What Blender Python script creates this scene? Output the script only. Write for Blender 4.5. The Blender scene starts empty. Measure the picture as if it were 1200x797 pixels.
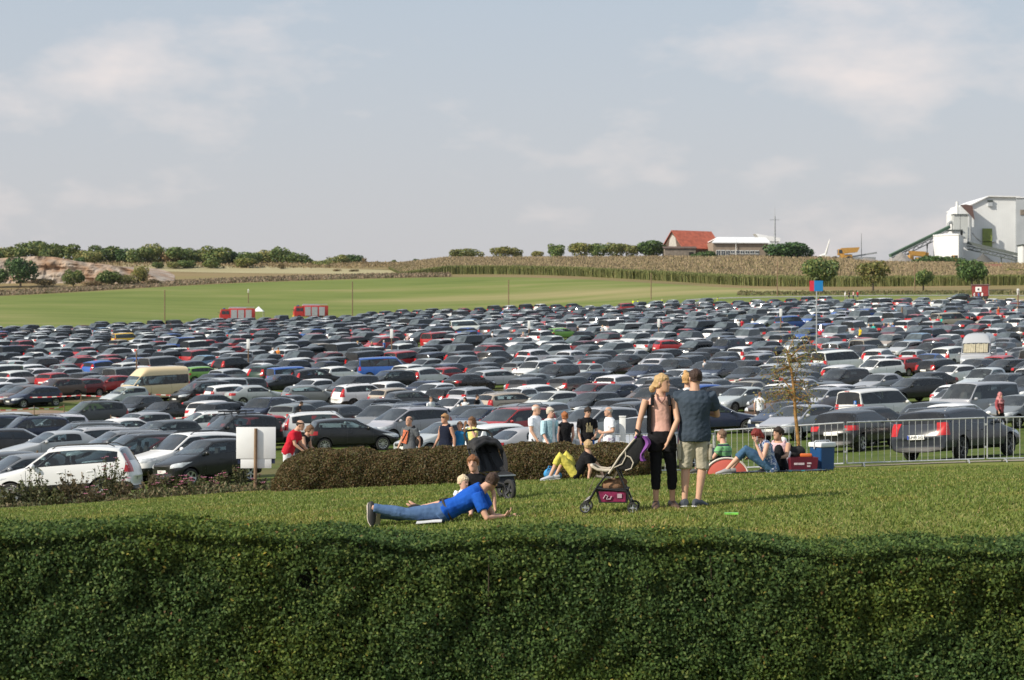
import bpy, bmesh, math, random
import numpy as np
from mathutils import Vector, Matrix, noise as mnoise
from mathutils.bvhtree import BVHTree
from mathutils.kdtree import KDTree
R = math.radians
rnd = random.Random(7)
nr = np.random.default_rng(11)
scene = bpy.context.scene
C = scene.collection
# ------------------------------------------------------------------ camera
FPX, YH = 2400.0, 398.5            # focal length in photo pixels (1200 wide), eye level row
cam_d = bpy.data.cameras.new('camera'); cam = bpy.data.objects.new('camera', cam_d); C.objects.link(cam)
cam.location = (0, 0, 0); cam.rotation_euler = (R(90), 0, 0)
cam_d.sensor_width = 36; cam_d.lens = 72; cam_d.clip_start = 0.5; cam_d.clip_end = 9000
cam_d.dof.use_dof = True; cam_d.dof.focus_distance = 32; cam_d.dof.aperture_fstop = 4.5
scene.camera = cam
# ------------------------------------------------------------------ sky and sun
SUN_EL, SUN_AZ = 34.0, 242.0       # azimuth measured clockwise from +Y (the view direction)
w = bpy.data.worlds.new('World'); scene.world = w; w.use_nodes = True
nt = w.node_tree; nt.nodes.clear()
def wn(t, **k):
    n = nt.nodes.new(t)
    for a, b in k.items(): setattr(n, a, b)
    return n
sky = wn('ShaderNodeTexSky', sky_type='NISHITA', sun_disc=False, sun_elevation=R(SUN_EL), sun_rotation=R(SUN_AZ),
         altitude=200, air_density=1.3, dust_density=4.0, ozone_density=1.5)
sbg = wn('ShaderNodeBackground'); sbg.inputs['Strength'].default_value = 0.075
nt.links.new(sky.outputs[0], sbg.inputs[0])
tc = wn('ShaderNodeTexCoord'); mp = wn('ShaderNodeMapping'); mp.inputs['Scale'].default_value = (1, 1, 2.3)
mp.inputs['Location'].default_value = (1.3, 0.0, 0.4)
nt.links.new(tc.outputs['Generated'], mp.inputs[0])
nz = wn('ShaderNodeTexNoise'); nz.inputs['Scale'].default_value = 8.5; nz.inputs['Detail'].default_value = 8; nz.inputs['Roughness'].default_value = .56
nt.links.new(mp.outputs[0], nz.inputs['Vector'])
cr = wn('ShaderNodeValToRGB'); cr.color_ramp.elements[0].position = .53; cr.color_ramp.elements[1].position = .76
cr.color_ramp.elements[0].color = (0, 0, 0, 1); cr.color_ramp.elements[1].color = (1, 1, 1, 1)
nt.links.new(nz.outputs['Fac'], cr.inputs[0])
hz = wn('ShaderNodeBackground'); hz.inputs[0].default_value = (.585, .61, .66, 1); hz.inputs[1].default_value = 1.0   # thin high haze
mx1 = wn('ShaderNodeMixShader'); mx1.inputs[0].default_value = .72
sep = wn('ShaderNodeSeparateXYZ'); nt.links.new(tc.outputs['Generated'], sep.inputs[0])
hr = wn('ShaderNodeValToRGB'); he = hr.color_ramp.elements; he[0].position = .02; he[0].color = (.66, .645, .665, 1); he[1].position = .20; he[1].color = (.50, .585, .69, 1)
nt.links.new(sep.outputs[2], hr.inputs[0]); nt.links.new(hr.outputs[0], hz.inputs[0])
nt.links.new(sbg.outputs[0], mx1.inputs[1]); nt.links.new(hz.outputs[0], mx1.inputs[2])
cl = wn('ShaderNodeBackground'); cl.inputs[0].default_value = (.90, .78, .72, 1); cl.inputs[1].default_value = 1.0
mul = wn('ShaderNodeMath', operation='MULTIPLY'); mul.inputs[1].default_value = .56
nt.links.new(cr.outputs[0], mul.inputs[0])
mx2 = wn('ShaderNodeMixShader'); nt.links.new(mul.outputs[0], mx2.inputs[0])
nt.links.new(mx1.outputs[0], mx2.inputs[1]); nt.links.new(cl.outputs[0], mx2.inputs[2])
wo = wn('ShaderNodeOutputWorld'); nt.links.new(mx2.outputs[0], wo.inputs[0])
sl = bpy.data.lights.new('sun', 'SUN'); sl.energy = 4.6; sl.angle = R(0.6); sl.color = (1, .91, .77)
sun = bpy.data.objects.new('sun', sl); C.objects.link(sun)
sd = Vector((math.sin(R(SUN_AZ))*math.cos(R(SUN_EL)), math.cos(R(SUN_AZ))*math.cos(R(SUN_EL)), math.sin(R(SUN_EL))))
sun.rotation_euler = sd.to_track_quat('Z', 'Y').to_euler()
vs = scene.view_settings; vs.view_transform = 'Standard'; vs.look = 'None'; vs.exposure = 0.22; vs.gamma = 1; vs.use_curve_mapping = False
scene.render.engine = 'CYCLES'

# ------------------------------------------------------------------ helpers
def tag(o, label=None, cat=None, group=None, kind=None):
    if label: o['label'] = label
    if cat: o['category'] = cat
    if group: o['group'] = group
    if kind: o['kind'] = kind
    return o
def empty(name, loc=(0, 0, 0), rz=0, label=None, cat=None, group=None):
    o = bpy.data.objects.new(name, None); C.objects.link(o)
    o.location = loc; o.rotation_euler = (0, 0, rz); o.empty_display_size = .2
    return tag(o, label, cat, group)
def link(name, me, parent=None, loc=None, color=None):
    o = bpy.data.objects.new(name, me); C.objects.link(o)
    if parent: o.parent = parent
    if loc is not None: o.location = loc
    if color is not None: o.color = (*color[:3], 1)
    return o
def bm_mesh(bm, name, mats, smooth=True, angle=35, recalc=True):
    if recalc: bmesh.ops.recalc_face_normals(bm, faces=bm.faces)
    me = bpy.data.meshes.new(name); bm.to_mesh(me); bm.free()
    for m in (mats if isinstance(mats, (list, tuple)) else [mats]): me.materials.append(m)
    if smooth:
        me.polygons.foreach_set('use_smooth', [True]*len(me.polygons))
        if angle: me.set_sharp_from_angle(angle=R(angle))
    return me
def obj(name, bm, mats, parent=None, smooth=True, angle=35, color=None):
    return link(name, bm_mesh(bm, name, mats, smooth, angle), parent, color=color)
def mtx(loc=(0, 0, 0), rot=(0, 0, 0), sc=(1, 1, 1)):
    from mathutils import Euler
    return Matrix.LocRotScale(Vector(loc), Euler(rot), Vector(sc))
def box(bm, c, s, rot=(0, 0, 0), bev=0, mi=0):
    r = bmesh.ops.create_cube(bm, size=1, matrix=mtx(c, rot, s))
    vs_ = r['verts']; fs = list({f for v in vs_ for f in v.link_faces})
    if bev:
        es = list({e for v in vs_ for e in v.link_edges})
        q = bmesh.ops.bevel(bm, geom=es, offset=bev, segments=2, affect='EDGES', profile=.5)
        fs = list({f for f in q['faces']} | {f for f in fs if f.is_valid})
    for f in fs:
        if f.is_valid: f.material_index = mi
    return fs
def frame_of(t):
    t = t.normalized(); a = Vector((0, 0, 1)) if abs(t.z) < .9 else Vector((1, 0, 0))
    x = a.cross(t).normalized(); return x, t.cross(x)
def loft(bm, rings, mi=0, cap=True, closed=True):
    vr = [[bm.verts.new(p) for p in r] for r in rings]
    n = len(vr[0]); fs = []
    for a, b in zip(vr, vr[1:]):
        for i in range(n if closed else n-1):
            j = (i+1) % n
            try: fs.append(bm.faces.new((a[i], a[j], b[j], b[i])))
            except ValueError: pass
    if cap:
        for r in (vr[0], vr[-1]):
            try: fs.append(bm.faces.new(r))
            except ValueError: pass
    for f in fs: f.material_index = mi
    return fs
def tube(bm, pts, rad, n=8, mi=0, cap=True):
    pts = [Vector(p) for p in pts]
    if not isinstance(rad, (list, tuple)): rad = [rad]*len(pts)
    rings = []; px = None
    for i, p in enumerate(pts):
        t = (pts[min(i+1, len(pts)-1)]-pts[max(i-1, 0)])
        if t.length < 1e-6: t = Vector((0, 0, 1))
        t.normalize()
        if px is None: x, y = frame_of(t)
        else:
            x = (px - t*px.dot(t))
            x = x.normalized() if x.length > 1e-4 else frame_of(t)[0]
            y = t.cross(x)
        px = x
        rings.append([p + x*(math.cos(2*math.pi*k/n)*rad[i]) + y*(math.sin(2*math.pi*k/n)*rad[i]) for k in range(n)])
    return loft(bm, rings, mi, cap)
def bar(bm, a, b, wx, wz, mi=0):
    a, b = Vector(a), Vector(b); t = (b-a).normalized(); x, y = frame_of(t)
    rings = [[p + x*(sx*wx/2) + y*(sy*wz/2) for sx, sy in ((-1, -1), (1, -1), (1, 1), (-1, 1))] for p in (a, b)]
    return loft(bm, rings, mi)
def ellipsoid(bm, c, r, rot=(0, 0, 0), seg=12, rings=8, mi=0):
    q = bmesh.ops.create_uvsphere(bm, u_segments=seg, v_segments=rings, radius=1, matrix=mtx(c, rot, r))
    for v in q['verts']:
        for f in v.link_faces: f.material_index = mi
def lathe(bm, prof, axis='Z', n=24, c=(0, 0, 0), mi=0, cap=False):
    rings = []
    for r, h in prof:
        ring = []
        for k in range(n):
            a = 2*math.pi*k/n; u, v = math.cos(a)*r, math.sin(a)*r
            p = {'Z': (u, v, h), 'Y': (u, h, v), 'X': (h, u, v)}[axis]
            ring.append(Vector(p)+Vector(c))
        rings.append(ring)
    return loft(bm, rings, mi, cap)

# ------------------------------------------------------------------ materials
MATS = {}
def mat(name, col, rough=.6, metal=0, var=.12, vscale=3.0, bump=0, bscale=20, spec=.5, coat=0, trans=0, emit=0):
    if name in MATS: return MATS[name]
    m = bpy.data.materials.new(name); m.use_nodes = True; t = m.node_tree; b = t.nodes['Principled BSDF']
    b.inputs['Roughness'].default_value = rough; b.inputs['Metallic'].default_value = metal
    b.inputs['Specular IOR Level'].default_value = spec; b.inputs['Coat Weight'].default_value = coat
    if coat: b.inputs['Coat Roughness'].default_value = .05
    tcn = t.nodes.new('ShaderNodeTexCoord'); n = t.nodes.new('ShaderNodeTexNoise')
    n.inputs['Scale'].default_value = vscale; n.inputs['Detail'].default_value = 5
    t.links.new(tcn.outputs['Object'], n.inputs['Vector'])
    r = t.nodes.new('ShaderNodeValToRGB'); e = r.color_ramp.elements
    e[0].position = .3; e[1].position = .7
    e[0].color = tuple(max(0, c*(1-var)) for c in col[:3])+(1,); e[1].color = tuple(min(1, c*(1+var)) for c in col[:3])+(1,)
    t.links.new(n.outputs['Fac'], r.inputs[0]); t.links.new(r.outputs[0], b.inputs['Base Color'])
    if bump:
        n2 = t.nodes.new('ShaderNodeTexNoise'); n2.inputs['Scale'].default_value = bscale; n2.inputs['Detail'].default_value = 4
        t.links.new(tcn.outputs['Object'], n2.inputs['Vector'])
        bp = t.nodes.new('ShaderNodeBump'); bp.inputs['Strength'].default_value = bump; bp.inputs['Distance'].default_value = .02
        t.links.new(n2.outputs['Fac'], bp.inputs['Height']); t.links.new(bp.outputs[0], b.inputs['Normal'])
    MATS[name] = m; return m
def objcol_mat(name, inner=None, rough=.6, metal=0, coat=0, spec=.5, attr=None, dust=.0, bump=0, bscale=40):
    """material whose colour is the object's own colour (or a colour attribute), slightly broken by noise"""
    if name in MATS: return MATS[name]
    m = bpy.data.materials.new(name); m.use_nodes = True; t = m.node_tree; b = t.nodes['Principled BSDF']
    b.inputs['Roughness'].default_value = rough; b.inputs['Metallic'].default_value = metal
    b.inputs['Coat Weight'].default_value = coat; b.inputs['Coat Roughness'].default_value = .10; b.inputs['Specular IOR Level'].default_value = spec
    if attr:
        a = t.nodes.new('ShaderNodeAttribute'); a.attribute_name = attr; out = a.outputs['Color']
    else:
        a = t.nodes.new('ShaderNodeObjectInfo'); out = a.outputs['Color']
    tcn = t.nodes.new('ShaderNodeTexCoord'); n = t.nodes.new('ShaderNodeTexNoise'); n.inputs['Scale'].default_value = 2.5; n.inputs['Detail'].default_value = 6
    t.links.new(tcn.outputs['Object'], n.inputs['Vector'])
    mr = t.nodes.new('ShaderNodeMapRange'); mr.inputs[1].default_value = .3; mr.inputs[2].default_value = .75; mr.inputs[3].default_value = 0; mr.inputs[4].default_value = dust
    t.links.new(n.outputs['Fac'], mr.inputs[0])
    mx = t.nodes.new('ShaderNodeMix'); mx.data_type = 'RGBA'; t.links.new(mr.outputs[0], mx.inputs[0]); t.links.new(out, mx.inputs[6])
    mx.inputs[7].default_value = (.34, .31, .27, 1)
    src = mx.outputs[2]
    if inner:      # inside face of the sheet: lining
        g = t.nodes.new('ShaderNodeNewGeometry'); m3 = t.nodes.new('ShaderNodeMix'); m3.data_type = 'RGBA'; t.links.new(g.outputs['Backfacing'], m3.inputs[0]); t.links.new(src, m3.inputs[6]); m3.inputs[7].default_value = (*inner, 1); src = m3.outputs[2]
    t.links.new(src, b.inputs['Base Color'])
    if bump:
        n2 = t.nodes.new('ShaderNodeTexNoise'); n2.inputs['Scale'].default_value = bscale
        t.links.new(tcn.outputs['Object'], n2.inputs['Vector'])
        bp = t.nodes.new('ShaderNodeBump'); bp.inputs['Strength'].default_value = bump; bp.inputs['Distance'].default_value = .015
        t.links.new(n2.outputs['Fac'], bp.inputs['Height']); t.links.new(bp.outputs[0], b.inputs['Normal'])
    MATS[name] = m; return m
def leaf_mat(name, rough=.55, transl=.3, spec=.3):
    if name in MATS: return MATS[name]
    m = bpy.data.materials.new(name); m.use_nodes = True; t = m.node_tree; b = t.nodes['Principled BSDF']
    b.inputs['Roughness'].default_value = rough; b.inputs['Specular IOR Level'].default_value = spec
    a = t.nodes.new('ShaderNodeAttribute'); a.attribute_name = 'tint'
    oi = t.nodes.new('ShaderNodeObjectInfo')
    mx = t.nodes.new('ShaderNodeMix'); mx.data_type = 'RGBA'; mx.blend_type = 'MULTIPLY'; mx.inputs[0].default_value = 1
    t.links.new(a.outputs['Color'], mx.inputs[6]); t.links.new(oi.outputs['Color'], mx.inputs[7])
    t.links.new(mx.outputs[2], b.inputs['Base Color'])
    tr = t.nodes.new('ShaderNodeBsdfTranslucent'); t.links.new(mx.outputs[2], tr.inputs[0])
    ms = t.nodes.new('ShaderNodeMixShader'); ms.inputs[0].default_value = transl
    t.links.new(b.outputs[0], ms.inputs[1]); t.links.new(tr.outputs[0], ms.inputs[2])
    t.links.new(ms.outputs[0], t.nodes['Material Output'].inputs[0])
    MATS[name] = m; return m

def poly_mesh(name, V, F, mat_=None, tint=None, smooth=False):
    """V (n,3), F (m,k) all faces with k corners; tint (m,3) per face"""
    me = bpy.data.meshes.new(name); V = np.asarray(V, np.float32); F = np.asarray(F, np.int32); k = F.shape[1]
    me.vertices.add(len(V)); me.vertices.foreach_set('co', V.ravel())
    me.loops.add(F.size); me.loops.foreach_set('vertex_index', F.ravel())
    me.polygons.add(len(F)); me.polygons.foreach_set('loop_start', np.arange(0, F.size, k, dtype=np.int32))
    try: me.polygons.foreach_set('loop_total', np.full(len(F), k, np.int32))
    except Exception: pass
    me.update(calc_edges=True)
    if tint is not None:
        at = me.attributes.new('tint', 'FLOAT_COLOR', 'FACE')
        col = np.ones((len(F), 4), np.float32); col[:, :3] = tint; at.data.foreach_set('color', col.ravel())
    if mat_: me.materials.append(mat_)
    if smooth: me.polygons.foreach_set('use_smooth', [True]*len(F))
    return me
def unit(a): return a/np.maximum(np.linalg.norm(a, axis=1, keepdims=True), 1e-9)
def leaves(name, P, N, size, aspect, material, palette, spread=.8, curl=.15, weights=None, up=0.0):
    """rhombic leaves at P facing roughly N"""
    n = len(P); N = unit(N + nr.normal(0, spread, (n, 3))); a = nr.normal(0, 1, (n, 3)); a[:, 2] += up
    T = unit(a - N*(a*N).sum(1, keepdims=True)); B = np.cross(N, T)
    s = np.asarray(size).reshape(-1, 1)*np.ones((n, 1)); h = s*aspect
    base = P - T*s*.5; tip = P + T*s*.5 - N*s*curl; l = P + B*h*.5; r = P - B*h*.5
    V = np.stack([base, l, tip, r], 1).reshape(-1, 3); F = np.arange(4*n).reshape(n, 4)
    pal = np.asarray(palette, float); idx = nr.choice(len(pal), n, p=weights)
    t = pal[idx]*nr.uniform(.72, 1.28, (n, 1))
    return poly_mesh(name, V, F, material, t)
# ------------------------------------------------------------------ terrain
UC = np.array([-.36, -.25, -.125, 0, .125, .25, .36])
def row(d, *z):
    d = np.full(7, float(d)) if np.isscalar(d) else np.array(d, float)
    z = np.array(z[0] if isinstance(z[0], (list, tuple)) else [z[0]]*7, float); return d, z
EDGE_D = np.array([380, 385, 440, 460, 420, 365, 350.])
EDGE_Y = np.array([393, 390, 378, 365, 356, 358, 360.])
FT_D = np.array([510, 520, 560, 560, 490, 440, 425.])
FT_Y = np.array([352, 347, 331, 325, 339, 342, 344.])
CR_D = np.array([680.]*7); CR_Y = np.array([304, 304, 307, 309, 309, 314, 316.])
rows_ = [row(-60, -1.6), row(4, -1.7), row(14.0, [-2.62]*7), row(17, [-2.78, -2.78, -2.76, -2.74, -2.72, -2.7, -2.7]),
 row(26, [-2.82, -2.78, -2.6, -2.38, -2.18, -2.05, -2.0]), row(41, [-3.6, -3.45, -3.12, -2.87, -2.68, -2.6, -2.56]),
 row(51, [-4.3, -4.2, -3.78, -3.5, -3.25, -3.04, -3.0]), row(60, [-4.9, -4.85, -4.45, -4.1, -3.75, -3.35, -3.3]),
 row(75, [-5.2, -5.1, -4.85, -4.5, -4.1, -3.7, -3.6]), row(95, [-5.4, -5.35, -5.0, -4.75, -4.3, -3.9, -3.8]),
 row(125, [-5.3, -5.3, -4.95, -4.5, -4.0, -3.4, -3.2]), row(160, [-4.5, -4.5, -4.1, -3.6, -3.1, -2.4, -2.2]),
 row(250, [-1.9, -1.9, -1.0, 0.1, .9, 1.9, 2.1]),
 (EDGE_D, (YH-EDGE_Y)*EDGE_D/FPX), (FT_D, (YH-FT_Y)*FT_D/FPX), (CR_D, (YH-CR_Y)*CR_D/FPX),
 row(900, 25.5), row(4000, 12.0)]
RD = np.stack([r[0] for r in rows_]); RZ = np.stack([r[1] for r in rows_])
def colint(A, u):            # A (rows,7) -> (rows,n), smooth in u
    u = np.clip(u, UC[0], UC[-1]); i = np.clip(np.searchsorted(UC, u)-1, 0, 5)
    t = (u-UC[i])/(UC[i+1]-UC[i]); i0 = np.maximum(i-1, 0); i3 = np.minimum(i+2, 6)
    p0, p1, p2, p3 = A[:, i0], A[:, i], A[:, i+1], A[:, i3]
    m1 = (p2-p0)*.5; m2 = (p3-p1)*.5; t2, t3 = t*t, t*t*t
    return (2*t3-3*t2+1)*p1 + (t3-2*t2+t)*m1 + (3*t2-2*t3)*p2 + (t3-t2)*m2
def uof(X, Y): return np.clip(X/np.maximum(Y, 6), UC[0], UC[-1])
def GV(X, Y):
    X = np.atleast_1d(np.asarray(X, float)); Y = np.atleast_1d(np.asarray(Y, float))
    u = uof(X, Y); D = colint(RD, u); Z = colint(RZ, u); nR, n = D.shape
    k = np.clip((D <= Y[None]).sum(0)-1, 0, nR-2); a = np.arange(n)
    sl_ = np.diff(Z, axis=0)/np.diff(D, axis=0)
    M = np.empty_like(Z); M[0] = sl_[0]; M[-1] = sl_[-1]
    s1, s2 = sl_[:-1], sl_[1:]
    M[1:-1] = np.where(s1*s2 > 0, 2*s1*s2/np.where(np.abs(s1+s2) < 1e-9, 1, s1+s2), 0)
    h = D[k+1, a]-D[k, a]; t = np.clip((Y-D[k, a])/h, 0, 1); t2, t3 = t*t, t**3
    return (2*t3-3*t2+1)*Z[k, a] + (t3-2*t2+t)*h*M[k, a] + (3*t2-2*t3)*Z[k+1, a] + (t3-t2)*h*M[k+1, a]
def G(x, y): return float(GV(x, y)[0])
def at(px, d, dz=0):         # a point on the ground seen in column px at distance d
    x = (px-600)/FPX*d; return Vector((x, d, G(x, d)+dz))
DS = np.concatenate([np.linspace(18, 130, 1121), np.linspace(130.2, 760, 3150)])
def ground_px(px, py, H=0, lo=18, hi=760):   # distance at which a height H above ground shows at row py
    ds = DS[(DS >= lo) & (DS <= hi)]; xs = (px-600)/FPX*ds
    yy = YH - FPX*(GV(xs, ds)+H)/ds
    s = np.sign(yy-py); i = np.nonzero(s[1:] != s[:-1])[0]
    return float(ds[i[0]]) if len(i) else float(ds[np.argmin(np.abs(yy-py))])
def bound(knots_px, knots_d):
    return lambda u: np.interp(np.asarray(u)*FPX+600, knots_px, knots_d)
lawn_edge = bound([-300, 0, 290, 345, 760, 850, 1200, 1500], [50.5, 50.5, 49.5, 45, 45, 51.5, 51.5, 51.5])
lot_edge = lambda u: colint(EDGE_D[None], np.asarray(u, float))[0]
field_top = lambda u: colint(FT_D[None], np.asarray(u, float))[0]
const = lambda v: (lambda u: np.full(np.shape(u), float(v)))

def nt_mat(name):
    m = bpy.data.materials.new(name); m.use_nodes = True; t = m.node_tree
    def N(ty, **k):
        n = t.nodes.new(ty)
        for a, b in k.items(): setattr(n, a, b)
        return n
    return m, t, N, t.nodes['Principled BSDF']
def ground_mat(name, cols, scale, stretch=(1, 1, 1), rot=0, patch=None, patch_scale=.08, bump=.4, bscale=30, fine=None):
    """noise ramp over world position; patch = (colour, low, high) large soft patches"""
    m, t, N, b = nt_mat(name); b.inputs['Roughness'].default_value = .95; b.inputs['Specular IOR Level'].default_value = .1
    g = N('ShaderNodeNewGeometry'); mp = N('ShaderNodeMapping'); mp.inputs['Scale'].default_value = stretch; mp.inputs['Rotation'].default_value = (0, 0, rot)
    t.links.new(g.outputs['Position'], mp.inputs[0])
    n = N('ShaderNodeTexNoise'); n.inputs['Scale'].default_value = scale; n.inputs['Detail'].default_value = 8; n.inputs['Roughness'].default_value = .62
    t.links.new(mp.outputs[0], n.inputs['Vector'])
    r = N('ShaderNodeValToRGB'); e = r.color_ramp.elements
    for i, c in enumerate(cols):
        p = .32 + .36*i/(len(cols)-1)
        el = e[0] if i == 0 else (e[1] if i == 1 else e.new(p))
        el.position = p; el.color = (*c, 1)
    t.links.new(n.outputs['Fac'], r.inputs[0]); out = r.outputs[0]
    if patch:
        n2 = N('ShaderNodeTexNoise'); n2.inputs['Scale'].default_value = patch_scale; n2.inputs['Detail'].default_value = 5
        t.links.new(mp.outputs[0], n2.inputs['Vector'])
        mr = N('ShaderNodeMapRange'); mr.inputs[1].default_value = patch[1]; mr.inputs[2].default_value = patch[2]
        t.links.new(n2.outputs['Fac'], mr.inputs[0])
        mx = N('ShaderNodeMix', data_type='RGBA'); t.links.new(mr.outputs[0], mx.inputs[0]); t.links.new(out, mx.inputs[6]); mx.inputs[7].default_value = (*patch[0], 1); out = mx.outputs[2]
    t.links.new(out, b.inputs['Base Color'])
    if bump:
        n3 = N('ShaderNodeTexNoise'); n3.inputs['Scale'].default_value = bscale; n3.inputs['Detail'].default_value = 5
        t.links.new(g.outputs['Position'], n3.inputs['Vector'])
        bp = N('ShaderNodeBump'); bp.inputs['Strength'].default_value = bump; bp.inputs['Distance'].default_value = .05
        t.links.new(n3.outputs['Fac'], bp.inputs['Height']); t.links.new(bp.outputs[0], b.inputs['Normal'])
    return m
US = np.linspace(-.5, .5, 121)
def strip(name, f0, f1, nrow, material, lift=0, us=US, skip_first=False):
    d0, d1 = f0(us), f1(us)
    T = np.linspace(0, 1, nrow)
    Dm = d0[None]*(1-T[:, None]) + d1[None]*T[:, None]; X = us[None]*np.maximum(Dm, 30 if name == 'path' else 0)
    X = us[None]*Dm
    Z = GV(X.ravel(), Dm.ravel())+lift
    V = np.stack([X.ravel(), Dm.ravel(), Z], 1); nu = len(us)
    i, j = np.meshgrid(np.arange(nrow-1), np.arange(nu-1), indexing='ij'); a = (i*nu+j).ravel()
    F = np.stack([a, a+1, a+nu+1, a+nu], 1)
    o = link(name, poly_mesh(name, V, F, material, smooth=True)); o['kind'] = 'structure'; return o
soil = ground_mat('soil', [(.085, .058, .038), (.13, .09, .06), (.17, .125, .085)], 2.0, bscale=12)
lawn_m = ground_mat('lawn', [(.11, .14, .025), (.165, .19, .042), (.23, .22, .07)], 1.7, patch=((.19, .165, .07), .50, .82), patch_scale=.28, bump=.6, bscale=25)
lot_m = ground_mat('car_park_grass', [(.055, .085, .018), (.085, .12, .025), (.12, .13, .04)], .6, patch=((.17, .125, .08), .52, .66), patch_scale=.05)
field_m = ground_mat('green_field', [(.115, .155, .038), (.155, .19, .052), (.225, .22, .085)], .09, stretch=(.22, 1, 1), rot=R(-8), patch=((.33, .275, .14), .52, .72), patch_scale=.030, bump=.3, bscale=3)
hill_m = ground_mat('hill_grass', [(.20, .145, .075), (.25, .19, .10), (.20, .175, .07)], .08, stretch=(.25, 1, 1), patch=((.12, .12, .045), .52, .7), patch_scale=.03, bump=.5, bscale=2)
# patch of plain ground round the viewpoint
bm = bmesh.new()
xs = np.linspace(-14, 14, 29); ys = np.linspace(-14, 15.8, 31)
vv = [[bm.verts.new((x, y, G(x, y))) for x in xs] for y in ys]
for i in range(30):
    for j in range(28): bm.faces.new((vv[i][j], vv[i][j+1], vv[i+1][j+1], vv[i+1][j]))
obj('soil', bm, soil)['kind'] = 'structure'
strip('lawn', const(15.8), lawn_edge, 60, lawn_m)
strip('car_park_ground', lawn_edge, lot_edge, 160, lot_m)
strip('green_field', lot_edge, field_top, 30, field_m)
strip('hill', field_top, const(690), 40, hill_m)
strip('land', const(690), const(2500), 30, hill_m, us=np.linspace(-.8, .8, 61))
hm = bpy.data.materials.new('haze'); hm.use_nodes = True; hm.node_tree.nodes.clear(); hv = hm.node_tree.nodes.new('ShaderNodeVolumePrincipled'); hv.inputs['Color'].default_value = (.82, .87, .95, 1); hv.inputs['Density'].default_value = .00003; hv.inputs['Anisotropy'].default_value = .2
ho = hm.node_tree.nodes.new('ShaderNodeOutputMaterial'); hm.node_tree.links.new(hv.outputs[0], ho.inputs['Volume'])
bm = bmesh.new(); bmesh.ops.create_cube(bm, size=1, matrix=mtx((0, 1225, 37), (0, 0, 0), (4400, 2650, 90))); tag(obj('haze', bm, hm, smooth=False), 'thin pale haze over the fields', 'haze', kind='stuff')
# dirt lane across the car park's grass aisle, gravel path behind the lawn, farm track on the right
US2 = np.linspace(-.5, .5, 161)
strip('lane', bound([-400, 60, 75, 1600], [139, 139, 138.2, 138.2]), bound([-400, 60, 110, 1600], [144, 144, 138.25, 138.25]), 3,
      ground_mat('dirt', [(.20, .145, .10), (.25, .185, .13), (.29, .22, .16)], .8), lift=.01, us=np.linspace(-.5, -.2, 40))
strip('path', bound([-400, 290, 345, 760, 850, 1600], [53.4, 52.4, 45.6, 45.6, 52.2, 52.2]), bound([-400, 290, 345, 760, 850, 1600], [56.0, 55, 51.5, 51.5, 53.8, 53.8]), 5, ground_mat('gravel', [(.22, .19, .15), (.30, .265, .21), (.36, .32, .26)], 3.0), lift=.012, us=US2)
strip('track', bound([700, 840, 1000, 1200, 1400], [442, 436, 405, 392, 380]), bound([700, 840, 1000, 1200, 1400], [443, 438, 411, 400, 388]), 3,
      ground_mat('track_dirt', [(.33, .26, .18), (.38, .30, .21), (.42, .34, .25)], .4), lift=.03, us=np.linspace(.09, .5, 60))
strip('road', bound([700, 830, 1000, 1200, 1400], [462, 458, 442, 415, 400]), bound([700, 830, 1000, 1200, 1400], [463.5, 461, 446, 418, 403]), 3,
      mat('asphalt_pale', (.27, .26, .25), .9, vscale=.2), lift=.03, us=np.linspace(.085, .5, 60))
strip('stubble_strip', bound([0, 180, 330, 470, 520], [604, 600, 592, 585, 584]), bound([0, 180, 330, 470, 520], [632, 628, 620, 600, 586]), 5,
      ground_mat('stubble', [(.30, .265, .15), (.36, .32, .19), (.33, .30, .17)], .1, stretch=(.2, 1, 1)), lift=.05, us=np.linspace(-.19, -.035, 40))
# ------------------------------------------------------------------ hillside: quarry, trees, corn, buildings
leafm = leaf_mat('foliage', transl=.22)
bark = mat('bark', (.09, .07, .05), .9, var=.35, vscale=8, bump=.5)
def crown(name, r, n, size, pal, lumps=9, shape=(1, 1, .9), seed=0):
    """leaf clumps spread through several overlapping lobes; returns a mesh, base of crown at z=0"""
    rs = np.random.default_rng(seed+100); P, N = [], []
    cs = [(np.zeros(3), .62)]
    for i in range(lumps):
        a = rs.uniform(0, 6.28); e = rs.uniform(-.35, 1.0); q = rs.uniform(.40, .66)
        cs.append((np.array([math.cos(a)*q*math.cos(e), math.sin(a)*q*math.cos(e), math.sin(e)*q]), rs.uniform(.28, .46)))
    wts = np.array([c[1]**2 for c in cs]); wts /= wts.sum()
    k = rs.choice(len(cs), n, p=wts)
    d = unit(rs.normal(0, 1, (n, 3))); rad = rs.uniform(.55, 1.05, (n, 1))**.6
    C_ = np.array([cs[i][0] for i in k]); Rr = np.array([cs[i][1] for i in k]).reshape(-1, 1)
    P = (C_+d*Rr*rad)*r*np.array(shape); P[:, 2] += r*shape[2]*.85
    P = P[P[:, 2] > .02*r]; N = d[:len(P)]
    return leaves(name, P, N, size*rs.uniform(.6, 1.3, len(P)), .7, leafm, pal, spread=.6)
PG = [(0.096, 0.144, 0.045), (0.131, 0.182, 0.051), (0.174, 0.22, 0.064), (0.07, 0.115, 0.04), (0.227, 0.239, 0.079)]
PO = [(0.179, 0.203, 0.059), (0.244, 0.245, 0.081), (0.138, 0.169, 0.052), (0.292, 0.254, 0.089)]
PD = [(0.059, 0.113, 0.035), (0.083, 0.151, 0.045), (0.047, 0.091, 0.032), (0.117, 0.189, 0.056)]
PR = [(0.203, 0.14, 0.078), (0.25, 0.187, 0.094), (0.156, 0.133, 0.062)]
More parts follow.
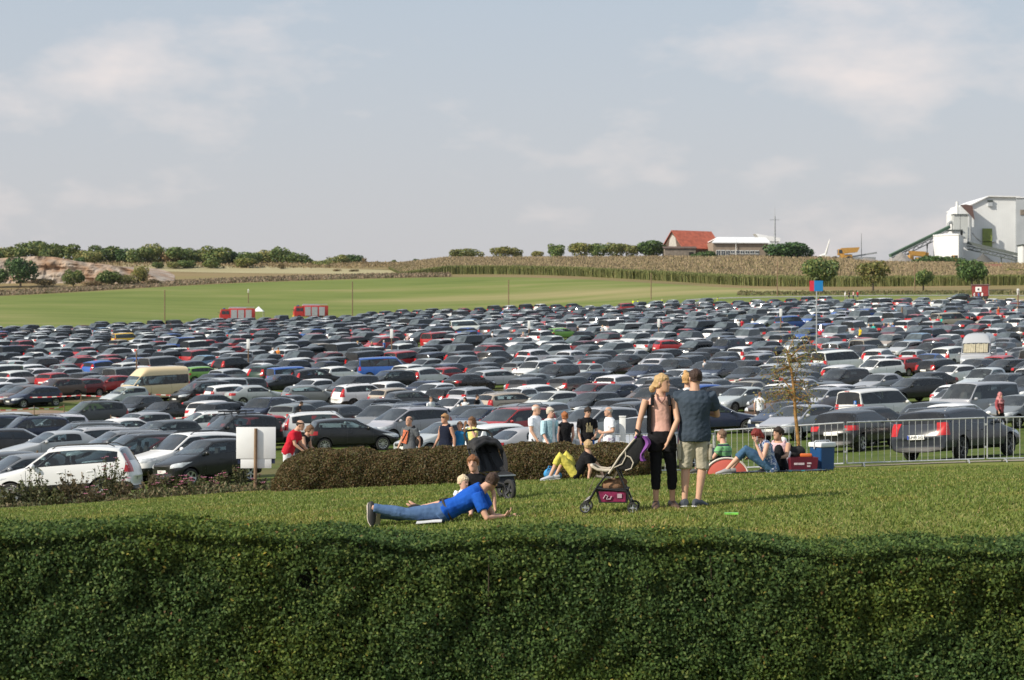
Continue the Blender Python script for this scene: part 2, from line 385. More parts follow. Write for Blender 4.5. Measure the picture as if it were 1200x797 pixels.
CROWNS = {'green': [crown('crown', 1, 2200, .14, PG, seed=i, shape=(1, 1, .85)) for i in range(4)], 'olive': [crown('crown', 1, 2000, .13, PO, seed=10+i, shape=(1, 1, .85)) for i in range(3)],
          'dark': [crown('crown', 1, 2400, .13, PD, seed=20+i, shape=(1, 1, .9)) for i in range(3)], 'brown': [crown('crown', 1, 900, .14, PR, seed=30+i, shape=(1, 1, .6)) for i in range(2)]}
bm = bmesh.new(); tube(bm, [(0, 0, -.6), (0, 0, .4), (.02, 0, 1)], [.09, .06, .03], 7)
for a in (.4, 2.4, 4.4): tube(bm, [(0, 0, .45), (math.cos(a)*.25, math.sin(a)*.25, .85)], [.035, .012], 5)
TRUNK = bm_mesh(bm, 'trunk', bark)
def tree(px, d, h, wdt, kind, label, cat='tree', group=None, trunk=.18, name=None, dz=0):
    p = at(px, d, dz); r = empty(name or ('tree' if cat == 'tree' else 'shrub'), p, rnd.random()*6.28, label, cat, group)
    c = link('crown', rnd.choice(CROWNS[kind]), r); ch = h*(1-trunk); c.location = (0, 0, h*trunk)
    c.scale = (wdt/2, wdt/2, ch/1.68); k = rnd.uniform(.8, 1.15); c.color = (k*rnd.uniform(.92, 1.08), k, k*rnd.uniform(.9, 1.05), 1)
    t = link('trunk', TRUNK, r); t.scale = (h*.45, h*.45, max(h*.45, h*trunk+.6)); t.location = (0, 0, .2)
    return r
# quarry face: a broken rock step in the hillside
rock = nt_mat('rock'); m_, t_, N_, b_ = rock
vz = N_('ShaderNodeTexVoronoi'); vz.inputs['Scale'].default_value = .55; g_ = N_('ShaderNodeNewGeometry'); nz2 = N_('ShaderNodeTexNoise'); nz2.inputs['Scale'].default_value = .22; nz2.inputs['Detail'].default_value = 8
t_.links.new(g_.outputs['Position'], vz.inputs['Vector']); t_.links.new(g_.outputs['Position'], nz2.inputs['Vector'])
r_ = N_('ShaderNodeValToRGB'); e_ = r_.color_ramp.elements; e_[0].position = .36; e_[0].color = (.27, .165, .10, 1); e_[1].position = .66; e_[1].color = (.36, .31, .26, 1)
t_.links.new(nz2.outputs['Fac'], r_.inputs[0]); mxr = N_('ShaderNodeMix', data_type='RGBA'); mxr.inputs[0].default_value = .6; t_.links.new(r_.outputs[0], mxr.inputs[6]); t_.links.new(vz.outputs['Distance'], mxr.inputs[7]); mxr.blend_type = 'SOFT_LIGHT'
t_.links.new(mxr.outputs[2], b_.inputs['Base Color']); b_.inputs['Roughness'].default_value = .95
bm = bmesh.new(); nx, nz_ = 150, 16; grid_ = []
for j in range(nz_+1):
    rw = []
    for i in range(nx+1):
        px = -120+i*(200+120)/nx; k = j/nz_; d0 = 560; hh = np.interp(px, [-120, 60, 120, 200], [8.8, 8.6, 6.8, 2.8])
        x = (px-600)/FPX*d0; nse = mnoise.fractal(Vector((x*.12, k*3, 3)), 1, 2, 5)
        blk = mnoise.cell(Vector((x*.35, k*4, 1)))*.9
        yy = d0 + k*5.5 + nse*2.2 + blk*1.2*(1-k); zb = G(x, 556)-1.0+ (hh+mnoise.noise(Vector((x*.05, 7, 0)))*1.0)*k**.85
        rw.append(bm.verts.new((x, yy, zb)))
    grid_.append(rw)
rw = []
for v in grid_[-1]: rw.append(bm.verts.new((v.co.x*1.09, v.co.y+55, G(v.co.x*1.09, v.co.y+55)-.4)))
grid_.append(rw)
for j in range(len(grid_)-1):
    for i in range(nx): bm.faces.new((grid_[j][i], grid_[j][i+1], grid_[j+1][i+1], grid_[j+1][i]))
obj('quarry_cliff', bm, m_, smooth=False)['kind'] = 'structure'
QT = 6.6
POSW = ['far left end', 'left of the big oak-like one', 'tallest', 'beside the tallest one']
# treeline above the quarry, read from left to right in the photo: column, base row -> distance fixed, height px, width px, kind
TL = [(-14, 28, 30, 'green'), (8, 24, 26, 'olive'), (36, 33, 34, 'green'), (58, 24, 24, 'green'), (80, 27, 34, 'green'), (104, 24, 26, 'olive'), (122, 26, 34, 'green'), (146, 22, 24, 'dark'), (162, 24, 26, 'green'), (182, 24, 24, 'olive'),
      (198, 22, 22, 'brown'), (212, 25, 28, 'green'), (230, 23, 26, 'green'), (254, 26, 34, 'green'), (270, 20, 22, 'dark'), (292, 20, 24, 'green'), (312, 20, 26, 'olive'), (330, 22, 26, 'green'), (350, 21, 30, 'green'), (376, 12, 20, 'olive'), (395, 12, 22, 'olive'), (414, 13, 20, 'dark')]
for i, (px, hp, wp, kd) in enumerate(TL):
    d = 640+rnd.uniform(-12, 12); s = FPX/d
    desc = {'green': 'green', 'olive': 'olive', 'dark': 'dark green', 'brown': 'brownish'}[kd]
    place = 'on the ridge above the quarry' if px < 285 else 'on the ridge right of the quarry'
    same = [t for t in TL if t[3] == kd and (t[0] < 285) == (px < 285)]; k = same.index(TL[i])
    lab = f"{desc} tree {place}, {['first','second','third','fourth','fifth','sixth','seventh','eighth','ninth','tenth','eleventh'][k]} {desc} one from left"
    tree(px, d, (hp/s+2.5)*rnd.uniform(.85, 1.2), wp/s*1.55, kd, lab, group='trees on the ridge', trunk=.03, dz=-2.3)
BUSH = [(24, 548, 40, 40, 'dark', 'big dark green tree standing before the quarry face at far left'), (-4, 548, 30, 30, 'dark', 'dark bush cut by the left edge before the quarry face'), (52, 550, 20, 26, 'brown', 'brownish scrub right of the big dark tree'),
        (86, 550, 24, 26, 'green', 'round green bush below the middle of the quarry face'), (108, 548, 17, 26, 'brown', 'low brown scrub right of the round bush'), (128, 552, 24, 30, 'green', 'mid green bush at the right end of the rocks'), (146, 552, 18, 22, 'olive', 'yellow green bush touching the mid green one'), (162, 556, 26, 26, 'olive', 'tall yellow green bush at the right end of the rocks'),
        (178, 556, 14, 20, 'brown', 'brown scrub right of the tall yellow green bush'), (93, 575, 18, 14, 'dark', 'small dark bush growing on top of the rock face'), (38, 590, 14, 26, 'dark', 'dark bush on the rim above the left rocks'),
        (185, 610, 9, 16, 'green', 'small green bush on the ridge slope, leftmost of four'), (205, 610, 10, 20, 'olive', 'small olive bush on the ridge slope'), (218, 612, 11, 26, 'green', 'wide low green bush on the ridge slope'), (248, 612, 12, 22, 'green', 'small rounded green bush on the ridge slope, rightmost of four'), (286, 615, 14, 34, 'olive', 'wide olive scrub below the ridge trees'),
        (395, 600, 6, 10, 'brown', 'tiny scrub on the pale field edge'), (415, 598, 6, 12, 'brown', 'low scrub beside the tiny scrub on the field edge'), (330, 610, 12, 10, 'brown', 'narrow bare brown shrub below the ridge trees'), (427, 640, 11, 7, 'brown', 'small brown tree alone on the ridge gap'),
        (462, 640, 5, 7, 'green', 'tiny green bush on the skyline gap'), (487, 640, 7, 8, 'dark', 'small dark bush on the skyline right of the gap'), (514, 640, 6, 14, 'olive', 'sparse low bush on the skyline'),
        (587, 455, 13, 16, 'brown', 'brown green shrub at the upper edge of the car park')]
for px, d, hp, wp, kd, lab in BUSH:
    s = FPX/d; tree(px, d, hp/s*1.0+.5, wp/s*1.15, kd, lab, 'bush', 'bushes on the hillside', trunk=.04, dz=-.4+(2.2 if 'top of the rock' in lab else 0))
SK = [(545, 14, 32, 'olive', 'olive shrubby tree on the skyline, leftmost of the middle group'), (588, 15, 26, 'olive', 'yellow green tree on the skyline beside an olive one'), (605, 13, 14, 'olive', 'small olive tree on the skyline, touching a bigger one'), (630, 9, 14, 'olive', 'low yellowish tree on the skyline, smallest by the corn field'),
      (652, 18, 23, 'green', 'round green tree standing apart on the skyline'), (680, 21, 26, 'olive', 'yellow green tree in the row left of the barn, first'), (700, 20, 26, 'green', 'green tree in the row left of the barn, second'), (722, 20, 26, 'olive', 'olive tree in the row left of the barn, third'), (740, 17, 20, 'olive', 'small pale olive tree in the row left of the barn'), (765, 24, 36, 'dark', 'large dark tree right beside the barn')]
for px, hp, wp, kd, lab in SK:
    d = 655; s = FPX/d; tree(px, d, hp/s+1.8, wp/s*1.35, kd, lab, group='trees along the skyline', trunk=.04, dz=.3)
for px, d, hp, wp, kd, lab in [(824, 632, 15, 28, 'dark', 'dark bush hiding the foot of the red roofed barn'), (848, 634, 7, 14, 'green', 'small bush before the long white roofed shed'), (895, 632, 8, 12, 'dark', 'small dark bush at the end of the long shed'), (925, 630, 29, 58, 'dark', 'very wide dark tree beside the mast'), 
                               (1088, 600, 16, 40, 'dark', 'dark bushes below the white box building'), (1117, 602, 14, 26, 'dark', 'dark bush right below the white box building'), (1190, 520, 12, 30, 'olive', 'low scrub at the right edge below the plant')]:
    s = FPX/d; tree(px, d, hp/s+1.4, wp/s*1.3, kd, lab, group='trees by the buildings', trunk=.04, dz=-.8)
for px, d, hp, wp, kd, lab in [(963, 462, 50, 40, 'green', 'tall leafy roadside tree left of three others'), (1023, 458, 42, 36, 'olive', 'leafy roadside tree, second from the left'), (1082, 455, 31, 22, 'green', 'smallest young tree beside the farm track'), (1139, 450, 44, 36, 'dark', 'dark round tree behind the red wagon')]:
    s = FPX/d; tree(px, d, hp/s*1.05, wp/s*1.3, kd, lab, group='young trees along the track', trunk=.12)
# corn field: standing stalks with green flanks and brown tassels
def corn():
    n = 210000; u = nr.uniform(-.06, .36, n); d1 = np.array([float(field_top(np.array([a]))[0]) for a in np.linspace(-.06, .36, 60)])
    left = np.interp(u, [-.06, -.055, .12, .36], [40, 14, 14, 60]); d0 = np.interp(u, np.linspace(-.06, .36, 60), d1)+left
    front = nr.random(n) < .48; t = np.where(front, nr.random(n)*.05, nr.random(n)**.9); dfar = np.interp(u*FPX+600, [900, 960, 1020, 1500], [640, 640, 590, 560]); d = d0+(dfar-d0)*t
    X = u*d; Z = GV(X, d); h = nr.uniform(1.6, 2.4, n)*np.clip((u+.062)/.03, .25, 1); a = nr.uniform(0, 3.14, n); wv = nr.uniform(.06, .15, n)
    dx, dy = np.cos(a)*wv, np.sin(a)*wv
    def quad(z0, z1, lean): 
        A = np.stack([X-dx, d-dy, Z+z0], 1); B = np.stack([X+dx, d+dy, Z+z0], 1); Cc = np.stack([X+dx*.7+lean, d+dy, Z+z1], 1); D = np.stack([X-dx*.7+lean, d-dy, Z+z1], 1)
        return np.stack([A, B, Cc, D], 1)
    le = nr.normal(0, .15, n); z = np.zeros(n)
    q1 = quad(z, h*.8, le); q2 = quad(h*(.78-.1*nr.random(n)), h, le)
    gp = np.array([(.13, .145, .055), (.155, .165, .065), (.12, .135, .05), (.18, .17, .075)]); bp = np.array([(.33, .25, .15), (.38, .29, .18), (.27, .205, .12), (.28, .235, .12)])
    g2 = gp*np.array([1.25, 1.28, 1.1]); c1 = g2[nr.integers(0, 4, n)]; c2 = bp[nr.integers(0, 4, n)]; fr = (t < .085+.05*nr.random(n))[:, None]; c2 = np.where(fr, g2[nr.integers(0, 4, n)], c2); tn = np.concatenate([c1, c2])*nr.uniform(.9, 1.1, (2*n, 1))
    V = np.concatenate([q1, q2]).reshape(-1, 3); F = np.arange(len(V)).reshape(-1, 4)
    o = link('corn_field', poly_mesh('corn_field', V, F, leafm, tn)); tag(o, 'tall ripening corn field with brown tassels on the hill', 'crop', kind='stuff')
corn()
# dry grass and scrub along the field edges
def scrub(name, label, us, df, n, hmin, hmax, pal, jitter=3):
    u = nr.uniform(us[0], us[1], n); d = df(u)+nr.uniform(0, jitter, n); X = u*d; Z = GV(X, d); h = nr.uniform(hmin, hmax, n)
    P = np.stack([X, d, Z+h*.35], 1); N = np.tile([0, -1, .3], (n, 1))
    o = link(name, leaves(name, P, N, h*.8, .5, leafm, pal, spread=.7, up=2.5)); tag(o, label, 'scrub', kind='stuff')
scrub('scrub', 'dry brown scrub along the upper edge of the green field', (-.36, -.03), lambda u: field_top(u)+1, 20000, .4, 1.3, [(.24, .175, .12), (.19, .15, .09), (.27, .20, .13), (.13, .12, .06)], 14)
scrub('dry_grass', 'dry yellow grass on the ridge below the trees', (-.36, 0), lambda u: 612+u*0, 9000, .4, 1.3, [(.27, .20, .11), (.23, .17, .09), (.19, .15, .075)], 30)
scrub('verge_grass', 'rough grass on the verge between the track and the corn', (.11, .36), lambda u: np.interp(u, [.1, .17, .25, .36], [466, 446, 420, 405]), 6000, .3, .9, [(.13, .12, .05), (.17, .14, .07), (.09, .10, .035)], 16)
scrub('lot_edge_grass', 'tufts of dry grass along the far edge of the car park', (-.36, .1), lambda u: lot_edge(u)+.5, 2500, .2, .7, [(.17, .15, .07), (.12, .13, .045)], 3)
# ---- buildings
def clad(name, col, k):
    m = mat(name, col, .6, var=.07, vscale=.15); t = m.node_tree; b = t.nodes['Principled BSDF']; wv = t.nodes.new('ShaderNodeTexWave'); wv.bands_direction = 'X'; wv.inputs['Scale'].default_value = k; wv.inputs['Distortion'].default_value = 0; tcn = [n for n in t.nodes if n.type == 'TEX_COORD'][0]; t.links.new(tcn.outputs['Object'], wv.inputs['Vector']); bp = t.nodes.new('ShaderNodeBump'); bp.inputs['Strength'].default_value = .12; bp.inputs['Distance'].default_value = .1; t.links.new(wv.outputs['Fac'], bp.inputs['Height']); t.links.new(bp.outputs[0], b.inputs['Normal']); return m
wall_white = clad('white_cladding', (.68, .70, .71), .5); wall_grey = mat('grey_cladding', (.40, .43, .46), .6, var=.06, vscale=.3)
roof_white = mat('white_roof', (.74, .75, .76), .5, var=.05, vscale=.2); roof_red = mat('red_tiles', (.40, .10, .055), .8, var=.25, vscale=.9, bump=.6, bscale=6)
plank = mat('weathered_planks', (.20, .17, .14), .9, var=.3, vscale=1.2); plank_d = mat('dark_planks', (.10, .065, .05), .9, var=.3, vscale=1.2); brickp = mat('tan_brick', (.27, .215, .165), .9, var=.18, vscale=.8)
roof_brown = mat('brown_roof', (.12, .07, .06), .8, var=.2); door_green = mat('olive_door', (.17, .22, .04), .6, var=.2, vscale=1); steel = mat('steel', (.33, .35, .36), .5, metal=.5, var=.2); steel_d = mat('dark_steel', (.06, .075, .07), .6, var=.3)
conv_green = mat('conveyor_green', (.07, .13, .08), .7, var=.3); win_dark = mat('window_glass', (.03, .04, .05), .1, spec=.6); yellow = mat('machine_yellow', (.42, .23, .05), .5, var=.2); gravelm = mat('gravel_heap', (.23, .215, .20), .95, var=.25, vscale=1.5, bump=.8, bscale=3)
white_p = mat('white_paint', (.74, .75, .74), .5, var=.06)
def site(px, d, dz=0): return at(px, d, dz)
def px2m(px, d): return px*d/FPX
# barn
d = 648; s = FPX/d; p = site(812, d, 1.4); r = empty('barn', p, 0, 'old barn with a red tiled roof on the skyline', 'barn')
W_ = lambda x: (x-812)/s
bm = bmesh.new()   # gable end faces left/towards the viewer, long roof runs right
gx0, gx1, rx1 = W_(789), W_(811), W_(846); zt, ze = 31/s, 14/s
dep = 13
def prism(bm, pts, y0, y1, mi=0):
    loft(bm, [[Vector((x, y0, z)) for x, z in pts], [Vector((x, y1, z)) for x, z in pts]], mi)
# body as a block turned so that gable and flank both show
def gable_house(bmw, bmr, c, ang, w, l, he, hr, over=.5, th=.25):
    ca, sa = math.cos(ang), math.sin(ang); T = lambda x, y, z: Vector((c[0]+x*ca-y*sa, c[1]+x*sa+y*ca, c[2]+z))
    pts = [(-w/2, -2.5), (w/2, -2.5), (w/2, he), (0, hr), (-w/2, he)]
    loft(bmw, [[T(x, -l/2, z) for x, z in pts], [T(x, l/2, z) for x, z in pts]])
    k = (hr-he)/(w/2)
    for sg in (1, -1):
        q = [(0, hr+.05), (sg*(w/2+over), he-k*over+.05), (sg*(w/2+over), he-k*over+.05+th), (0, hr+.05+th)]
        loft(bmr, [[T(x, -l/2-over, z) for x, z in q], [T(x, l/2+over, z) for x, z in q]])
bw, br = bmesh.new(), bmesh.new(); gable_house(bw, br, (W_(813), 8, 0), R(-58), 11, 15.0, 3.2, 8.6)
obj('wall', bw, plank_d, r, smooth=False); obj('roof', br, roof_red, r, smooth=False)
bm = bmesh.new(); ca, sa = math.cos(R(-58)), math.sin(R(-58)); T = lambda x, y, z: Vector((W_(813)+x*ca-y*sa, 8+x*sa+y*ca, z))
loft(bm, [[T(-2.2, -7.62, 3.0), T(2.4, -7.62, 3.0), T(1.6, -7.62, 6.4), T(0, -7.62, 7.4), T(-1.4, -7.62, 6.0)], [T(-2.2, -7.54, 3.0), T(2.4, -7.54, 3.0), T(1.6, -7.54, 6.4), T(0, -7.54, 7.4), T(-1.4, -7.54, 6.0)]]); obj('gable_panel', bm, mat('pale_boards', (.42, .40, .37), .9, var=.2), r, smooth=False)
r2 = empty('lean_to', site(797, 640, 1.3), 0, 'grey plank lean-to with a sagging roof before the red roofed barn', 'shed')
bm = bmesh.new(); box(bm, (0, 2, .5), (9.6, 5, 5.0)); obj('wall', bm, plank, r2, smooth=False)
bm = bmesh.new(); loft(bm, [[Vector((x, -.9, 2.95)), Vector((x, 4.8, 3.7)), Vector((x, 4.8, 3.9)), Vector((x, -.9, 3.15))] for x in (-5.2, 5.2)]); obj('roof', bm, plank_d, r2, smooth=False)
bm = bmesh.new(); box(bm, (3.4, -.55, 1.1), (1.3, .1, 1.6)); obj('doorway', bm, mat('dark_opening', (.012, .012, .012), .9), r2, smooth=False)
# long shed
d = 645; s = FPX/d; r = empty('long_shed', site(868, d, 1.0), R(6), 'long tan brick shed with a white roof and ribbon windows', 'shed')
bm = bmesh.new(); box(bm, (0, 6, 1.85), (17.6, 12, 6.7)); obj('wall', bm, brickp, r, smooth=False)
bm = bmesh.new(); loft(bm, [[Vector((x, -.7, 4.9)), Vector((x+(3.2 if x < 0 else 0), 6, 6.9)), Vector((x, 12.7, 4.9)), Vector((x, 12.7, 5.15)), Vector((x+(3.2 if x < 0 else 0), 6, 7.15)), Vector((x, -.7, 5.15))] for x in (-9.4, 9.4)]); obj('roof', bm, roof_white, r, smooth=False)
for i in range(9):
    x = -7.2+i*1.55 if i < 9 else 0; wf = obj('window', (lambda b: (box(b, (x, -.06, 1.7 if i < 3 else 2.1), (1.35, .12, 2.1 if i < 3 else 1.2)), b)[1])(bmesh.new()), white_p, r, smooth=False)
    b = bmesh.new()
    for xx in (-.32, .32): box(b, (x+xx, -.13, 1.7 if i < 3 else 2.1), (.5, .03, 1.7 if i < 3 else .8))
    obj('pane', b, win_dark, wf, smooth=False)
bm = bmesh.new(); box(bm, (4.5, -.5, .9), (9, .5, .4)); obj('awning', bm, steel_d, r, smooth=False)
bm = bmesh.new(); tube(bm, [(-1.6, -.4, 0), (-1.6, -.4, 6.2)], .12, 6); obj('downpipe', bm, white_p, r)
r = empty('dormer_shed', site(899, 662, -.3), 0, 'white angular roof rising behind the long shed', 'shed')
bm = bmesh.new(); box(bm, (0, 3, 3.5), (6.5, 6, 7)); obj('wall', bm, wall_white, r, smooth=False)
bm = bmesh.new(); loft(bm, [[Vector((-3.9, y, 9.6)), Vector((4.2, y, 8.2)), Vector((4.2, y, 7.0)), Vector((-1.5, y, 7.1))] for y in (-.3, 6.3)]); obj('roof', bm, roof_white, r, smooth=False)
# mast
r = empty('radio_mast', site(908, 652, -.3), 0, 'thin grey radio mast with a short cross arm', 'mast')
bm = bmesh.new()
for a in range(3): tube(bm, [(math.cos(a*2.094)*.35, math.sin(a*2.094)*.35, 0), (math.cos(a*2.094)*.1, math.sin(a*2.094)*.1, 15)], .09, 5)
for k in range(14):
    q = .35-.25*k/14; q2 = .35-.25*(k+1)/14; z0, z1 = k*15/14, (k+1)*15/14
    for a in range(3): tube(bm, [(math.cos(a*2.094)*q, math.sin(a*2.094)*q, z0), (math.cos(a*2.094+2.094)*q2, math.sin(a*2.094+2.094)*q2, z1)], .04, 4)
obj('lattice', bm, steel, r)
bm = bmesh.new(); tube(bm, [(0, 0, 15), (0, 0, 18)], .05, 5); obj('antenna', bm, steel, r)
bm = bmesh.new(); tube(bm, [(-1.5, 0, 13.8), (1.5, 0, 13.8)], .08, 5); obj('cross_arm', bm, steel, r)
# wind turbine blade tip over the ridge
r = empty('wind_turbine', Vector(((966-600)/FPX*1500, 1500, 8)), 0, 'white wind turbine of which one blade shows above the hill', 'wind turbine')
bm = bmesh.new(); tube(bm, [(0, 0, -12), (0, 0, 64)], [1.6, 1.0], 12); obj('tower', bm, white_p, r)
bm = bmesh.new(); ellipsoid(bm, (0, -1.2, 64.6), (1.3, 3, 1.3)); obj('nacelle', bm, white_p, r)
for k in range(3):
    a = R(16)+k*2.094; bm = bmesh.new(); dirv = Vector((math.sin(a), 0, math.cos(a))); px_ = Vector((math.cos(a), 0, -math.sin(a)))
    rings = []
    for t, w_ in ((0, .5), (.12, 1.1), (.4, .8), (.8, .45), (1, .08)):
        c = Vector((0, -4.4, 64.6))+dirv*(t*12.5); rings.append([c+px_*w_+Vector((0, .15, 0)), c+px_*w_*.2+Vector((0, .3, 0)), c-px_*w_*.7, c+px_*w_*.2-Vector((0, .2, 0))])
    loft(bm, rings); obj('blade', bm, white_p, r)
r.location.z = -2.5
# ---- the processing plant on the right
d = 650; s = FPX/d; pz = at(1160, d).z-.5
PX = lambda x: (x-600)/s
ZR = lambda y: (YH-y)/s
def pbox(bm, x0, x1, y0, y1, dep0, dep1, mi=0):
    box(bm, ((PX(x0)+PX(x1))/2, (dep0+dep1)/2, (ZR(y0)+ZR(y1))/2), (PX(x1)-PX(x0), dep1-dep0, ZR(y0)-ZR(y1)), mi=mi)
r = empty('plant_hall', (PX(1170), 650, pz), 0, 'tall white clad hall with an olive green door at the right edge', 'factory')
def local(o, root): o.location = -Vector(root.location); return o
bm = bmesh.new(); pr = [(1137, 315), (1137, 241), (1158, 231), (1190, 231), (1190, 315)]
loft(bm, [[Vector((PX(x), y, ZR(z))) for x, z in pr] for y in (650, 682)]); local(obj('wall', bm, wall_white, r, smooth=False), r)
bm = bmesh.new(); pr = [(1190.2, 315), (1190.2, 233), (1236, 231), (1250, 240), (1250, 315)]
loft(bm, [[Vector((PX(x), y, ZR(z))) for x, z in pr] for y in (649.5, 684)]); local(obj('grey_wall', bm, wall_grey, r, smooth=False), r)
bm = bmesh.new()
for a, b in (((1136, 241.5), (1158, 230.8)), ((1158, 230.8), (1195, 231.5)), ((1190, 232.6), (1250, 230.4))):
    loft(bm, [[Vector((PX(a[0]), y, ZR(a[1])+.02)), Vector((PX(b[0]), y, ZR(b[1])+.02)), Vector((PX(b[0]), y, ZR(b[1])+.35)), Vector((PX(a[0]), y, ZR(a[1])+.35))] for y in (649.2, 684.5)])
local(obj('roof', bm, roof_white, r, smooth=False), r)
for nm, x0, x1, y0, y1, m in (('door', 1151, 1162, 290, 268, door_green), ('vent_hood', 1157, 1163, 236.5, 234.5, steel_d), ('hatch', 1157.5, 1162.5, 242, 237.5, wall_grey), ('louvre', 1195, 1200, 252, 246, plank), ('walkway', 1151, 1166, 284, 283, steel)):
    bm = bmesh.new(); pbox(bm, x0, x1, y0, y1, 649.2, 650.02 if x0 < 1190 else 649.52); local(obj(nm, bm, m, r, smooth=False), r)
r = empty('plant_annex', (PX(1127), 648, pz), 0, 'white annex with a steep brown roof left of the tall hall', 'factory')
bm = bmesh.new(); pr = [(1117, 312), (1117, 250), (1122, 241.5), (1138, 257), (1138, 312)]
loft(bm, [[Vector((PX(x), y, ZR(z))) for x, z in pr] for y in (646, 660)]); local(obj('wall', bm, wall_white, r, smooth=False), r)
bm = bmesh.new(); loft(bm, [[Vector((PX(a), y, ZR(b))) for a, b in ((1123, 241.3), (1138.2, 258.2), (1138.2, 256.8), (1136, 242), (1128, 240.5))] for y in (645.6, 660.4)]); local(obj('roof', bm, roof_brown, r, smooth=False), r)
r = empty('filter_tower', (PX(1115), 642, pz), 0, 'grey filter tower with pipes and a slim white chimney', 'tower')
bm = bmesh.new(); pbox(bm, 1109.5, 1117, 271, 254, 640, 643); pbox(bm, 1117.5, 1126, 281, 253, 640, 643); pbox(bm, 1110, 1120, 308, 271, 640, 643); local(obj('housing', bm, mat('pale_grey_steel', (.46, .48, .47), .6, var=.15), r, smooth=False), r)
bm = bmesh.new(); tube(bm, [(PX(1114.8), 641.5, ZR(254)), (PX(1114.8), 641.5, ZR(238.5))], .42, 10); local(obj('chimney', bm, white_p, r), r)
bm = bmesh.new(); tube(bm, [(PX(1104), 641, ZR(270)), (PX(1104.5), 641, ZR(264)), (PX(1107), 641, ZR(262)), (PX(1110), 641, ZR(264))], .5, 8); tube(bm, [(PX(1128.5), 639.6, ZR(285)), (PX(1128.5), 639.6, ZR(256)), (PX(1125), 639.6, ZR(254))], .4, 8); tube(bm, [(PX(1131), 639.8, ZR(275)), (PX(1136), 640, ZR(281)), (PX(1143), 643, ZR(284))], .22, 6); local(obj('pipe', bm, steel, r), r)
bm = bmesh.new(); pbox(bm, 1103, 1119, 272.5, 271.3, 639.4, 643.4); pbox(bm, 1109, 1127, 254, 253.2, 639.6, 643.4); local(obj('platform', bm, steel_d, r, smooth=False), r)
r = empty('white_box_building', (PX(1098), 630, pz), 0, 'white windowless box building between the two conveyors', 'building')
bm = bmesh.new(); x0, x1, x2 = PX(1080), PX(1104), PX(1121)
zb, zt = ZR(306), ZR(280)
V4 = [(x0, 632), (x1, 626), (x2, 640), (x0+(x2-x1)-0.0, 646)]
loft(bm, [[Vector((x, y, zb)) for x, y in V4], [Vector((x, y, zt)) for x, y in V4]]); local(obj('wall', bm, wall_white, r, smooth=False), r)
bm = bmesh.new(); c_ = sum((Vector((x, y, 0)) for x, y in V4), Vector())/4
loft(bm, [[Vector((c_.x+(x-c_.x)*1.03, c_.y+(y-c_.y)*1.03, zt+.01)) for x, y in V4], [Vector((c_.x+(x-c_.x)*1.03, c_.y+(y-c_.y)*1.03, zt+.3)) for x, y in V4], [Vector((c_.x, c_.y, zt+1.1))]*4]); local(obj('roof', bm, roof_white, r, smooth=False), r)
def conveyor(name, a, b, label, covered):
    A = Vector((PX(a[0]), a[2], ZR(a[1]))); B = Vector((PX(b[0]), b[2], ZR(b[1]))); r = empty(name, (A.x, A.y, pz), 0, label, 'conveyor')
    bm = bmesh.new(); bar(bm, A, B, .9, .9); local(obj('belt_housing', bm, conv_green if covered else steel_d, r, smooth=False), r)
    bm = bmesh.new()
    for sg in (-1, 1):
        o_ = Vector((0, sg*.8, -.9)); bar(bm, A+o_, B+o_, .16, .2); bar(bm, A+o_+Vector((0, 0, -1.1)), B+o_+Vector((0, 0, -1.1)), .16, .2)
        n = 14
        for i in range(n): bar(bm, A.lerp(B, i/n)+o_+Vector((0, 0, -1.1 if i % 2 else 0)), A.lerp(B, (i+1)/n)+o_+Vector((0, 0, 0 if i % 2 else -1.1)), .1, .1)
    local(obj('truss', bm, steel_d, r, smooth=False), r)
    for t in (.3, .62):
        bm = bmesh.new(); p = A.lerp(B, t)
        for sg in (-1, 1): bar(bm, p+Vector((0, sg*.8, -2)), Vector((p.x+sg*.8, p.y+sg, pz-2)), .22, .22)
        local(obj('support', bm, steel_d, r, smooth=False), r)
conveyor('conveyor', (1024, 304, 622), (1103, 268.5, 638), 'long green conveyor rising to the filter tower', True)
conveyor('conveyor', (1122, 287, 636), (1178, 303, 628), 'dark conveyor sloping down right of the white box building', False)
r = empty('site_office', (PX(1178), 618, pz), 0, 'small white two storey office with dark windows by the plant', 'office')
bm = bmesh.new(); pbox(bm, 1169, 1186, 316, 293, 618, 624); local(obj('wall', bm, wall_white, r, smooth=False), r)
bm = bmesh.new(); pbox(bm, 1168, 1187, 293, 291.8, 617.4, 624.5); local(obj('roof', bm, steel_d, r, smooth=False), r)
for x0, x1, y0, y1 in ((1174, 1178.5, 298.5, 295), (1179.5, 1184, 298.5, 295), (1174, 1178, 311.5, 307.5), (1180, 1183.5, 312, 307.5)):
    bm = bmesh.new(); pbox(bm, x0, x1, y0, y1, 617.9, 618.02); local(obj('window', bm, win_dark, r, smooth=False), r)
def heap(px, d, w_, h, label, m=gravelm):
    bm = bmesh.new(); p = at(px, d, -.5); n = 26; c = bm.verts.new((0, 0, h)); rings = []
    for k in range(1, 6):
        rings.append([bm.verts.new((math.cos(a)*w_/2*k/5*(1+.2*mnoise.noise(Vector((math.cos(a)*2, math.sin(a)*2, px)))), math.sin(a)*w_/2*k/5, h*(1-k/5)**1.1+.3*mnoise.noise(Vector((k*1.3, a*2, px))))) for a in [2*math.pi*i/n for i in range(n)]])
    for i in range(n): bm.faces.new((c, rings[0][i], rings[0][(i+1) % n]))
    for q, w2 in zip(rings, rings[1:]):
        for i in range(n): bm.faces.new((q[i], w2[i], w2[(i+1) % n], q[(i+1) % n]))
    o = obj('gravel_heap', bm, m); o.location = p; tag(o, label, 'heap', 'gravel heaps of the plant')
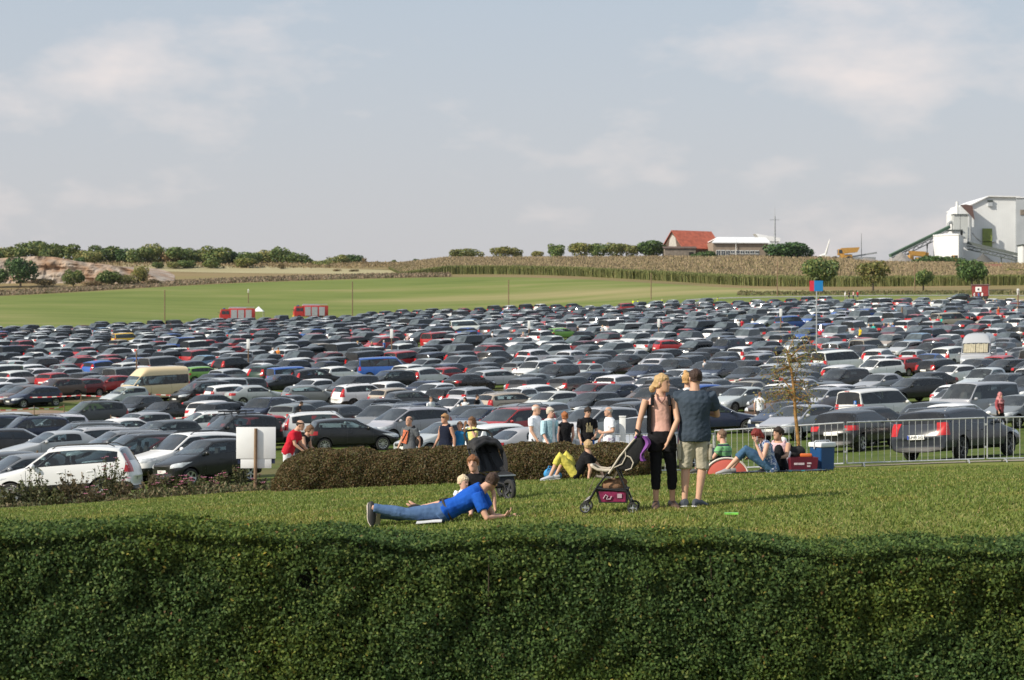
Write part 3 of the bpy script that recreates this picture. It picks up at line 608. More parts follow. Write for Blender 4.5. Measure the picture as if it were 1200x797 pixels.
heap(1056, 615, 13, 4.6, 'grey gravel heap at the foot of the green conveyor'); heap(1045, 612, 9, 3.0, 'low rubble heap left of the larger gravel heap', mat('rubble', (.30, .28, .26), .95, var=.3, vscale=2)); heap(1015, 640, 18, 2.6, 'flat pale gravel heap far left of the conveyor'); heap(1152, 628, 11, 4.5, 'dark heap under the sloping dark conveyor', mat('dark_heap', (.09, .09, .085), .95, var=.3))
def loader(px, d, label, scale=1.0, rz=0, dump=False):
    r = empty('dump_truck' if dump else 'wheel_loader', at(px, d, .2), rz, label, 'digger'); r.scale = (scale,)*3
    bm = bmesh.new(); box(bm, (.9, 0, 1.5), (3, 1.9, 1.1), bev=.12); obj('chassis', bm, yellow, r)
    bm = bmesh.new(); box(bm, (-.4, 0, 2.6), (1.5, 1.6, 1.5), bev=.1); cb = obj('cab', bm, yellow, r)
    bm = bmesh.new(); box(bm, (-.4, -.81, 2.75), (1.1, .03, .9)); box(bm, (-1.16, 0, 2.75), (.03, 1.2, .9)); obj('cab_window', bm, win_dark, cb, smooth=False)
    for x in (1.5, -1.9):
        for y in (-1.05, 1.05):
            bm = bmesh.new(); lathe(bm, [(.3, -.28), (.75, -.3), (.8, -.15), (.8, .15), (.75, .3), (.3, .28)], 'Y', 18, cap=True); w_ = obj('wheel', bm, rubber0, r); w_.location = (x, y, .8)
    if dump:
        bm = bmesh.new(); loft(bm, [[Vector((x, y, z)) for x, z in ((.1, 2.2), (3.6, 2.6), (4.2, 3.8), (-.3, 3.6))] for y in (-1.3, 1.3)]); obj('tipper_body', bm, yellow, r, smooth=False)
    else:
        bm = bmesh.new(); bar(bm, (-1.0, -.5, 2.0), (-3.0, -.5, 1.0), .2, .3); bar(bm, (-1.0, .5, 2.0), (-3.0, .5, 1.0), .2, .3); obj('boom', bm, yellow, r, smooth=False)
        bm = bmesh.new(); loft(bm, [[Vector((x, y, z)) for x, z in ((-2.9, .3), (-4.0, .3), (-3.2, .5), (-2.9, 1.5), (-2.75, 1.5), (-2.75, .3))] for y in (-1.4, 1.4)]); obj('bucket', bm, steel_d, r, smooth=False)
rubber0 = mat('loader_tyre', (.03, .03, .03), .9)
loader(1120, 612, 'yellow wheel loader right of the dark bushes', .95, R(20)); loader(987, 640, 'yellow dump truck at the left end of the plant yard', 1.25, 0, True); loader(1083, 624, 'orange yellow machine before the white box building', 1.1, R(180), True); loader(1066, 618, 'small yellow loader beside the gravel heap', .9, R(200))
r = empty('gravel_screen', at(1005, 640, 0), 0, 'long grey screening machine on the yard skyline', 'machine')
bm = bmesh.new(); box(bm, (0, 0, 1.4), (11, 2, 1.2)); bar(bm, (-5, 0, 1.6), (6, 0, 3.4), .8, .5); obj('frame', bm, steel, r, smooth=False)
bm = bmesh.new(); tube(bm, [(1.2, 0, 2), (1.2, 0, 9.5)], [.14, .05], 6); obj('lamp_mast', bm, steel_d, r)
# sheds and walls at the plant's foot
bm = bmesh.new(); p = at(1185, 560); box(bm, (0, 0, .8), (14, .5, 1.8)); o = obj('retaining_wall', bm, mat('old_concrete', (.26, .24, .22), .9, var=.2), smooth=False); o.location = p; tag(o, 'low grey wall below the plant at the right edge', 'wall')
r = empty('low_red_shed', at(1164, 555, -.2), 0, 'low shed with a rusty red roof below the plant', 'shed')
bm = bmesh.new(); box(bm, (0, 1.5, .9), (4.6, 3, 1.8)); obj('wall', bm, plank_d, r, smooth=False)
bm = bmesh.new(); loft(bm, [[Vector((x, -.4, 1.7)), Vector((x, 1.5, 2.5)), Vector((x, 3.4, 1.7)), Vector((x, 3.4, 1.85)), Vector((x, 1.5, 2.65)), Vector((x, -.4, 1.85))] for x in (-2.7, 2.7)]); obj('roof', bm, mat('rusty_roof', (.22, .08, .06), .8, var=.25), r, smooth=False)
# ------------------------------------------------------------------ cars: parametric bodies
paint = objcol_mat('car_paint', inner=(.05, .05, .05), rough=.24, metal=0, coat=.3, spec=.35, dust=.03)
black_trim = mat('black_trim', (.018, .018, .019), .5)
def glass_mat(name, tint, film, film_col, rough=.03):
    m = bpy.data.materials.new(name); m.use_nodes = True; t = m.node_tree; t.nodes.clear(); N = lambda ty: t.nodes.new(ty)
    tr = N('ShaderNodeBsdfTransparent'); tr.inputs[0].default_value = (*tint, 1); gl = N('ShaderNodeBsdfGlossy'); gl.inputs['Roughness'].default_value = rough; gl.inputs[0].default_value = (.95, .97, 1, 1)
    fr = N('ShaderNodeFresnel'); fr.inputs[0].default_value = 1.52; mr = N('ShaderNodeMath'); mr.operation = 'MULTIPLY'; mr.inputs[1].default_value = 1.15; mr.use_clamp = True; t.links.new(fr.outputs[0], mr.inputs[0])
    df = N('ShaderNodeBsdfDiffuse'); df.inputs[0].default_value = (*film_col, 1); nz = N('ShaderNodeTexNoise'); nz.inputs['Scale'].default_value = 2.2; tc_ = N('ShaderNodeTexCoord'); t.links.new(tc_.outputs['Object'], nz.inputs['Vector'])
    fm = N('ShaderNodeMath'); fm.operation = 'MULTIPLY'; fm.inputs[1].default_value = film*2; t.links.new(nz.outputs['Fac'], fm.inputs[0])
    m1 = N('ShaderNodeMixShader'); t.links.new(fm.outputs[0], m1.inputs[0]); t.links.new(tr.outputs[0], m1.inputs[1]); t.links.new(df.outputs[0], m1.inputs[2])
    m2 = N('ShaderNodeMixShader'); t.links.new(mr.outputs[0], m2.inputs[0]); t.links.new(m1.outputs[0], m2.inputs[1]); t.links.new(gl.outputs[0], m2.inputs[2])
    o = N('ShaderNodeOutputMaterial'); t.links.new(m2.outputs[0], o.inputs[0]); return m
glass_f = mat('car_glass', (.006, .009, .011), .04, spec=.5, var=.3, vscale=1.2)
glass = glass_mat('side_glass', (.46, .55, .56), .015, (.3, .3, .3)); glass_rear = glass_mat('rear_glass', (.20, .23, .24), .04, (.3, .3, .3)); glass_ws = glass_mat('front_glass', (.62, .68, .68), .08, (.34, .37, .38), .05)
glass_sky_dust = mat('windscreen_glass', (.075, .092, .10), .12, spec=.7, var=.5, vscale=2.0)  # sky reflection painted into the pale blue-grey base, together with dust
seat_m = mat('seat_fabric', (.06, .06, .063), .9, var=.2)
rubber = mat('rubber', (.022, .022, .022), .85)
alloy = mat('alloy', (.52, .53, .54), .3, metal=.8)
alloy_dark = mat('alloy_dark', (.10, .10, .105), .4, metal=.6)
lamp_clear = mat('headlamp_glass', (.50, .53, .56), .22, spec=.5, var=.3, vscale=9)
lamp_red = mat('tail_lamp', (.42, .012, .012), .12, spec=.7, var=.3, vscale=9)
plate_w = mat('plate_white', (.72, .72, .70), .4)
plate_y = mat('plate_yellow', (.75, .36, .02), .4)
plate_ink = mat('plate_ink', (.02, .02, .02), .5)
plate_eu = mat('plate_blue', (.02, .06, .35), .5)
soft_top = mat('soft_top', (.015, .015, .016), .8)
# s-values are metres behind the front bumper
TY = {
 'hatchback': dict(L=4.2, W=1.78, H=1.46, ax=(.86, 3.46), nose=.72, hood=.96, cowl=1.12, wt=1.95, B=2.45, Cp=3.25, rr=3.72, rz=1.38, rg=4.0, rgz=.98, tail=4.1, belt=(.93, 1.0), wr=.31),
 'city car': dict(L=3.6, W=1.64, H=1.49, ax=(.68, 3.0), nose=.76, hood=.98, cowl=.9, wt=1.62, B=2.05, Cp=2.75, rr=3.15, rz=1.41, rg=3.42, rgz=1.0, tail=3.52, belt=(.95, 1.02), wr=.29),
 'estate car': dict(L=4.65, W=1.82, H=1.47, ax=(.9, 3.62), nose=.72, hood=.95, cowl=1.25, wt=2.1, B=2.65, Cp=3.45, rr=4.22, rz=1.38, rg=4.48, rgz=.98, tail=4.56, belt=(.93, .98), wr=.32, rails=1),
 'SUV': dict(L=4.5, W=1.85, H=1.68, ax=(.9, 3.54), nose=.88, hood=1.08, cowl=1.2, wt=1.95, B=2.5, Cp=3.35, rr=4.05, rz=1.57, rg=4.34, rgz=1.12, tail=4.42, belt=(1.05, 1.12), wr=.355, rails=1, clad=1),
 'saloon': dict(L=4.62, W=1.8, H=1.44, ax=(.88, 3.62), nose=.72, hood=.95, cowl=1.32, wt=2.12, B=2.65, Cp=3.3, rr=3.45, rz=1.37, rg=4.02, rgz=1.03, tail=4.5, belt=(.93, .99), wr=.32, sedan=1),
 'people carrier': dict(L=4.68, W=1.86, H=1.66, ax=(.92, 3.74), nose=.80, hood=1.05, cowl=.95, wt=1.95, B=2.55, Cp=3.5, rr=4.35, rz=1.56, rg=4.56, rgz=1.05, tail=4.62, belt=(.98, 1.06), wr=.33, rails=1),
 'boxy van': dict(L=4.4, W=1.82, H=1.83, ax=(.86, 3.6), nose=.86, hood=1.1, cowl=.95, wt=1.6, B=2.2, Cp=3.2, rr=4.22, rz=1.77, rg=4.32, rgz=1.06, tail=4.36, belt=(1.05, 1.08), wr=.32),
 'long van': dict(L=5.0, W=1.92, H=1.95, ax=(.95, 4.0), nose=.9, hood=1.15, cowl=.9, wt=1.65, B=2.3, Cp=3.6, rr=4.82, rz=1.89, rg=4.9, rgz=1.12, tail=4.95, belt=(1.1, 1.12), wr=.34),
 'high van': dict(L=5.7, W=2.0, H=2.6, ax=(1.0, 4.4), nose=1.0, hood=1.3, cowl=.85, wt=1.95, B=2.35, Cp=4.0, rr=5.5, rz=2.55, rg=5.6, rgz=1.35, tail=5.65, belt=(1.22, 1.25), wr=.35, wtop=2.0, high=1),
 'convertible': dict(L=4.15, W=1.79, H=1.40, ax=(.85, 3.4), nose=.70, hood=.93, cowl=1.3, wt=2.0, B=2.6, Cp=2.75, rr=2.95, rz=1.33, rg=3.55, rgz=1.0, tail=4.05, belt=(.92, .97), wr=.32, sedan=1, soft=1),
 'pickup truck': dict(L=5.2, W=1.84, H=1.76, ax=(.95, 3.95), nose=.95, hood=1.12, cowl=1.2, wt=1.95, B=2.5, Cp=3.2, rr=3.35, rz=1.68, rg=3.5, rgz=1.14, tail=5.1, belt=(1.08, 1.12), wr=.37, sedan=1, clad=1),
}
def car_stations(P):
    L, W, H = P['L'], P['W']/2, P['H']; rgz, wtop = P['rgz'], P.get('wtop')
    zb = .24 if not P.get('clad') else .30
    nose, hood, cowl = P['nose'], P['hood'], P['cowl']; b0, b1 = P['belt']
    def hoodsec(w, z0, top):
        return [(0, z0), (w*.8, z0), (w*.965, z0+.11), (w, min(.56, top*.68)), (w*.985, top-.17), (w*.945, top-.05), (w*.85, top-.012), (w*.5, top+.008), (0, top+.018)]
    def cab(s, top, side=None):
        t = min(1, max(0, (s-cowl)/(P['rg']-cowl))); belt = b0+(b1-b0)*t
        z6 = side if side else top-.10
        if wtop: z6 = min(z6, wtop); wr6 = .90; wr7 = .84
        else:
            k = min(1, max(0, (z6-belt)/(H-.1-b0))); wr6 = .945-.155*k; wr7 = wr6*.80
        z7 = top-.025
        if wtop and top > wtop: z7 = top-.06
        return [(0, zb), (W*.8, zb), (W*.965, zb+.11), (W, .58), (W*.985, belt-.15), (W*.955, belt), (W*wr6, max(z6, belt+.004)), (W*wr7, z7), (0, top)]
    S = []
    def add(s, sec, cf): S.append((L/2-s, sec, cf))
    add(0.0, hoodsec(W*.74, zb+.05, nose-.14), .16)
    add(.035, hoodsec(W*.86, zb, nose-.05), .17)
    add(.16, hoodsec(W*.965, zb-.02, nose+.01), .16)
    add(P['ax'][0]-.1, hoodsec(W, zb, nose+(hood-nose)*.62), .14)
    add(cowl-.12, hoodsec(W, zb, hood-.012), .13)
    add(cowl, cab(cowl, hood+.02, hood), .13)
    zm = hood+(H-.05-hood)*.55
    if P.get('high'): zm = wtop if wtop else zm
    add(cowl+(P['wt']-cowl)*.55, cab(cowl+(P['wt']-cowl)*.55, zm, zm-.04), .12)
    add(P['wt'], cab(P['wt'], H-.035), .08)
    add(P['B'], cab(P['B'], H), .03)
    add(P['Cp'], cab(P['Cp'], H-.012), 0)
    add(P['rr'], cab(P['rr'], P['rz']), -.03)
    add(P['rg'], cab(P['rg'], rgz+.012, rgz), -.10)
    if P.get('sedan'):
        add(P['tail'], hoodsec(W*.97, zb, rgz-.01), -.12); add(P['tail']+.06, hoodsec(W*.95, zb, rgz-.10), -.14)
        add(L-.01, hoodsec(W*.84, zb+.05, .72), -.15)
    else:
        zt = .60 if not P.get('clad') else .68
        zz = rgz if L-P['tail'] > .06 else rgz
        add(P['tail'], hoodsec(W*.975, zb, rgz-.14), -.11); add(L-.03, hoodsec(W*.95, zb, zt+.10), -.13)
        add(L, hoodsec(W*.85, zb+.04, zt), -.14)
    return S
NPT = 16
def car_cage(P):
    S = car_stations(P); bm = bmesh.new(); W = P['W']/2; rings = []
    hatch_tail = not P.get('sedan')
    for si, (x, sec, cf) in enumerate(S):
        pts = list(sec)+[(-y, z) for y, z in sec[-2:0:-1]]
        rings.append([bm.verts.new((x - cf*(y/W)**2, y, z)) for y, z in pts])
    cre = bm.edges.layers.float.new('crease_edge'); n = len(S)
    for i in range(n-1):
        for j in range(NPT):
            k = (j+1) % NPT; f = bm.faces.new((rings[i][j], rings[i][k], rings[i+1][k], rings[i+1][j])); m = j if j < 8 else 15-j
            tg = 0
            ws_last = 5 if P.get('high') else 6
            if m in (6, 7) and 5 <= i <= ws_last: tg = 1
            elif m == 5 and 5 <= i <= (8 if P.get('sedan') else 9): tg = 2
            elif m in (6, 7) and i == 10 and not (P['L'] > 5.1 and False): tg = 3
            elif m <= 2 and P.get('clad'): tg = 5 if m < 2 else 5
            elif m <= 1: tg = 5
            if P.get('soft') and tg == 0 and m >= 5 and 7 <= i <= 10: tg = 6
            if P.get('soft') and m == 5 and i >= 8 and tg == 2: tg = 6
            f.material_index = tg
    for r in (rings[0], rings[-1]):
        for j in range(8):
            a, b, c, d = r[j], r[j+1], r[(16-j-1) % 16], r[(16-j) % 16]
            vs_ = []
            for v in (a, b, c, d):
                if v not in vs_: vs_.append(v)
            f = bm.faces.new(vs_); f.material_index = 5 if j < 2 else 0
    for e in bm.edges:                                   # keep the glass lines, belt and hood edges crisp
        ms = {f.material_index for f in e.link_faces}
        if len(ms) > 1: e[cre] = .75
    def crease(i0, i1, j, v):
        for jj in {j, 16-j}:
            for i in range(i0, i1):
                e = bm.edges.get((rings[i][jj], rings[i+1][jj]))
                if e: e[cre] = max(e[cre], v)
    crease(2, n-2, 5, .45); crease(2, 5, 6, .35); crease(2, n-2, 4, .25)
    for i in ((1, 2) if True else ()):
        for j in range(NPT):
            e = bm.edges.get((rings[i][j], rings[i][(j+1) % NPT]))
            if e and e.link_faces: e[cre] = max(e[cre], .2)
    for i in (n-2, 11):
        for j in range(NPT):
            e = bm.edges.get((rings[i][j], rings[i][(j+1) % NPT]))
            if e: e[cre] = max(e[cre], .35)
    bmesh.ops.recalc_face_normals(bm, faces=bm.faces)
    return bm
dg_objs = []
def eval_mesh(o):
    dg = bpy.context.evaluated_depsgraph_get(); return bpy.data.meshes.new_from_object(o.evaluated_get(dg))
def drape(bm, bvh, quad, kind, nu=6, nv=4, off=.007, mi=0, ang=0):
    """quad of 4 corners in the projection plane; kind front/rear/left/right; ang turns the ray about z"""
    base = {'front': 0, 'left': 90, 'rear': 180, 'right': 270}[kind]+ang
    d = Vector((math.cos(R(base)), math.sin(R(base)), 0)); sx = Vector((-d.y, d.x, 0))
    a, b, c, e = [Vector(q) for q in quad]; G_ = {}
    for i in range(nu+1):
        for j in range(nv+1):
            u, v = i/nu, j/nv; p = (a*(1-u)+b*u)*(1-v)+(e*(1-u)+c*u)*v
            o = d*6+sx*p.x+Vector((0, 0, p.y)); loc, nor, _, _ = bvh.ray_cast(o, -d)
            if loc is not None and nor is not None:
                if nor.dot(d) < 0: nor = -nor
                G_[i, j] = bm.verts.new(loc+nor*off)
    for i in range(nu):
        for j in range(nv):
            q = [G_.get(k) for k in ((i, j), (i+1, j), (i+1, j+1), (i, j+1))]
            if all(q) and max((q[0].co-q[2].co).length, (q[1].co-q[3].co).length) < .5:
                f = bm.faces.new(q); f.material_index = mi
def fin(bm, name, m, n2=True):
    """a part mesh: double sided shell given a little thickness"""
    return bm_mesh(bm, name, m, True, 40)
def mirrored(quad): return [(-x, z) for x, z in quad]
WHEELS = {}
def wheel_meshes(r, style):
    if (r, style) in WHEELS: return WHEELS[r, style]
    bm = bmesh.new(); wd = .21
    lathe(bm, [(r*.66, -wd/2), (r*.90, -wd/2), (r*.975, -wd*.38), (r, -wd*.2), (r, wd*.2), (r*.975, wd*.38), (r*.90, wd/2), (r*.66, wd/2), (r*.60, wd*.30), (r*.60, -wd*.3), (r*.66, -wd/2)], 'Y', 28)
    tyre = bm_mesh(bm, 'wheel', rubber)
    bm = bmesh.new(); f = r*.67
    lathe(bm, [(f, .105), (f*.9, .10), (f*.9, .03), (0.002, .03)], 'Y', 28, mi=1)
    lathe(bm, [(f*1.0, .098), (f*1.0, .112), (f*.90, .108), (f*.90, .09)], 'Y', 28)
    ns = 5 if style % 2 == 0 else 10
    for k in range(ns):
        a = 2*math.pi*k/ns
        for da in ((-.12, .12) if ns == 5 else (0,)):
            bar(bm, (math.cos(a)*.03, .088, math.sin(a)*.03), (math.cos(a+da)*f*.95, .098, math.sin(a+da)*f*.95), .035 if ns == 5 else .03, .03)
    lathe(bm, [(.055, .08), (.055, .112), (.001, .115)], 'Y', 12)
    rim = bm_mesh(bm, 'rim', [alloy if style < 2 else alloy_dark, black_trim])
    WHEELS[r, style] = (tyre, rim); return tyre, rim

def make_proto(kind):
    P = TY[kind]; L, W, H = P['L'], P['W'], P['H']
    bm = car_cage(P); me = bpy.data.meshes.new('t'); bm.to_mesh(me); bm.free()
    for k in range(7): me.materials.append(None)
    o = bpy.data.objects.new('t', me); C.objects.link(o)
    md = o.modifiers.new('s', 'SUBSURF'); md.levels = 2; md.render_levels = 2
    me2 = eval_mesh(o); C.objects.unlink(o); bpy.data.objects.remove(o)
    bm = bmesh.new(); bm.from_mesh(me2); bpy.data.meshes.remove(me2)
    zs = [v.co.z for v in bm.verts]; xs_ = [v.co.x for v in bm.verts]; ys_ = [v.co.y for v in bm.verts]
    sx, sy, sz = L/(max(xs_)-min(xs_)), W/(max(ys_)-min(ys_)), H/max(zs)
    cx = (max(xs_)+min(xs_))/2
    for v in bm.verts: v.co = Vector(((v.co.x-cx)*sx, v.co.y*sy, v.co.z*sz))
    parts = []
    groups = [(1, 'windscreen', .035), (3, 'rear_window', .05), (2, 'side_window', .038)]
    glass_src = []
    for tg, nm, th in groups:
        fs = [f for f in bm.faces if f.material_index == tg]
        if nm == 'rear_window' and kind == 'pickup truck': pass
        if tg == 2: sets = [[f for f in fs if f.calc_center_median().y > 0], [f for f in fs if f.calc_center_median().y < 0]]
        else: sets = [fs]
        for fset in sets:
            if not fset: continue
            q = bmesh.ops.inset_region(bm, faces=fset, thickness=th, depth=0, use_even_offset=True, use_boundary=True)
            for f in q['faces']: f.material_index = 0 if tg != 3 else 0
            glass_src.append((nm, [f for f in fset if f.is_valid]))
    xB, xC = L/2-P['B'], L/2-P['Cp']
    def extract(nm, faces, m, th=.012):
        b2 = bmesh.new(); mp_ = {}
        for f in faces:
            vs_ = []
            for v in f.verts:
                if v not in mp_: mp_[v] = b2.verts.new(v.co + v.normal*.003)
                vs_.append(mp_[v])
            b2.faces.new(vs_)
        if not b2.faces: b2.free(); return
        bmesh.ops.inset_region(b2, faces=list(b2.faces), thickness=th, depth=0, use_even_offset=True, use_boundary=True)
        inner = set(b2.faces)
        for v in b2.verts: v.co = v.co
        parts.append((nm, bm_mesh(b2, nm, m), []))
    bm.normal_update()
    for nm, fs in glass_src:
        if nm == 'side_window':
            fr = [f for f in fs if f.calc_center_median().x > xB]; rr = [f for f in fs if xC-.02 < f.calc_center_median().x <= xB]; qq = [f for f in fs if f.calc_center_median().x <= xC-.02]
            for g in (fr, rr, qq):
                if g:
                    b2 = bmesh.new(); mp_ = {}
                    for f in g:
                        vs_ = []
                        for v in f.verts:
                            if v not in mp_: mp_[v] = b2.verts.new(v.co + v.normal*.004)
                            vs_.append(mp_[v])
                        b2.faces.new(vs_)
                    q = bmesh.ops.inset_region(b2, faces=list(b2.faces), thickness=.03, depth=0, use_even_offset=True, use_boundary=True)
                    bmesh.ops.delete(b2, geom=q['faces'], context='FACES')
                    if b2.faces: parts.append(('side_window', bm_mesh(b2, 'side_window', glass, recalc=False), []))
                    else: b2.free()
        else:
            b2 = bmesh.new(); mp_ = {}
            for f in fs:
                vs_ = []
                for v in f.verts:
                    if v not in mp_: mp_[v] = b2.verts.new(v.co + v.normal*.004)
                    vs_.append(mp_[v])
                b2.faces.new(vs_)
            if b2.faces: parts.append((nm, bm_mesh(b2, nm, glass_ws if nm == 'windscreen' else glass_rear, recalc=False), []))
            else: b2.free()
        for f in fs: f.material_index = 7
    for f in bm.faces:
        mi = f.material_index; f.material_index = {0: 0, 1: 1, 5: 1, 6: 2, 7: 3}.get(mi, 1)
    bvh = BVHTree.FromBMesh(bm)
    # wheel wells
    body = bpy.data.meshes.new('b'); bm.to_mesh(body); bm.free()
    for m in (paint, black_trim, soft_top, black_trim): body.materials.append(m)
    ob = bpy.data.objects.new('b', body); C.objects.link(ob)
    r = P['wr']
    cb = bmesh.new()
    for s in P['ax']:
        for sg in (1, -1):
            q = bmesh.ops.create_cone(cb, cap_ends=True, segments=28, radius1=r+.055, radius2=r+.055, depth=.62, matrix=mtx((L/2-s, sg*(W/2-.05), r), (R(90), 0, 0)))
    for f in cb.faces: f.material_index = 1
    cm = bpy.data.meshes.new('c'); cb.to_mesh(cm); cb.free(); cm.materials.append(paint); cm.materials.append(black_trim)
    co = bpy.data.objects.new('c', cm); C.objects.link(co)
    md = ob.modifiers.new('x', 'BOOLEAN'); md.object = co; md.operation = 'DIFFERENCE'; md.solver = 'EXACT'
    res = eval_mesh(ob)
    for q in (ob, co): C.objects.unlink(q); bpy.data.objects.remove(q)
    bm = bmesh.new(); bm.from_mesh(res); bpy.data.meshes.remove(res)
    bmesh.ops.delete(bm, geom=[f for f in bm.faces if f.material_index == 3], context='FACES')
    # door seams, sill lines, handles as fine dark strips on the body
    b0 = P['belt'][0]; clad = P.get('clad')
    xa, xb2 = L/2-P['cowl']-.16, L/2-P['Cp']
    for side in ('left', 'right'):
        sg = 1 if side == 'right' else -1      # sx of 'left' view runs along -x
        X = lambda x: sg*x
        for xx in ((xa, xB, xb2) if kind not in ('convertible', 'city car') else (xa, xB-.25)):
            z0, z1 = .36, b0-.03
            drape(bm, bvh, [(X(xx)-.006, z0), (X(xx)+.006, z0), (X(xx)+.006, z1), (X(xx)-.006, z1)], side, 1, 6, .003, 1)
        drape(bm, bvh, [(X(xa), .355), (X(xb2), .355), (X(xb2), .365), (X(xa), .365)], side, 8, 1, .003, 1)
    # front: grille and lower intake; rear: bumper strip
    nz_ = P['nose']
    drape(bm, bvh, [(-.50, nz_-.19), (.50, nz_-.19), (.54, nz_-.06), (-.54, nz_-.06)], 'front', 10, 3, .004, 1)
    drape(bm, bvh, [(-.62, .27), (.62, .27), (.56, .41), (-.56, .41)], 'front', 10, 3, .004, 1)
    drape(bm, bvh, [(-.7, .26), (.7, .26), (.7, .36), (-.7, .36)], 'rear', 10, 2, .004, 1)
    me = bm_mesh(bm, 'body', [paint, black_trim, soft_top], True, 38)
    out = [('body', me, [])]+parts
    zt = H-.30 if not P.get('high') else 1.75; hw = W/2
    for sg in (1, -1):
        b2 = bmesh.new(); loft(b2, [[Vector((xB+x, sg*hw*.42+y*w_, z)) for y, w_ in ((-.22, k), (.22, k))]+[Vector((xB+x-t, sg*hw*.42+y*w_, z)) for y, w_ in ((.22, k), (-.22, k))] for x, z, k, t in ((.28, .42, 1, .16), (.12, zt-.42, 1, .13), (.08, zt-.20, .82, .09), (.075, zt-.17, .5, .07), (.06, zt, .5, .08))]); out.append(('front_seat', bm_mesh(b2, 'front_seat', seat_m, False), []))
    if kind not in ('convertible',):
        b2 = bmesh.new(); xr_ = max(xC-.25, -L/2+.75); loft(b2, [[Vector((xr_+x, y*k, z)) for y in (-hw*.74, hw*.74)]+[Vector((xr_+x-.12, y*k, z)) for y in (hw*.74, -hw*.74)] for x, z, k in ((.2, .42, 1), (.02, zt-.24, 1), (0, zt-.18, .9))])
        for y in (-.42, .42): box(b2, (xr_-.06, y*hw, zt-.08), (.08, .24, .22), bev=.02)
        out.append(('rear_seat', bm_mesh(b2, 'rear_seat', seat_m, False), []))
    b2 = bmesh.new(); xd = L/2-P['cowl']-.42; loft(b2, [[Vector((xd+x, y, z)) for x, z in ((-.25, P['hood']-.30), (.30, P['hood']-.30), (.30, P['hood']-.08), (-.05, P['hood']-.05), (-.25, P['hood']-.10))] for y in (-hw*.76, hw*.76)]); out.append(('dashboard', bm_mesh(b2, 'dashboard', black_trim, False), []))
    # lamps, plates
    hl = [(.24+.28*(W/1.8), nz_-.17), (.86*W/1.8, nz_-.13), (.88*W/1.8, nz_+.03), (.30+.26*(W/1.8), nz_-.03)]
    for sg in (1, -1):
        b2 = bmesh.new(); q = hl if sg > 0 else mirrored(hl); drape(b2, bvh, q, 'front', 8, 5, .008, 0)
        out.append(('headlight', fin(b2, 'headlight', lamp_clear), []))
    rz_ = P['rgz']
    tall = kind in ('estate car', 'SUV', 'people carrier', 'boxy van', 'long van', 'high van', 'city car')
    for sg in (1, -1):
        b2 = bmesh.new(); ang = 38*sg; d_ = R(180+ang); dx, dy = math.cos(d_), math.sin(d_)
        xr = -(P['tail']-L/2)
        p0 = -dy*xr + dx*(-sg*(W/2-.05)); wv = .19 if tall else .24
        if tall: e_ = sg if False else 1; tp = .26 if kind == 'SUV' else .08; q = [(p0-wv, rz_-.27), (p0+wv, rz_-.27), (p0+wv*.72, rz_+tp), (p0-wv*(.72 if kind != 'SUV' else .3), rz_+tp)]
        else: q = [(p0-wv, rz_-.22), (p0+wv, rz_-.22), (p0+wv, rz_-.05), (p0-wv, rz_-.05)]
        drape(b2, bvh, q, 'rear', 8, 6, .008, 0, ang=ang)
        if b2.faces: out.append(('taillight', fin(b2, 'taillight', lamp_red), []))
        else: b2.free()
    for kd, z in (('front', .43), ('rear', .62 if not P.get('sedan') else .6)):
        b2 = bmesh.new(); drape(b2, bvh, [(-.26, z), (.26, z), (.26, z+.11), (-.26, z+.11)], kd, 4, 2, .014, 0)
        if b2.faces: out.append(('number_plate', fin(b2, 'number_plate', plate_w), []))
        else: b2.free()
    for sg in (1, -1):
        b2 = bmesh.new(); mxp = (L/2-P['cowl']-.38, sg*(W/2+.055), b0+.09)
        ellipsoid(b2, mxp, (.075, .105, .075), seg=10, rings=7); bar(b2, (mxp[0], sg*(W/2-.08), b0+.04), (mxp[0], sg*(W/2+.04), b0+.07), .05, .04)
        out.append(('door_mirror', bm_mesh(b2, 'door_mirror', paint), []))
    if P.get('rails'):
        for sg in (1, -1):
            b2 = bmesh.new(); zt = H-.015; yw = sg*W/2*.70
            pts = [(L/2-P['wt']-.15, yw, zt-.055), (L/2-P['wt']-.3, yw, zt+.03), (L/2-P['rr']+.35, yw, zt+.02), (L/2-P['rr']+.15, yw, zt-.07)]
            tube(b2, pts, .017, 6); out.append(('roof_rail', bm_mesh(b2, 'roof_rail', alloy if kind != 'SUV' else black_trim), []))
    for sg in (1, -1):
        for xx in (xB+.17, xC+.16):
            if kind in ('convertible', 'city car') and xx < xB: continue
            b2 = bmesh.new(); box(b2, (xx, sg*(W/2*.988), b0-.13), (.17, .03, .028), bev=.008); out.append(('door_handle', bm_mesh(b2, 'door_handle', paint), []))
    return dict(P=P, parts=out, kind=kind)
PROTO = {k: make_proto(k) for k in TY}
PAINTED = {'body', 'door_mirror', 'door_handle'}
COL = {'white': (.72, .73, .73), 'silver': (.42, .44, .46), 'light grey': (.30, .31, .33), 'grey': (.16, .17, .18), 'dark grey': (.055, .06, .066), 'black': (.014, .015, .017),
       'navy': (.014, .022, .05), 'blue': (.03, .10, .36), 'light blue': (.16, .27, .42), 'red': (.36, .025, .028), 'maroon': (.13, .016, .02), 'beige': (.34, .29, .235), 'brown': (.09, .062, .05),
       'lime green': (.17, .36, .07), 'dark green': (.02, .05, .035), 'yellow': (.65, .40, .03), 'cream': (.62, .50, .30), 'orange': (.55, .12, .02)}
CARS = []      # dicts with placement
def corners(c):
    P = TY[c['type']]; a = R(c['yaw']); f = np.array([math.sin(a), math.cos(a)]); s = np.array([f[1], -f[0]])
    p = np.array([c['x'], c['y']]); l, w_ = P['L']*c.get('sc', 1)/2, P['W']/2
    return [p+f*l*i+s*w_*j for i, j in ((1, 1), (1, -1), (-1, -1), (-1, 1))]
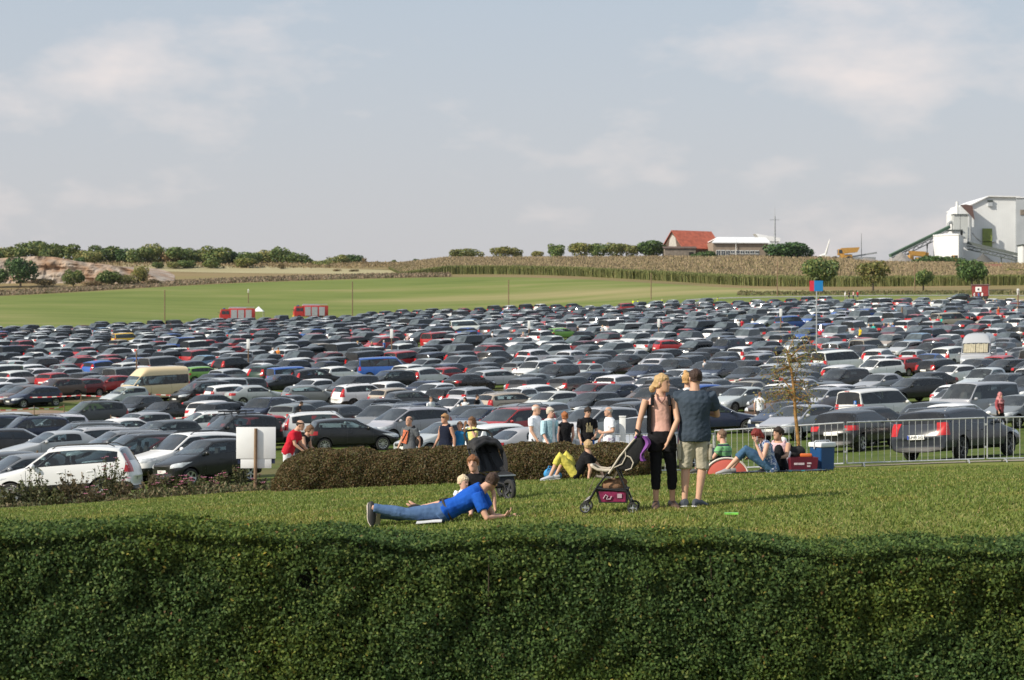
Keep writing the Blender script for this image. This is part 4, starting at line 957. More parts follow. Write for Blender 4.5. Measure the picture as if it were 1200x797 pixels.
def overlap(c1, c2, m=0):
    if math.hypot(c1['x']-c2['x'], c1['y']-c2['y']) > 5.8: return 0
    A, B = corners(c1), corners(c2); best = 9
    for Q in (A, B):
        for i in range(2):
            ax = Q[i+1]-Q[i]; ax = ax/np.linalg.norm(ax); a = [p@ax for p in A]; b = [p@ax for p in B]
            best = min(best, min(max(a), max(b))-max(min(a), min(b)))
            if best < -m: return 0
    return best+m+1e-3
def ground_frame(x, y):
    e = 1.0; zx = (G(x+e, y)-G(x-e, y))/(2*e); zy = (G(x, y+e)-G(x, y-e))/(2*e)
    return Vector((-zx, -zy, 1)).normalized()
def build_car(c, detail):
    pr = PROTO[c['type']]; P = pr['P']; a = R(c['yaw']); n = ground_frame(c['x'], c['y'])
    f = Vector((math.sin(a), math.cos(a), 0)); f = (f-n*f.dot(n)).normalized(); l = n.cross(f)
    M = Matrix((f, l, n)).transposed().to_4x4(); M = M @ Matrix.Scale(c.get('sc', 1), 4); M.translation = (c['x'], c['y'], G(c['x'], c['y']))
    root = bpy.data.objects.new('parked_car' if 'van' not in c['type'] else 'parked_van', None); C.objects.link(root); root.matrix_world = M
    tag(root, None, 'car' if 'van' not in c['type'] else 'van', 'vehicles parked in the field')
    col = c['rgb']
    for nm, me, _ in pr['parts']:
        if detail < 2 and nm in ('door_handle', 'roof_rail'): continue
        if detail < 1 and nm in ('door_mirror', 'front_seat', 'rear_seat', 'dashboard'): continue
        if c.get('noplate') and nm == 'number_plate': continue
        o = link(nm, me, root)
        if nm in PAINTED:
            o.color = (*col, 1)
            if nm == 'door_mirror' and c.get('darkmirror'): o.color = (.02, .02, .02, 1)
        if nm == 'number_plate' and c.get('plate') == 'yellow':
            o.material_slots[0].link = 'OBJECT'; o.material_slots[0].material = plate_y; o['label'] = 'yellow orange number plate'
    ty, rim = wheel_meshes(P['wr'], c.get('rim', 0))
    for s in P['ax']:
        for sg in (1, -1):
            wl = link('wheel', ty, root, (P['L']/2-s, sg*(P['W']/2-.125), P['wr'])); wl.rotation_euler = (0, c.get('spin', 0)+s, 0 if sg > 0 else math.pi)
            if detail >= 1: link('rim', rim, wl)
    c['root'] = root; return root
# ------------------------------------------------------------------ the car park
# px column, roof row in the photo, type, colour, heading (degrees clockwise from straight away), extras
HERO = [
 (76, 522, 'SUV', 'white', 270, dict(rim=0, d=60)), (-2, 530, 'saloon', 'dark grey', 250), (24, 536, 'saloon', 'grey', 238), (25, 502, 'hatchback', 'black', 75),
 (31, 488, 'SUV', 'navy', 243), (-12, 487, 'SUV', 'navy', 238), (62, 505, 'saloon', 'silver', 236), (98, 503, 'estate car', 'silver', 238), (137, 505, 'estate car', 'grey', 240),
 (163, 509, 'people carrier', 'black', 240), (184, 513, 'hatchback', 'red', 236), (219, 507, 'SUV', 'white', 233), (243, 515, 'city car', 'black', 229),
 (105, 470, 'SUV', 'dark grey', 237, dict(rim=0)), (160, 464, 'hatchback', 'black', 206), (190, 471, 'convertible', 'black', 214), (240, 478, 'people carrier', 'white', 240, dict(sc=.88)),
 (273, 486, 'SUV', 'black', 236, dict(box=1)), (268, 471, 'hatchback', 'black', 40), (309, 466, 'SUV', 'navy', 206), (352, 472, 'hatchback', 'grey', 30), (324, 486, 'hatchback', 'red', 62, dict(bike=1)),
 (386, 482, 'SUV', 'white', 80), (412, 490, 'hatchback', 'black', 74), (475, 480, 'people carrier', 'silver', 229), (522, 494, 'hatchback', 'silver', 236),
 (450, 474, 'people carrier', 'grey', 207), (405, 474, 'hatchback', 'dark grey', 30), (369, 471, 'hatchback', 'dark grey', 25), (428, 449, 'SUV', 'white', 60, dict(rim=2)),
 (365, 451, 'hatchback', 'grey', 68), (302, 451, 'saloon', 'silver', 66), (277, 451, 'estate car', 'white', 60), (467, 454, 'hatchback', 'beige', 48), (488, 457, 'hatchback', 'dark grey', 66),
 (531, 455, 'hatchback', 'black', 40), (562, 454, 'estate car', 'light grey', 45), (602, 459, 'estate car', 'beige', 57), (643, 459, 'hatchback', 'white', 226), (692, 460, 'hatchback', 'black', 222),
 (693, 450, 'hatchback', 'maroon', 226), (722, 450, 'saloon', 'navy', 226), (563, 479, 'hatchback', 'navy', 222), (600, 478, 'people carrier', 'red', 223), (597, 496, 'hatchback', 'white', 54),
 (636, 500, 'saloon', 'light grey', 64), (697, 478, 'people carrier', 'silver', 223), (735, 466, 'hatchback', 'black', 42), (752, 470, 'hatchback', 'dark grey', 38), (757, 488, 'SUV', 'silver', 222),
 (588, 434, 'estate car', 'silver', 62, dict(rim=2)), (625, 423, 'SUV', 'white', 214), (652, 427, 'people carrier', 'black', 213, dict(plate='yellow')), (684, 428, 'hatchback', 'silver', 212),
 (718, 425, 'saloon', 'black', 212), (754, 427, 'hatchback', 'navy', 212), (788, 421, 'SUV', 'black', 211), (840, 424, 'SUV', 'navy', 213), (874, 430, 'saloon', 'black', 212), (906, 431, 'saloon', 'dark grey', 212),
 (815, 451, 'hatchback', 'blue', 235), (868, 454, 'saloon', 'silver', 228), (838, 472, 'estate car', 'navy', 88), (936, 475, 'hatchback', 'light grey', 223), (1006, 480, 'hatchback', 'black', 36), (1124, 478, 'estate car', 'grey', 42, dict(tint=(.022, .027, .038))),
 (1032, 455, 'boxy van', 'white', 55), (1143, 448, 'long van', 'light grey', 230), (1192, 463, 'hatchback', 'grey', 226), (962, 455, 'estate car', 'silver', 224), (1068, 443, 'estate car', 'black', 240),
 (986, 432, 'people carrier', 'black', 226), (1030, 438, 'saloon', 'light grey', 228), (1086, 436, 'saloon', 'black', 232), (1115, 428, 'hatchback', 'white', 230), (1158, 431, 'pickup truck', 'silver', 224),
 (985, 410, 'long van', 'white', 57), (1027, 421, 'SUV', 'white', 240), (1068, 418, 'hatchback', 'red', 50), (1147, 384, 'high van', 'silver', 198, dict(blind=1, sc=1.18, d=160)), (1178, 421, 'estate car', 'black', 236), (1105, 420, 'estate car', 'black', 50),
 (15, 450, 'estate car', 'black', 226), (26, 452, 'estate car', 'brown', 228), (39, 453, 'hatchback', 'navy', 228), (66, 447, 'SUV', 'brown', 226), (92, 449, 'hatchback', 'maroon', 226), (107, 446, 'saloon', 'grey', 226), (126, 447, 'hatchback', 'red', 226),
 (146, 453, 'city car', 'silver', 228), (178, 430, 'high van', 'cream', 233), (192, 441, 'SUV', 'black', 236), (236, 446, 'people carrier', 'black', 228), (256, 445, 'people carrier', 'silver', 226), (279, 444, 'estate car', 'dark grey', 230),
 (242, 429, 'hatchback', 'lime green', 62), (345, 431, 'boxy van', 'blue', 60), (373, 433, 'SUV', 'black', 62), (325, 443, 'saloon', 'black', 230), (499, 430, 'SUV', 'white', 36), (528, 432, 'hatchback', 'red', 40), (550, 437, 'saloon', 'black', 40),
 (455, 434, 'SUV', 'black', 235), (453, 418, 'long van', 'blue', 82), (660, 384, 'hatchback', 'lime green', 62), (548, 375, 'long van', 'white', 80), (514, 389, 'boxy van', 'red', 40), (447, 395, 'people carrier', 'red', 225),
 (737, 355, 'boxy van', 'red', 70), (150, 390, 'boxy van', 'yellow', 60), (1115, 366, 'long van', 'beige', 66), (1102, 351, 'boxy van', 'silver', 215), (786, 398, 'city car', 'red', 70), (928, 370, 'boxy van', 'blue', 60), (997, 412, 'hatchback', 'black', 40),
 (1172, 438, 'estate car', 'dark grey', 224), (1060, 400, 'estate car', 'silver', 224), (1210, 440, 'SUV', 'black', 226),
]
HCLR = {'hatchback': 1.46, 'city car': 1.49}
for h in HERO:
    px, ry, ty, co = h[:4]; ex = h[5] if len(h) > 5 else {}
    H = TY[ty]['H']
    d = ground_px(px, ry, H-.02, 53 if px > 800 else (66 if 60 < px < 420 else 60), 520)
    c = dict(px0=px, x=(px-600)/FPX*d, y=d, type=ty, color=co, yaw=h[4], hero=1, rim=rnd.choice([0, 0, 1, 2]), spin=rnd.random()*3)
    c.update(ex)
    if 'd' in c: c['y'] = c['d']
    CARS.append(c)
# where two touch, the farther one stands back along its own line of sight
for c in CARS: c['y'] = max(c['y'], 54.6) if c['px0'] > 800 else max(c['y'], 59.5); c['x'] = (c['px0']-600)/FPX*c['y']; c['y0'] = c['y']
for it in range(120):
    moved = 0
    for i, a in enumerate(CARS):
        for b in CARS[i+1:]:
            o = overlap(a, b, .05)
            if o:
                moved += 1; n_, f_ = (a, b) if a['y'] <= b['y'] else (b, a)
                s = min(.3, max(.08, o*.5)); k = (f_['y']+s*.8)/f_['y']; f_['y'] *= k; f_['x'] *= k
                if n_['y'] > n_['y0']-1.2 and n_['y'] > 54.8: k = (n_['y']-s*.2)/n_['y']; n_['y'] *= k; n_['x'] *= k
    if not moved: break
print('moved', [(c['px0'], c['type'], c['color'], round(c['y0'], 1), round(c['y'], 1)) for c in CARS if abs(c['y']-c['y0']) > 3], 'iters', it)
KINDS = ['hatchback']*32+['estate car']*20+['SUV']*19+['saloon']*12+['people carrier']*12+['city car']*8+['boxy van']*5+['long van']*2
COLS = ['black']*22+['dark grey']*15+['grey']*13+['navy']*9+['silver']*17+['light grey']*6+['white']*25+['red']*9+['maroon']*2+['beige']*2+['light blue']*2+['blue']*3+['brown']*2+['dark green']*1
WALK = [(470, 58), (523, 58), (340, 55)]
grid = {}
def gadd(c): grid.setdefault((int(c['x']//6), int(c['y']//6)), []).append(c)
def free(c, m):
    gx, gy = int(c['x']//6), int(c['y']//6)
    return not any(overlap(c, q, m) for i in (-1, 0, 1) for j in (-1, 0, 1) for q in grid.get((gx+i, gy+j), ()))
for c in CARS: gadd(c)
TRUCKS = [(277, 437), (363, 449)]
for px, d in TRUCKS:
    for k in (-2, 2): gadd(dict(x=(px-600)/FPX*d+k, y=d, type='high van', yaw=90))
def in_aisle(x, y):      # the grass aisle between the two halves of the car park
    px = x/y*FPX+600
    if px < 250: return 112 < y < 150.5-px*.006
    if px < 560: return 122-(px-250)*.0 < y < 128 and px < 330
    if px < 760: return 134 < y < 139.5
    return False
def hides(c):
    h0 = TY[c['type']]['H']; p = c['x']/c['y']*FPX+600; top = YH-FPX*(G(c['x'], c['y'])+h0)/c['y']; hw = 2.0*FPX/c['y']
    for q in HL:
        if q['y'] > c['y'] and abs(q['qx']-p) < hw*.5+q['hw']*.5 and top < q['mid']: return True
    return False
HL = [c for c in CARS]
for q in HL:
    q['qx'] = q['x']/q['y']*FPX+600; q['hw'] = 2.0*FPX/q['y']; q['mid'] = YH-FPX*(G(q['x'], q['y'])+TY[q['type']]['H']*.55)/q['y']
y = 66.0; ri = 0; EXTRA = []
while y < 480:
    away = (ri % 2 == 0)
    x = -.31*y + rnd.random()*2
    while x < .31*y:
        sp = rnd.uniform(2.7, 3.1)+max(0, y-200)*.002
        ty = rnd.choice(KINDS); co = rnd.choice(COLS)
        px = x/y*FPX+600
        if y < 150 and co in ('red', 'maroon', 'blue'): co = 'dark grey'
        yaw = (38 if away else 218)+rnd.uniform(-7, 7)+(14 if y < 120 and px < 500 else 0)
        c = dict(x=x, y=y+rnd.uniform(-.5, .5), type=ty, color=co, yaw=yaw, rim=rnd.choice([0, 0, 1, 2]), spin=rnd.random()*3)
        e = float(lot_edge(np.array([x/y]))[0])-3
        ok = c['y'] < e and not in_aisle(c['x'], c['y']) and c['y'] > 62 and rnd.random() > .03
        if ok and c['y'] < 175: ok = c['y'] > (92 if px < 850 else 72)
        if ok: ok = not hides(c)
        if ok and free(c, .15): EXTRA.append(c); gadd(c); x += sp
        else: x += .6 if not ok else .35
    y += (7.0+(y-150)*.068) if y > 150 else 5.6; ri += 1
CARS += EXTRA
def tone(rgb): k = rnd.uniform(.85, 1.15); return tuple(min(.8, v*k*rnd.uniform(.97, 1.03)) for v in rgb)
for c in CARS:
    c['rgb'] = c.get('tint') or tone(COL[c['color']]); c['px'] = c['x']/c['y']*FPX+600
    c['inview'] = -25 < c['px'] < 1225
heroes = [c for c in CARS if c.get('hero')]
near = sorted([c for c in CARS if not c.get('hero') and c['inview']], key=lambda c: c['y'])
IND = heroes + near[:298-len(heroes)]; ids = {id(c) for c in IND}
FAR = [c for c in CARS if id(c) not in ids]
IND.sort(key=lambda c: c['y'])
for i, c in enumerate(IND): build_car(c, 2 if i < 115 else (1 if i < 220 else 0))
# --- labels: what it is, which way it points, what stands next to it
def facing(c):
    a = (c['yaw']-math.degrees(math.atan2(c['x'], c['y'])))%360
    return 'seen from its tail' if a < 50 or a > 310 else ('side on, nose to the right' if a < 120 else ('nose towards the viewer' if 130 < a < 250 else 'side on, nose to the left'))
def noun(c): return {'high van': 'high roofed van', 'boxy van': 'boxy small van', 'long van': 'long van'}.get(c['type'], c['type'])
def py(c): return YH-FPX*G(c['x'], c['y'])/c['y']
for c in IND: c['py'] = py(c)
def nb(c, s):
    best = None
    for q in IND:
        dx = (q['px']-c['px'])*s; dy = abs(q['py']-c['py'])
        if q is c or dx <= 2: continue
        m = dx+dy*3.0
        if best is None or m < best[0]: best = (m, q)
    return best[1] if best else None
used = set()
def zone(c):
    if c['y'] < 72: return 'front row'
    if c['y'] < 112: return 'rows near the brown hedge'
    if c['y'] < 152: return 'rows by the grass aisle'
    return 'rows beyond the grass aisle'
def side(c): return 'left' if c['px'] < 400 else ('centre' if c['px'] < 800 else 'right')
def art(s): return ('an ' if s[0] in 'aeiouAEIOU' or s.startswith('SUV') else 'a ')+s
def setlabel(c):
    base = f"{c['color']} {noun(c)}"; L_, R_ = nb(c, -1), nb(c, 1)
    ln = f"{L_['color']} {noun(L_)}" if L_ else None; rn = f"{R_['color']} {noun(R_)}" if R_ else None
    f = facing(c)
    cands = [f"{base} {f}", f"{base} {f}, {zone(c)}", f"{base} {f}, {zone(c)}, {side(c)} part"]
    if ln: cands.append(f"{base} right of {art(ln)}, {zone(c)}, {side(c)} part")
    if rn: cands.append(f"{base} left of {art(rn)}, {zone(c)}, {side(c)} part")
    if ln and rn: cands.append(f"{base} between {art(ln)} and {art(rn)}"); cands.append(f"{base} between {art(ln)} and {art(rn)}, {side(c)} part")
    return cands
special = {}
for c in IND:
    if c.get('blind'): c['label'] = 'silver high roofed camper van with cream blinds behind its windscreen'
    if c.get('bike'): c['label'] = 'red hatchback with a bicycle on its tail behind the man in red'
    if c.get('box'): c['label'] = 'black SUV with racks on its roof beside the white sign board'
    if c.get('plate') == 'yellow': c['label'] = 'black people carrier with a yellow orange number plate'
    if c['color'] == 'cream': c['label'] = 'cream high roofed minibus beside a black SUV'
    if c.get('label'): used.add(c['label'])
todo = [c for c in IND if not c.get('label')]; cs = {id(c): setlabel(c) for c in todo}
for lv in range(8):
    cnt = {}
    for c in todo:
        k = cs[id(c)]
        if lv < len(k): cnt[k[lv]] = cnt.get(k[lv], 0)+1
    rest = []
    for c in todo:
        k = cs[id(c)]
        # a label must also be untrue of every car already named
        if lv < len(k) and cnt[k[lv]] == 1 and k[lv] not in used and len(k[lv].split()) <= 16: c['label'] = k[lv]; used.add(k[lv])
        else: rest.append(c)
    todo = rest
ORD = ['first', 'second', 'third', 'fourth', 'fifth', 'sixth', 'seventh', 'eighth', 'ninth', 'tenth', 'eleventh', 'twelfth']
fam = {}
for c in todo: fam.setdefault((c['color'], noun(c), zone(c)), []).append(c)
for (co, no, zo), l in fam.items():
    allc = sorted([c for c in IND if (c['color'], noun(c), zone(c)) == (co, no, zo)], key=lambda c: c['px'])
    for c in l:
        i = allc.index(c); c['label'] = f"{co} {no} in the {zo}, {ORD[min(i, 11)]} such from the left"
for c in IND: tag(c['root'], c['label'])
# extras on particular cars
for c in IND:
    r_ = c['root']; P = TY[c['type']]
    if c.get('blind'):
        bm = bmesh.new()
        zb, zt, xb, xt = 1.38, 1.93, P['L']/2-P['cowl']-.02, P['L']/2-P['cowl']-.53
        n = 15
        for s, m in (((-.78, -.02), 0), ((.02, .78), 0)):
            prev = None
            for i in range(n+1):
                yy = s[0]+(s[1]-s[0])*i/n; wv = .02*math.sin(i*2.3)
                a = bm.verts.new((xb+.045+wv-.10*(yy/1)**2+.0, yy, zb)); b = bm.verts.new((xt+.10+wv-.10*(yy)**2, yy, zt-.02*math.cos(i)))
                if prev: bm.faces.new((prev[0], a, b, prev[1]))
                prev = (a, b)
        obj('blind', bm, mat('blind_cloth', (.36, .33, .24), .9, var=.2, vscale=6), r_)
        bm = bmesh.new()
        for sx in (-.45, .45): bar(bm, (-.9, sx, 2.55), (.3, sx, 2.58), .05, .05)
        for xx in (-.8, -.3, .2): bar(bm, (xx, -.6, 2.64), (xx, .6, 2.64), .04, .04)
        for xx in (-.8, -.3, .2):
            for sx in (-.45, .45): bar(bm, (xx, sx, 2.5), (xx, sx, 2.64), .03, .03)
        obj('roof_rack', bm, black_trim, r_)
    if c.get('box'):
        for yy in (-.35, .4):
            bm = bmesh.new(); bar(bm, (-.1, yy-.02, 1.80), (-.1, yy+.14, 1.80), .1, .1); tube(bm, [(-.9, yy, 1.82), (.5, yy, 1.82)], .035, 6); bar(bm, (-.5, yy, 1.65), (-.5, yy, 1.82), .03, .03); bar(bm, (.2, yy, 1.65), (.2, yy, 1.82), .03, .03)
            obj('roof_rack', bm, black_trim, r_)
# --- the far part of the car park: too many to single out
far_paint = objcol_mat('far_paint', rough=.26, coat=.35, spec=.4, attr='tint', dust=.03)
far_stuff_mats = [far_paint, glass_f, glass_sky_dust, black_trim, lamp_red, lamp_clear]
def low_car(kind):
    P = TY[kind]; bm = car_cage(P); L, W = P['L'], P['W']
    for s in P['ax']:
        for sg in (1, -1): bmesh.ops.create_cone(bm, cap_ends=True, segments=10, radius1=P['wr'], radius2=P['wr'], depth=.2, matrix=mtx((L/2-s, sg*(W/2-.07), P['wr']), (R(90), 0, 0)))
    mp_ = {0: 0, 1: 2, 2: 1, 3: 1, 5: 3, 6: 3}
    fl = list(bm.faces)
    mis = [mp_.get(f.material_index, 3) for f in fl]
    cylf = len(fl)
    for i, f in enumerate(fl):
        f.material_index = mis[i]
    for f in fl:
        c_ = f.calc_center_median()
        if c_.z < P['wr']*2.1 and abs(c_.y) > W/2-.2 and len(f.verts) != 4: f.material_index = 3
    def lamp(x, y0, y1, z0, z1, mi, xo):
        vs_ = [bm.verts.new((x, y0, z0)), bm.verts.new((x-xo*.35, y1, z0)), bm.verts.new((x-xo*.6, y1, z1)), bm.verts.new((x-xo*.25, y0, z1))]
        f = bm.faces.new(vs_); f.material_index = mi
    for sg in (1, -1):
        lamp(L/2+.0, sg*W*.28, sg*W*.47, P['nose']-.2, P['nose']-.02, 5, .3)
        lamp(-L/2-.0, sg*W*.30, sg*W*.49, P['rgz']-.25, P['rgz']-.02, 4, -.3)
    bmesh.ops.triangulate(bm, faces=bm.faces)
    bm.verts.index_update()
    V = np.array([v.co for v in bm.verts]); F = np.array([[v.index for v in f.verts] for f in bm.faces]); M_ = np.array([f.material_index for f in bm.faces]); bm.free()
    # wheel faces of cones are quads/ngons; colour them by height and side
    cc = V[F].mean(1); wheel = np.zeros(len(F), bool)
    for s in P['ax']: wheel |= (np.hypot(cc[:, 0]-(L/2-s), cc[:, 2]-P['wr']) < P['wr']*1.02) & (np.abs(cc[:, 1]) > W/2-.19)
    M_ = np.where(wheel & (M_ == 0), 3, M_)
    return V, F, M_
LOW = {k: low_car(k) for k in set(KINDS)}
VV, FF, MM, TT = [], [], [], []; off = 0
for c in FAR:
    V, F, M_ = LOW[c['type']]; a = R(c['yaw']); n = ground_frame(c['x'], c['y'])
    f = Vector((math.sin(a), math.cos(a), 0)); f = (f-n*f.dot(n)).normalized(); l = n.cross(f)
    B = np.array([f, l, n]); VV.append(V@B+np.array([c['x'], c['y'], G(c['x'], c['y'])])); FF.append(F+off); MM.append(M_); TT.append(np.tile(c['rgb'], (len(F), 1))); off += len(V)
me = poly_mesh('parked_cars', np.concatenate(VV), np.concatenate(FF), None, np.concatenate(TT))
for m in far_stuff_mats: me.materials.append(m)
me.polygons.foreach_set('material_index', np.concatenate(MM).astype(np.int32)); me.update()
me.polygons.foreach_set('use_smooth', [True]*len(me.polygons)); me.set_sharp_from_angle(angle=R(32))
tag(link('parked_cars', me), 'hundreds of parked cars filling the far half of the field', 'cars', kind='stuff')
print('CARS', len(IND), len(FAR), 'heroes', len(heroes))
def text_mesh(s, size, m, name):
    cu = bpy.data.curves.new('t', 'FONT'); cu.body = s; cu.size = size; cu.align_x = 'CENTER'; cu.align_y = 'CENTER'; cu.extrude = .001; o = bpy.data.objects.new('t', cu); C.objects.link(o); me = eval_mesh(o); C.objects.unlink(o); bpy.data.objects.remove(o)
    me.materials.clear(); me.materials.append(m); me.name = name; return me
for c in IND:
    if c['px0'] if 'px0' in c else 0:
        P = TY[c['type']]
        if c['px0'] == 1124:          # the dark estate right behind the barrier: readable plate with its blue band
            pl = [o for o in c['root'].children if o.name.startswith('number_plate')][-1]; v = pl.data.vertices; xm = min(q.co.x for q in v); zc = sum(q.co.z for q in v)/len(v)
            t = link('plate_text', text_mesh('LP:IM 312', .105, plate_ink, 'plate_text'), pl); t.rotation_euler = (R(90), 0, R(-90)); t.location = (xm-.006, -.025, zc)
            bm = bmesh.new(); box(bm, (xm-.005, .237, zc), (.006, .045, .11)); obj('plate_band', bm, plate_eu, pl, smooth=False)
        if c['px0'] == 1032:          # blue wheelchair badge in the rear window of the white boxy van
            bm = bmesh.new(); x = -P['L']/2+.10; y0, z0 = -.50, 1.22; B = lambda y, z, dx=0: Vector((x-dx-.0-(z-1.2)*-.10, y, z))
            box(bm, (x-.03+.02, y0, z0), (.012, .17, .17), mi=0)
            for a in np.linspace(-2.4, 1.0, 9): box(bm, (x-.02, y0+.045*math.cos(a), z0-.03+.045*math.sin(a)), (.012, .016, .016), mi=1)
            box(bm, (x-.02, y0+.01, z0+.03), (.012, .02, .07), mi=1); box(bm, (x-.02, y0-.015, z0+.0), (.012, .06, .018), mi=1)
            o = obj('window_badge', bm, [mat('badge_blue', (.02, .14, .48), .4), plate_w], c['root'], smooth=False); o['kind'] = 'stuff'
            bm = bmesh.new(); box(bm, (-P['L']/2+.075, 0, 1.75), (.03, .28, .03)); obj('brake_light', bm, lamp_red, c['root'], smooth=False)
def fuse0(bm, vox, m):
    bmesh.ops.recalc_face_normals(bm, faces=bm.faces); me = bpy.data.meshes.new('t'); bm.to_mesh(me); bm.free(); o = bpy.data.objects.new('t', me); C.objects.link(o)
    q = o.modifiers.new('r', 'REMESH'); q.mode = 'VOXEL'; q.voxel_size = vox; s = o.modifiers.new('s', 'SMOOTH'); s.iterations = 3
    r = eval_mesh(o); C.objects.unlink(o); bpy.data.objects.remove(o); r.polygons.foreach_set('use_smooth', [True]*len(r.polygons)); r.materials.append(m); return r
# ------------------------------------------------------------------ foreground plants
hedge_leaf = leaf_mat('hedge_leaf', rough=.62, transl=.2, spec=.18)
stem_m = mat('hedge_stems', (.05, .038, .025), .95, var=.4, vscale=30)
def vnoise(P, s, seed=0.0):
    return np.array([mnoise.noise(Vector((p[0]*s+seed, p[1]*s, p[2]*s))) for p in P])
def hedge_top(x): return -1.60 - .018*x + .03*np.sin(x*1.7) + .02*np.sin(x*4.1+1)
def front_hedge():
    root = empty('hedge', (0, 16.7, G(0, 16.7)), 0, 'broad dark green clipped hedge running across the foreground', 'hedge')
    n1, n2 = 172000, 100000
    y0, y1 = 16.15, 17.35
    x = np.concatenate([nr.uniform(-4.9, 4.9, int(n1*.86)), nr.uniform(4.9, 8.5, int(n1*.07)), nr.uniform(-8.5, -4.9, int(n1*.07))]); n1 = len(x)
    zt = hedge_top(x); z = zt-.0-nr.random(n1)**.95*(zt+2.78); dp = np.abs(nr.normal(0, .09, n1))
    P1 = np.stack([x, y0+dp, z], 1)
    nz1 = vnoise(P1[:, [0, 2, 1]], 1.6, 5); nz2 = vnoise(P1[:, [0, 2, 1]], 5.0, 9)
    P1[:, 1] += -nz1*.11-nz2*.07
    edge = np.clip((P1[:, 2]-(hedge_top(P1[:, 0])-.16))/.16, 0, 1); P1[:, 1] += edge**2*.16
    bare = (P1[:, 2] < -2.55+.12*np.sin(P1[:, 0]*2.1)+.10*vnoise(P1*1.0, 2.2, 3)) & (nr.random(n1) < np.where(P1[:, 0] < -3.35, .95, .15))
    hole = (vnoise(P1[:, [0, 2, 1]]*np.array([1, .8, 0]), 2.3, 21) > .64) & (nr.random(n1) < .8)
    keep = ~(bare | hole); P1 = P1[keep]; N1 = np.tile([0, -1, .35], (len(P1), 1))
    x2 = np.where(nr.random(n2) < .8, nr.uniform(-5, 5, n2), nr.uniform(-8.4, 8.4, n2)); y2 = nr.uniform(y0+.03, y1, n2); z2 = hedge_top(x2)+nr.normal(0, .02, n2)
    P2 = np.stack([x2, y2, z2], 1); P2[:, 2] += vnoise(P2*np.array([1, 1, 0]), 3, 2)*.045-np.clip((y2-y1+.2)/.2, 0, 1)**2*.12; N2 = np.tile([0, -.25, 1], (n2, 1))
    P = np.concatenate([P1, P2])-np.array(root.location); N = np.concatenate([N1, N2])
    stem_n = 1
    pal = [(.053, .092, .023), (.069, .113, .027), (.042, .076, .021), (.096, .136, .032), (.126, .155, .037), (.25, .21, .045), (.16, .09, .04)]
    me = leaves('foliage', P, N, nr.uniform(.022, .042, len(P)), .6, hedge_leaf, pal, spread=.75, curl=.25, weights=[.26, .28, .215, .15, .085, .006, .004])
    at_ = me.attributes['tint']; col = np.empty(len(P)*4, np.float32); at_.data.foreach_get('color', col); col = col.reshape(-1, 4)
    pn = vnoise(P[:, [0, 2, 1]]*np.array([1, 1.4, 0]), .75, 31)+.5*vnoise(P[:, [0, 2, 1]]*np.array([1, 1, 0]), 2.2, 17); k = np.clip(pn*1.3+.35, 0, 1)[:, None]
    col[:, :3] *= (1-k)*np.array([.92, 1.0, 1.12])+k*np.array([1.25, 1.16, .9]); at_.data.foreach_set('color', col.ravel())
    link('foliage', me, root)
    bm = bmesh.new()
    for i in range(160):
        xx = nr.uniform(-5.5, 5.5); yy = nr.uniform(y0+.2, y0+.5); zb = G(xx, yy)-.05; pts = [Vector((xx, yy, zb))]
        tx, ty = xx+nr.normal(0, .12), yy+nr.normal(0, .1); zt_ = hedge_top(xx)-nr.uniform(.05, .5)
        pts += [Vector((xx+(tx-xx)*.5+nr.normal(0, .03), yy+(ty-yy)*.5, zb+(zt_-zb)*.5)), Vector((tx, ty, zt_))]
        tube(bm, [p-Vector(root.location) for p in pts], [.011, .008, .003], 5)
    obj('stem', bm, stem_m, root)['kind'] = 'stuff'
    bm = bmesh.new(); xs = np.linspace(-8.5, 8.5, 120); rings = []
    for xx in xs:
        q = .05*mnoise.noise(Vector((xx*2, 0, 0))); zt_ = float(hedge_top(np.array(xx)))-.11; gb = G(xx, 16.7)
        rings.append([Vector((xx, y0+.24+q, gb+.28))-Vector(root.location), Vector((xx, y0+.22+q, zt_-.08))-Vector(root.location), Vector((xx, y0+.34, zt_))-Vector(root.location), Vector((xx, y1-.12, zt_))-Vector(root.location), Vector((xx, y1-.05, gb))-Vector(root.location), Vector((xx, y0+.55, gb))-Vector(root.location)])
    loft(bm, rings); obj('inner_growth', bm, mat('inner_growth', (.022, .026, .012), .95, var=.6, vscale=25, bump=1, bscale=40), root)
front_hedge()
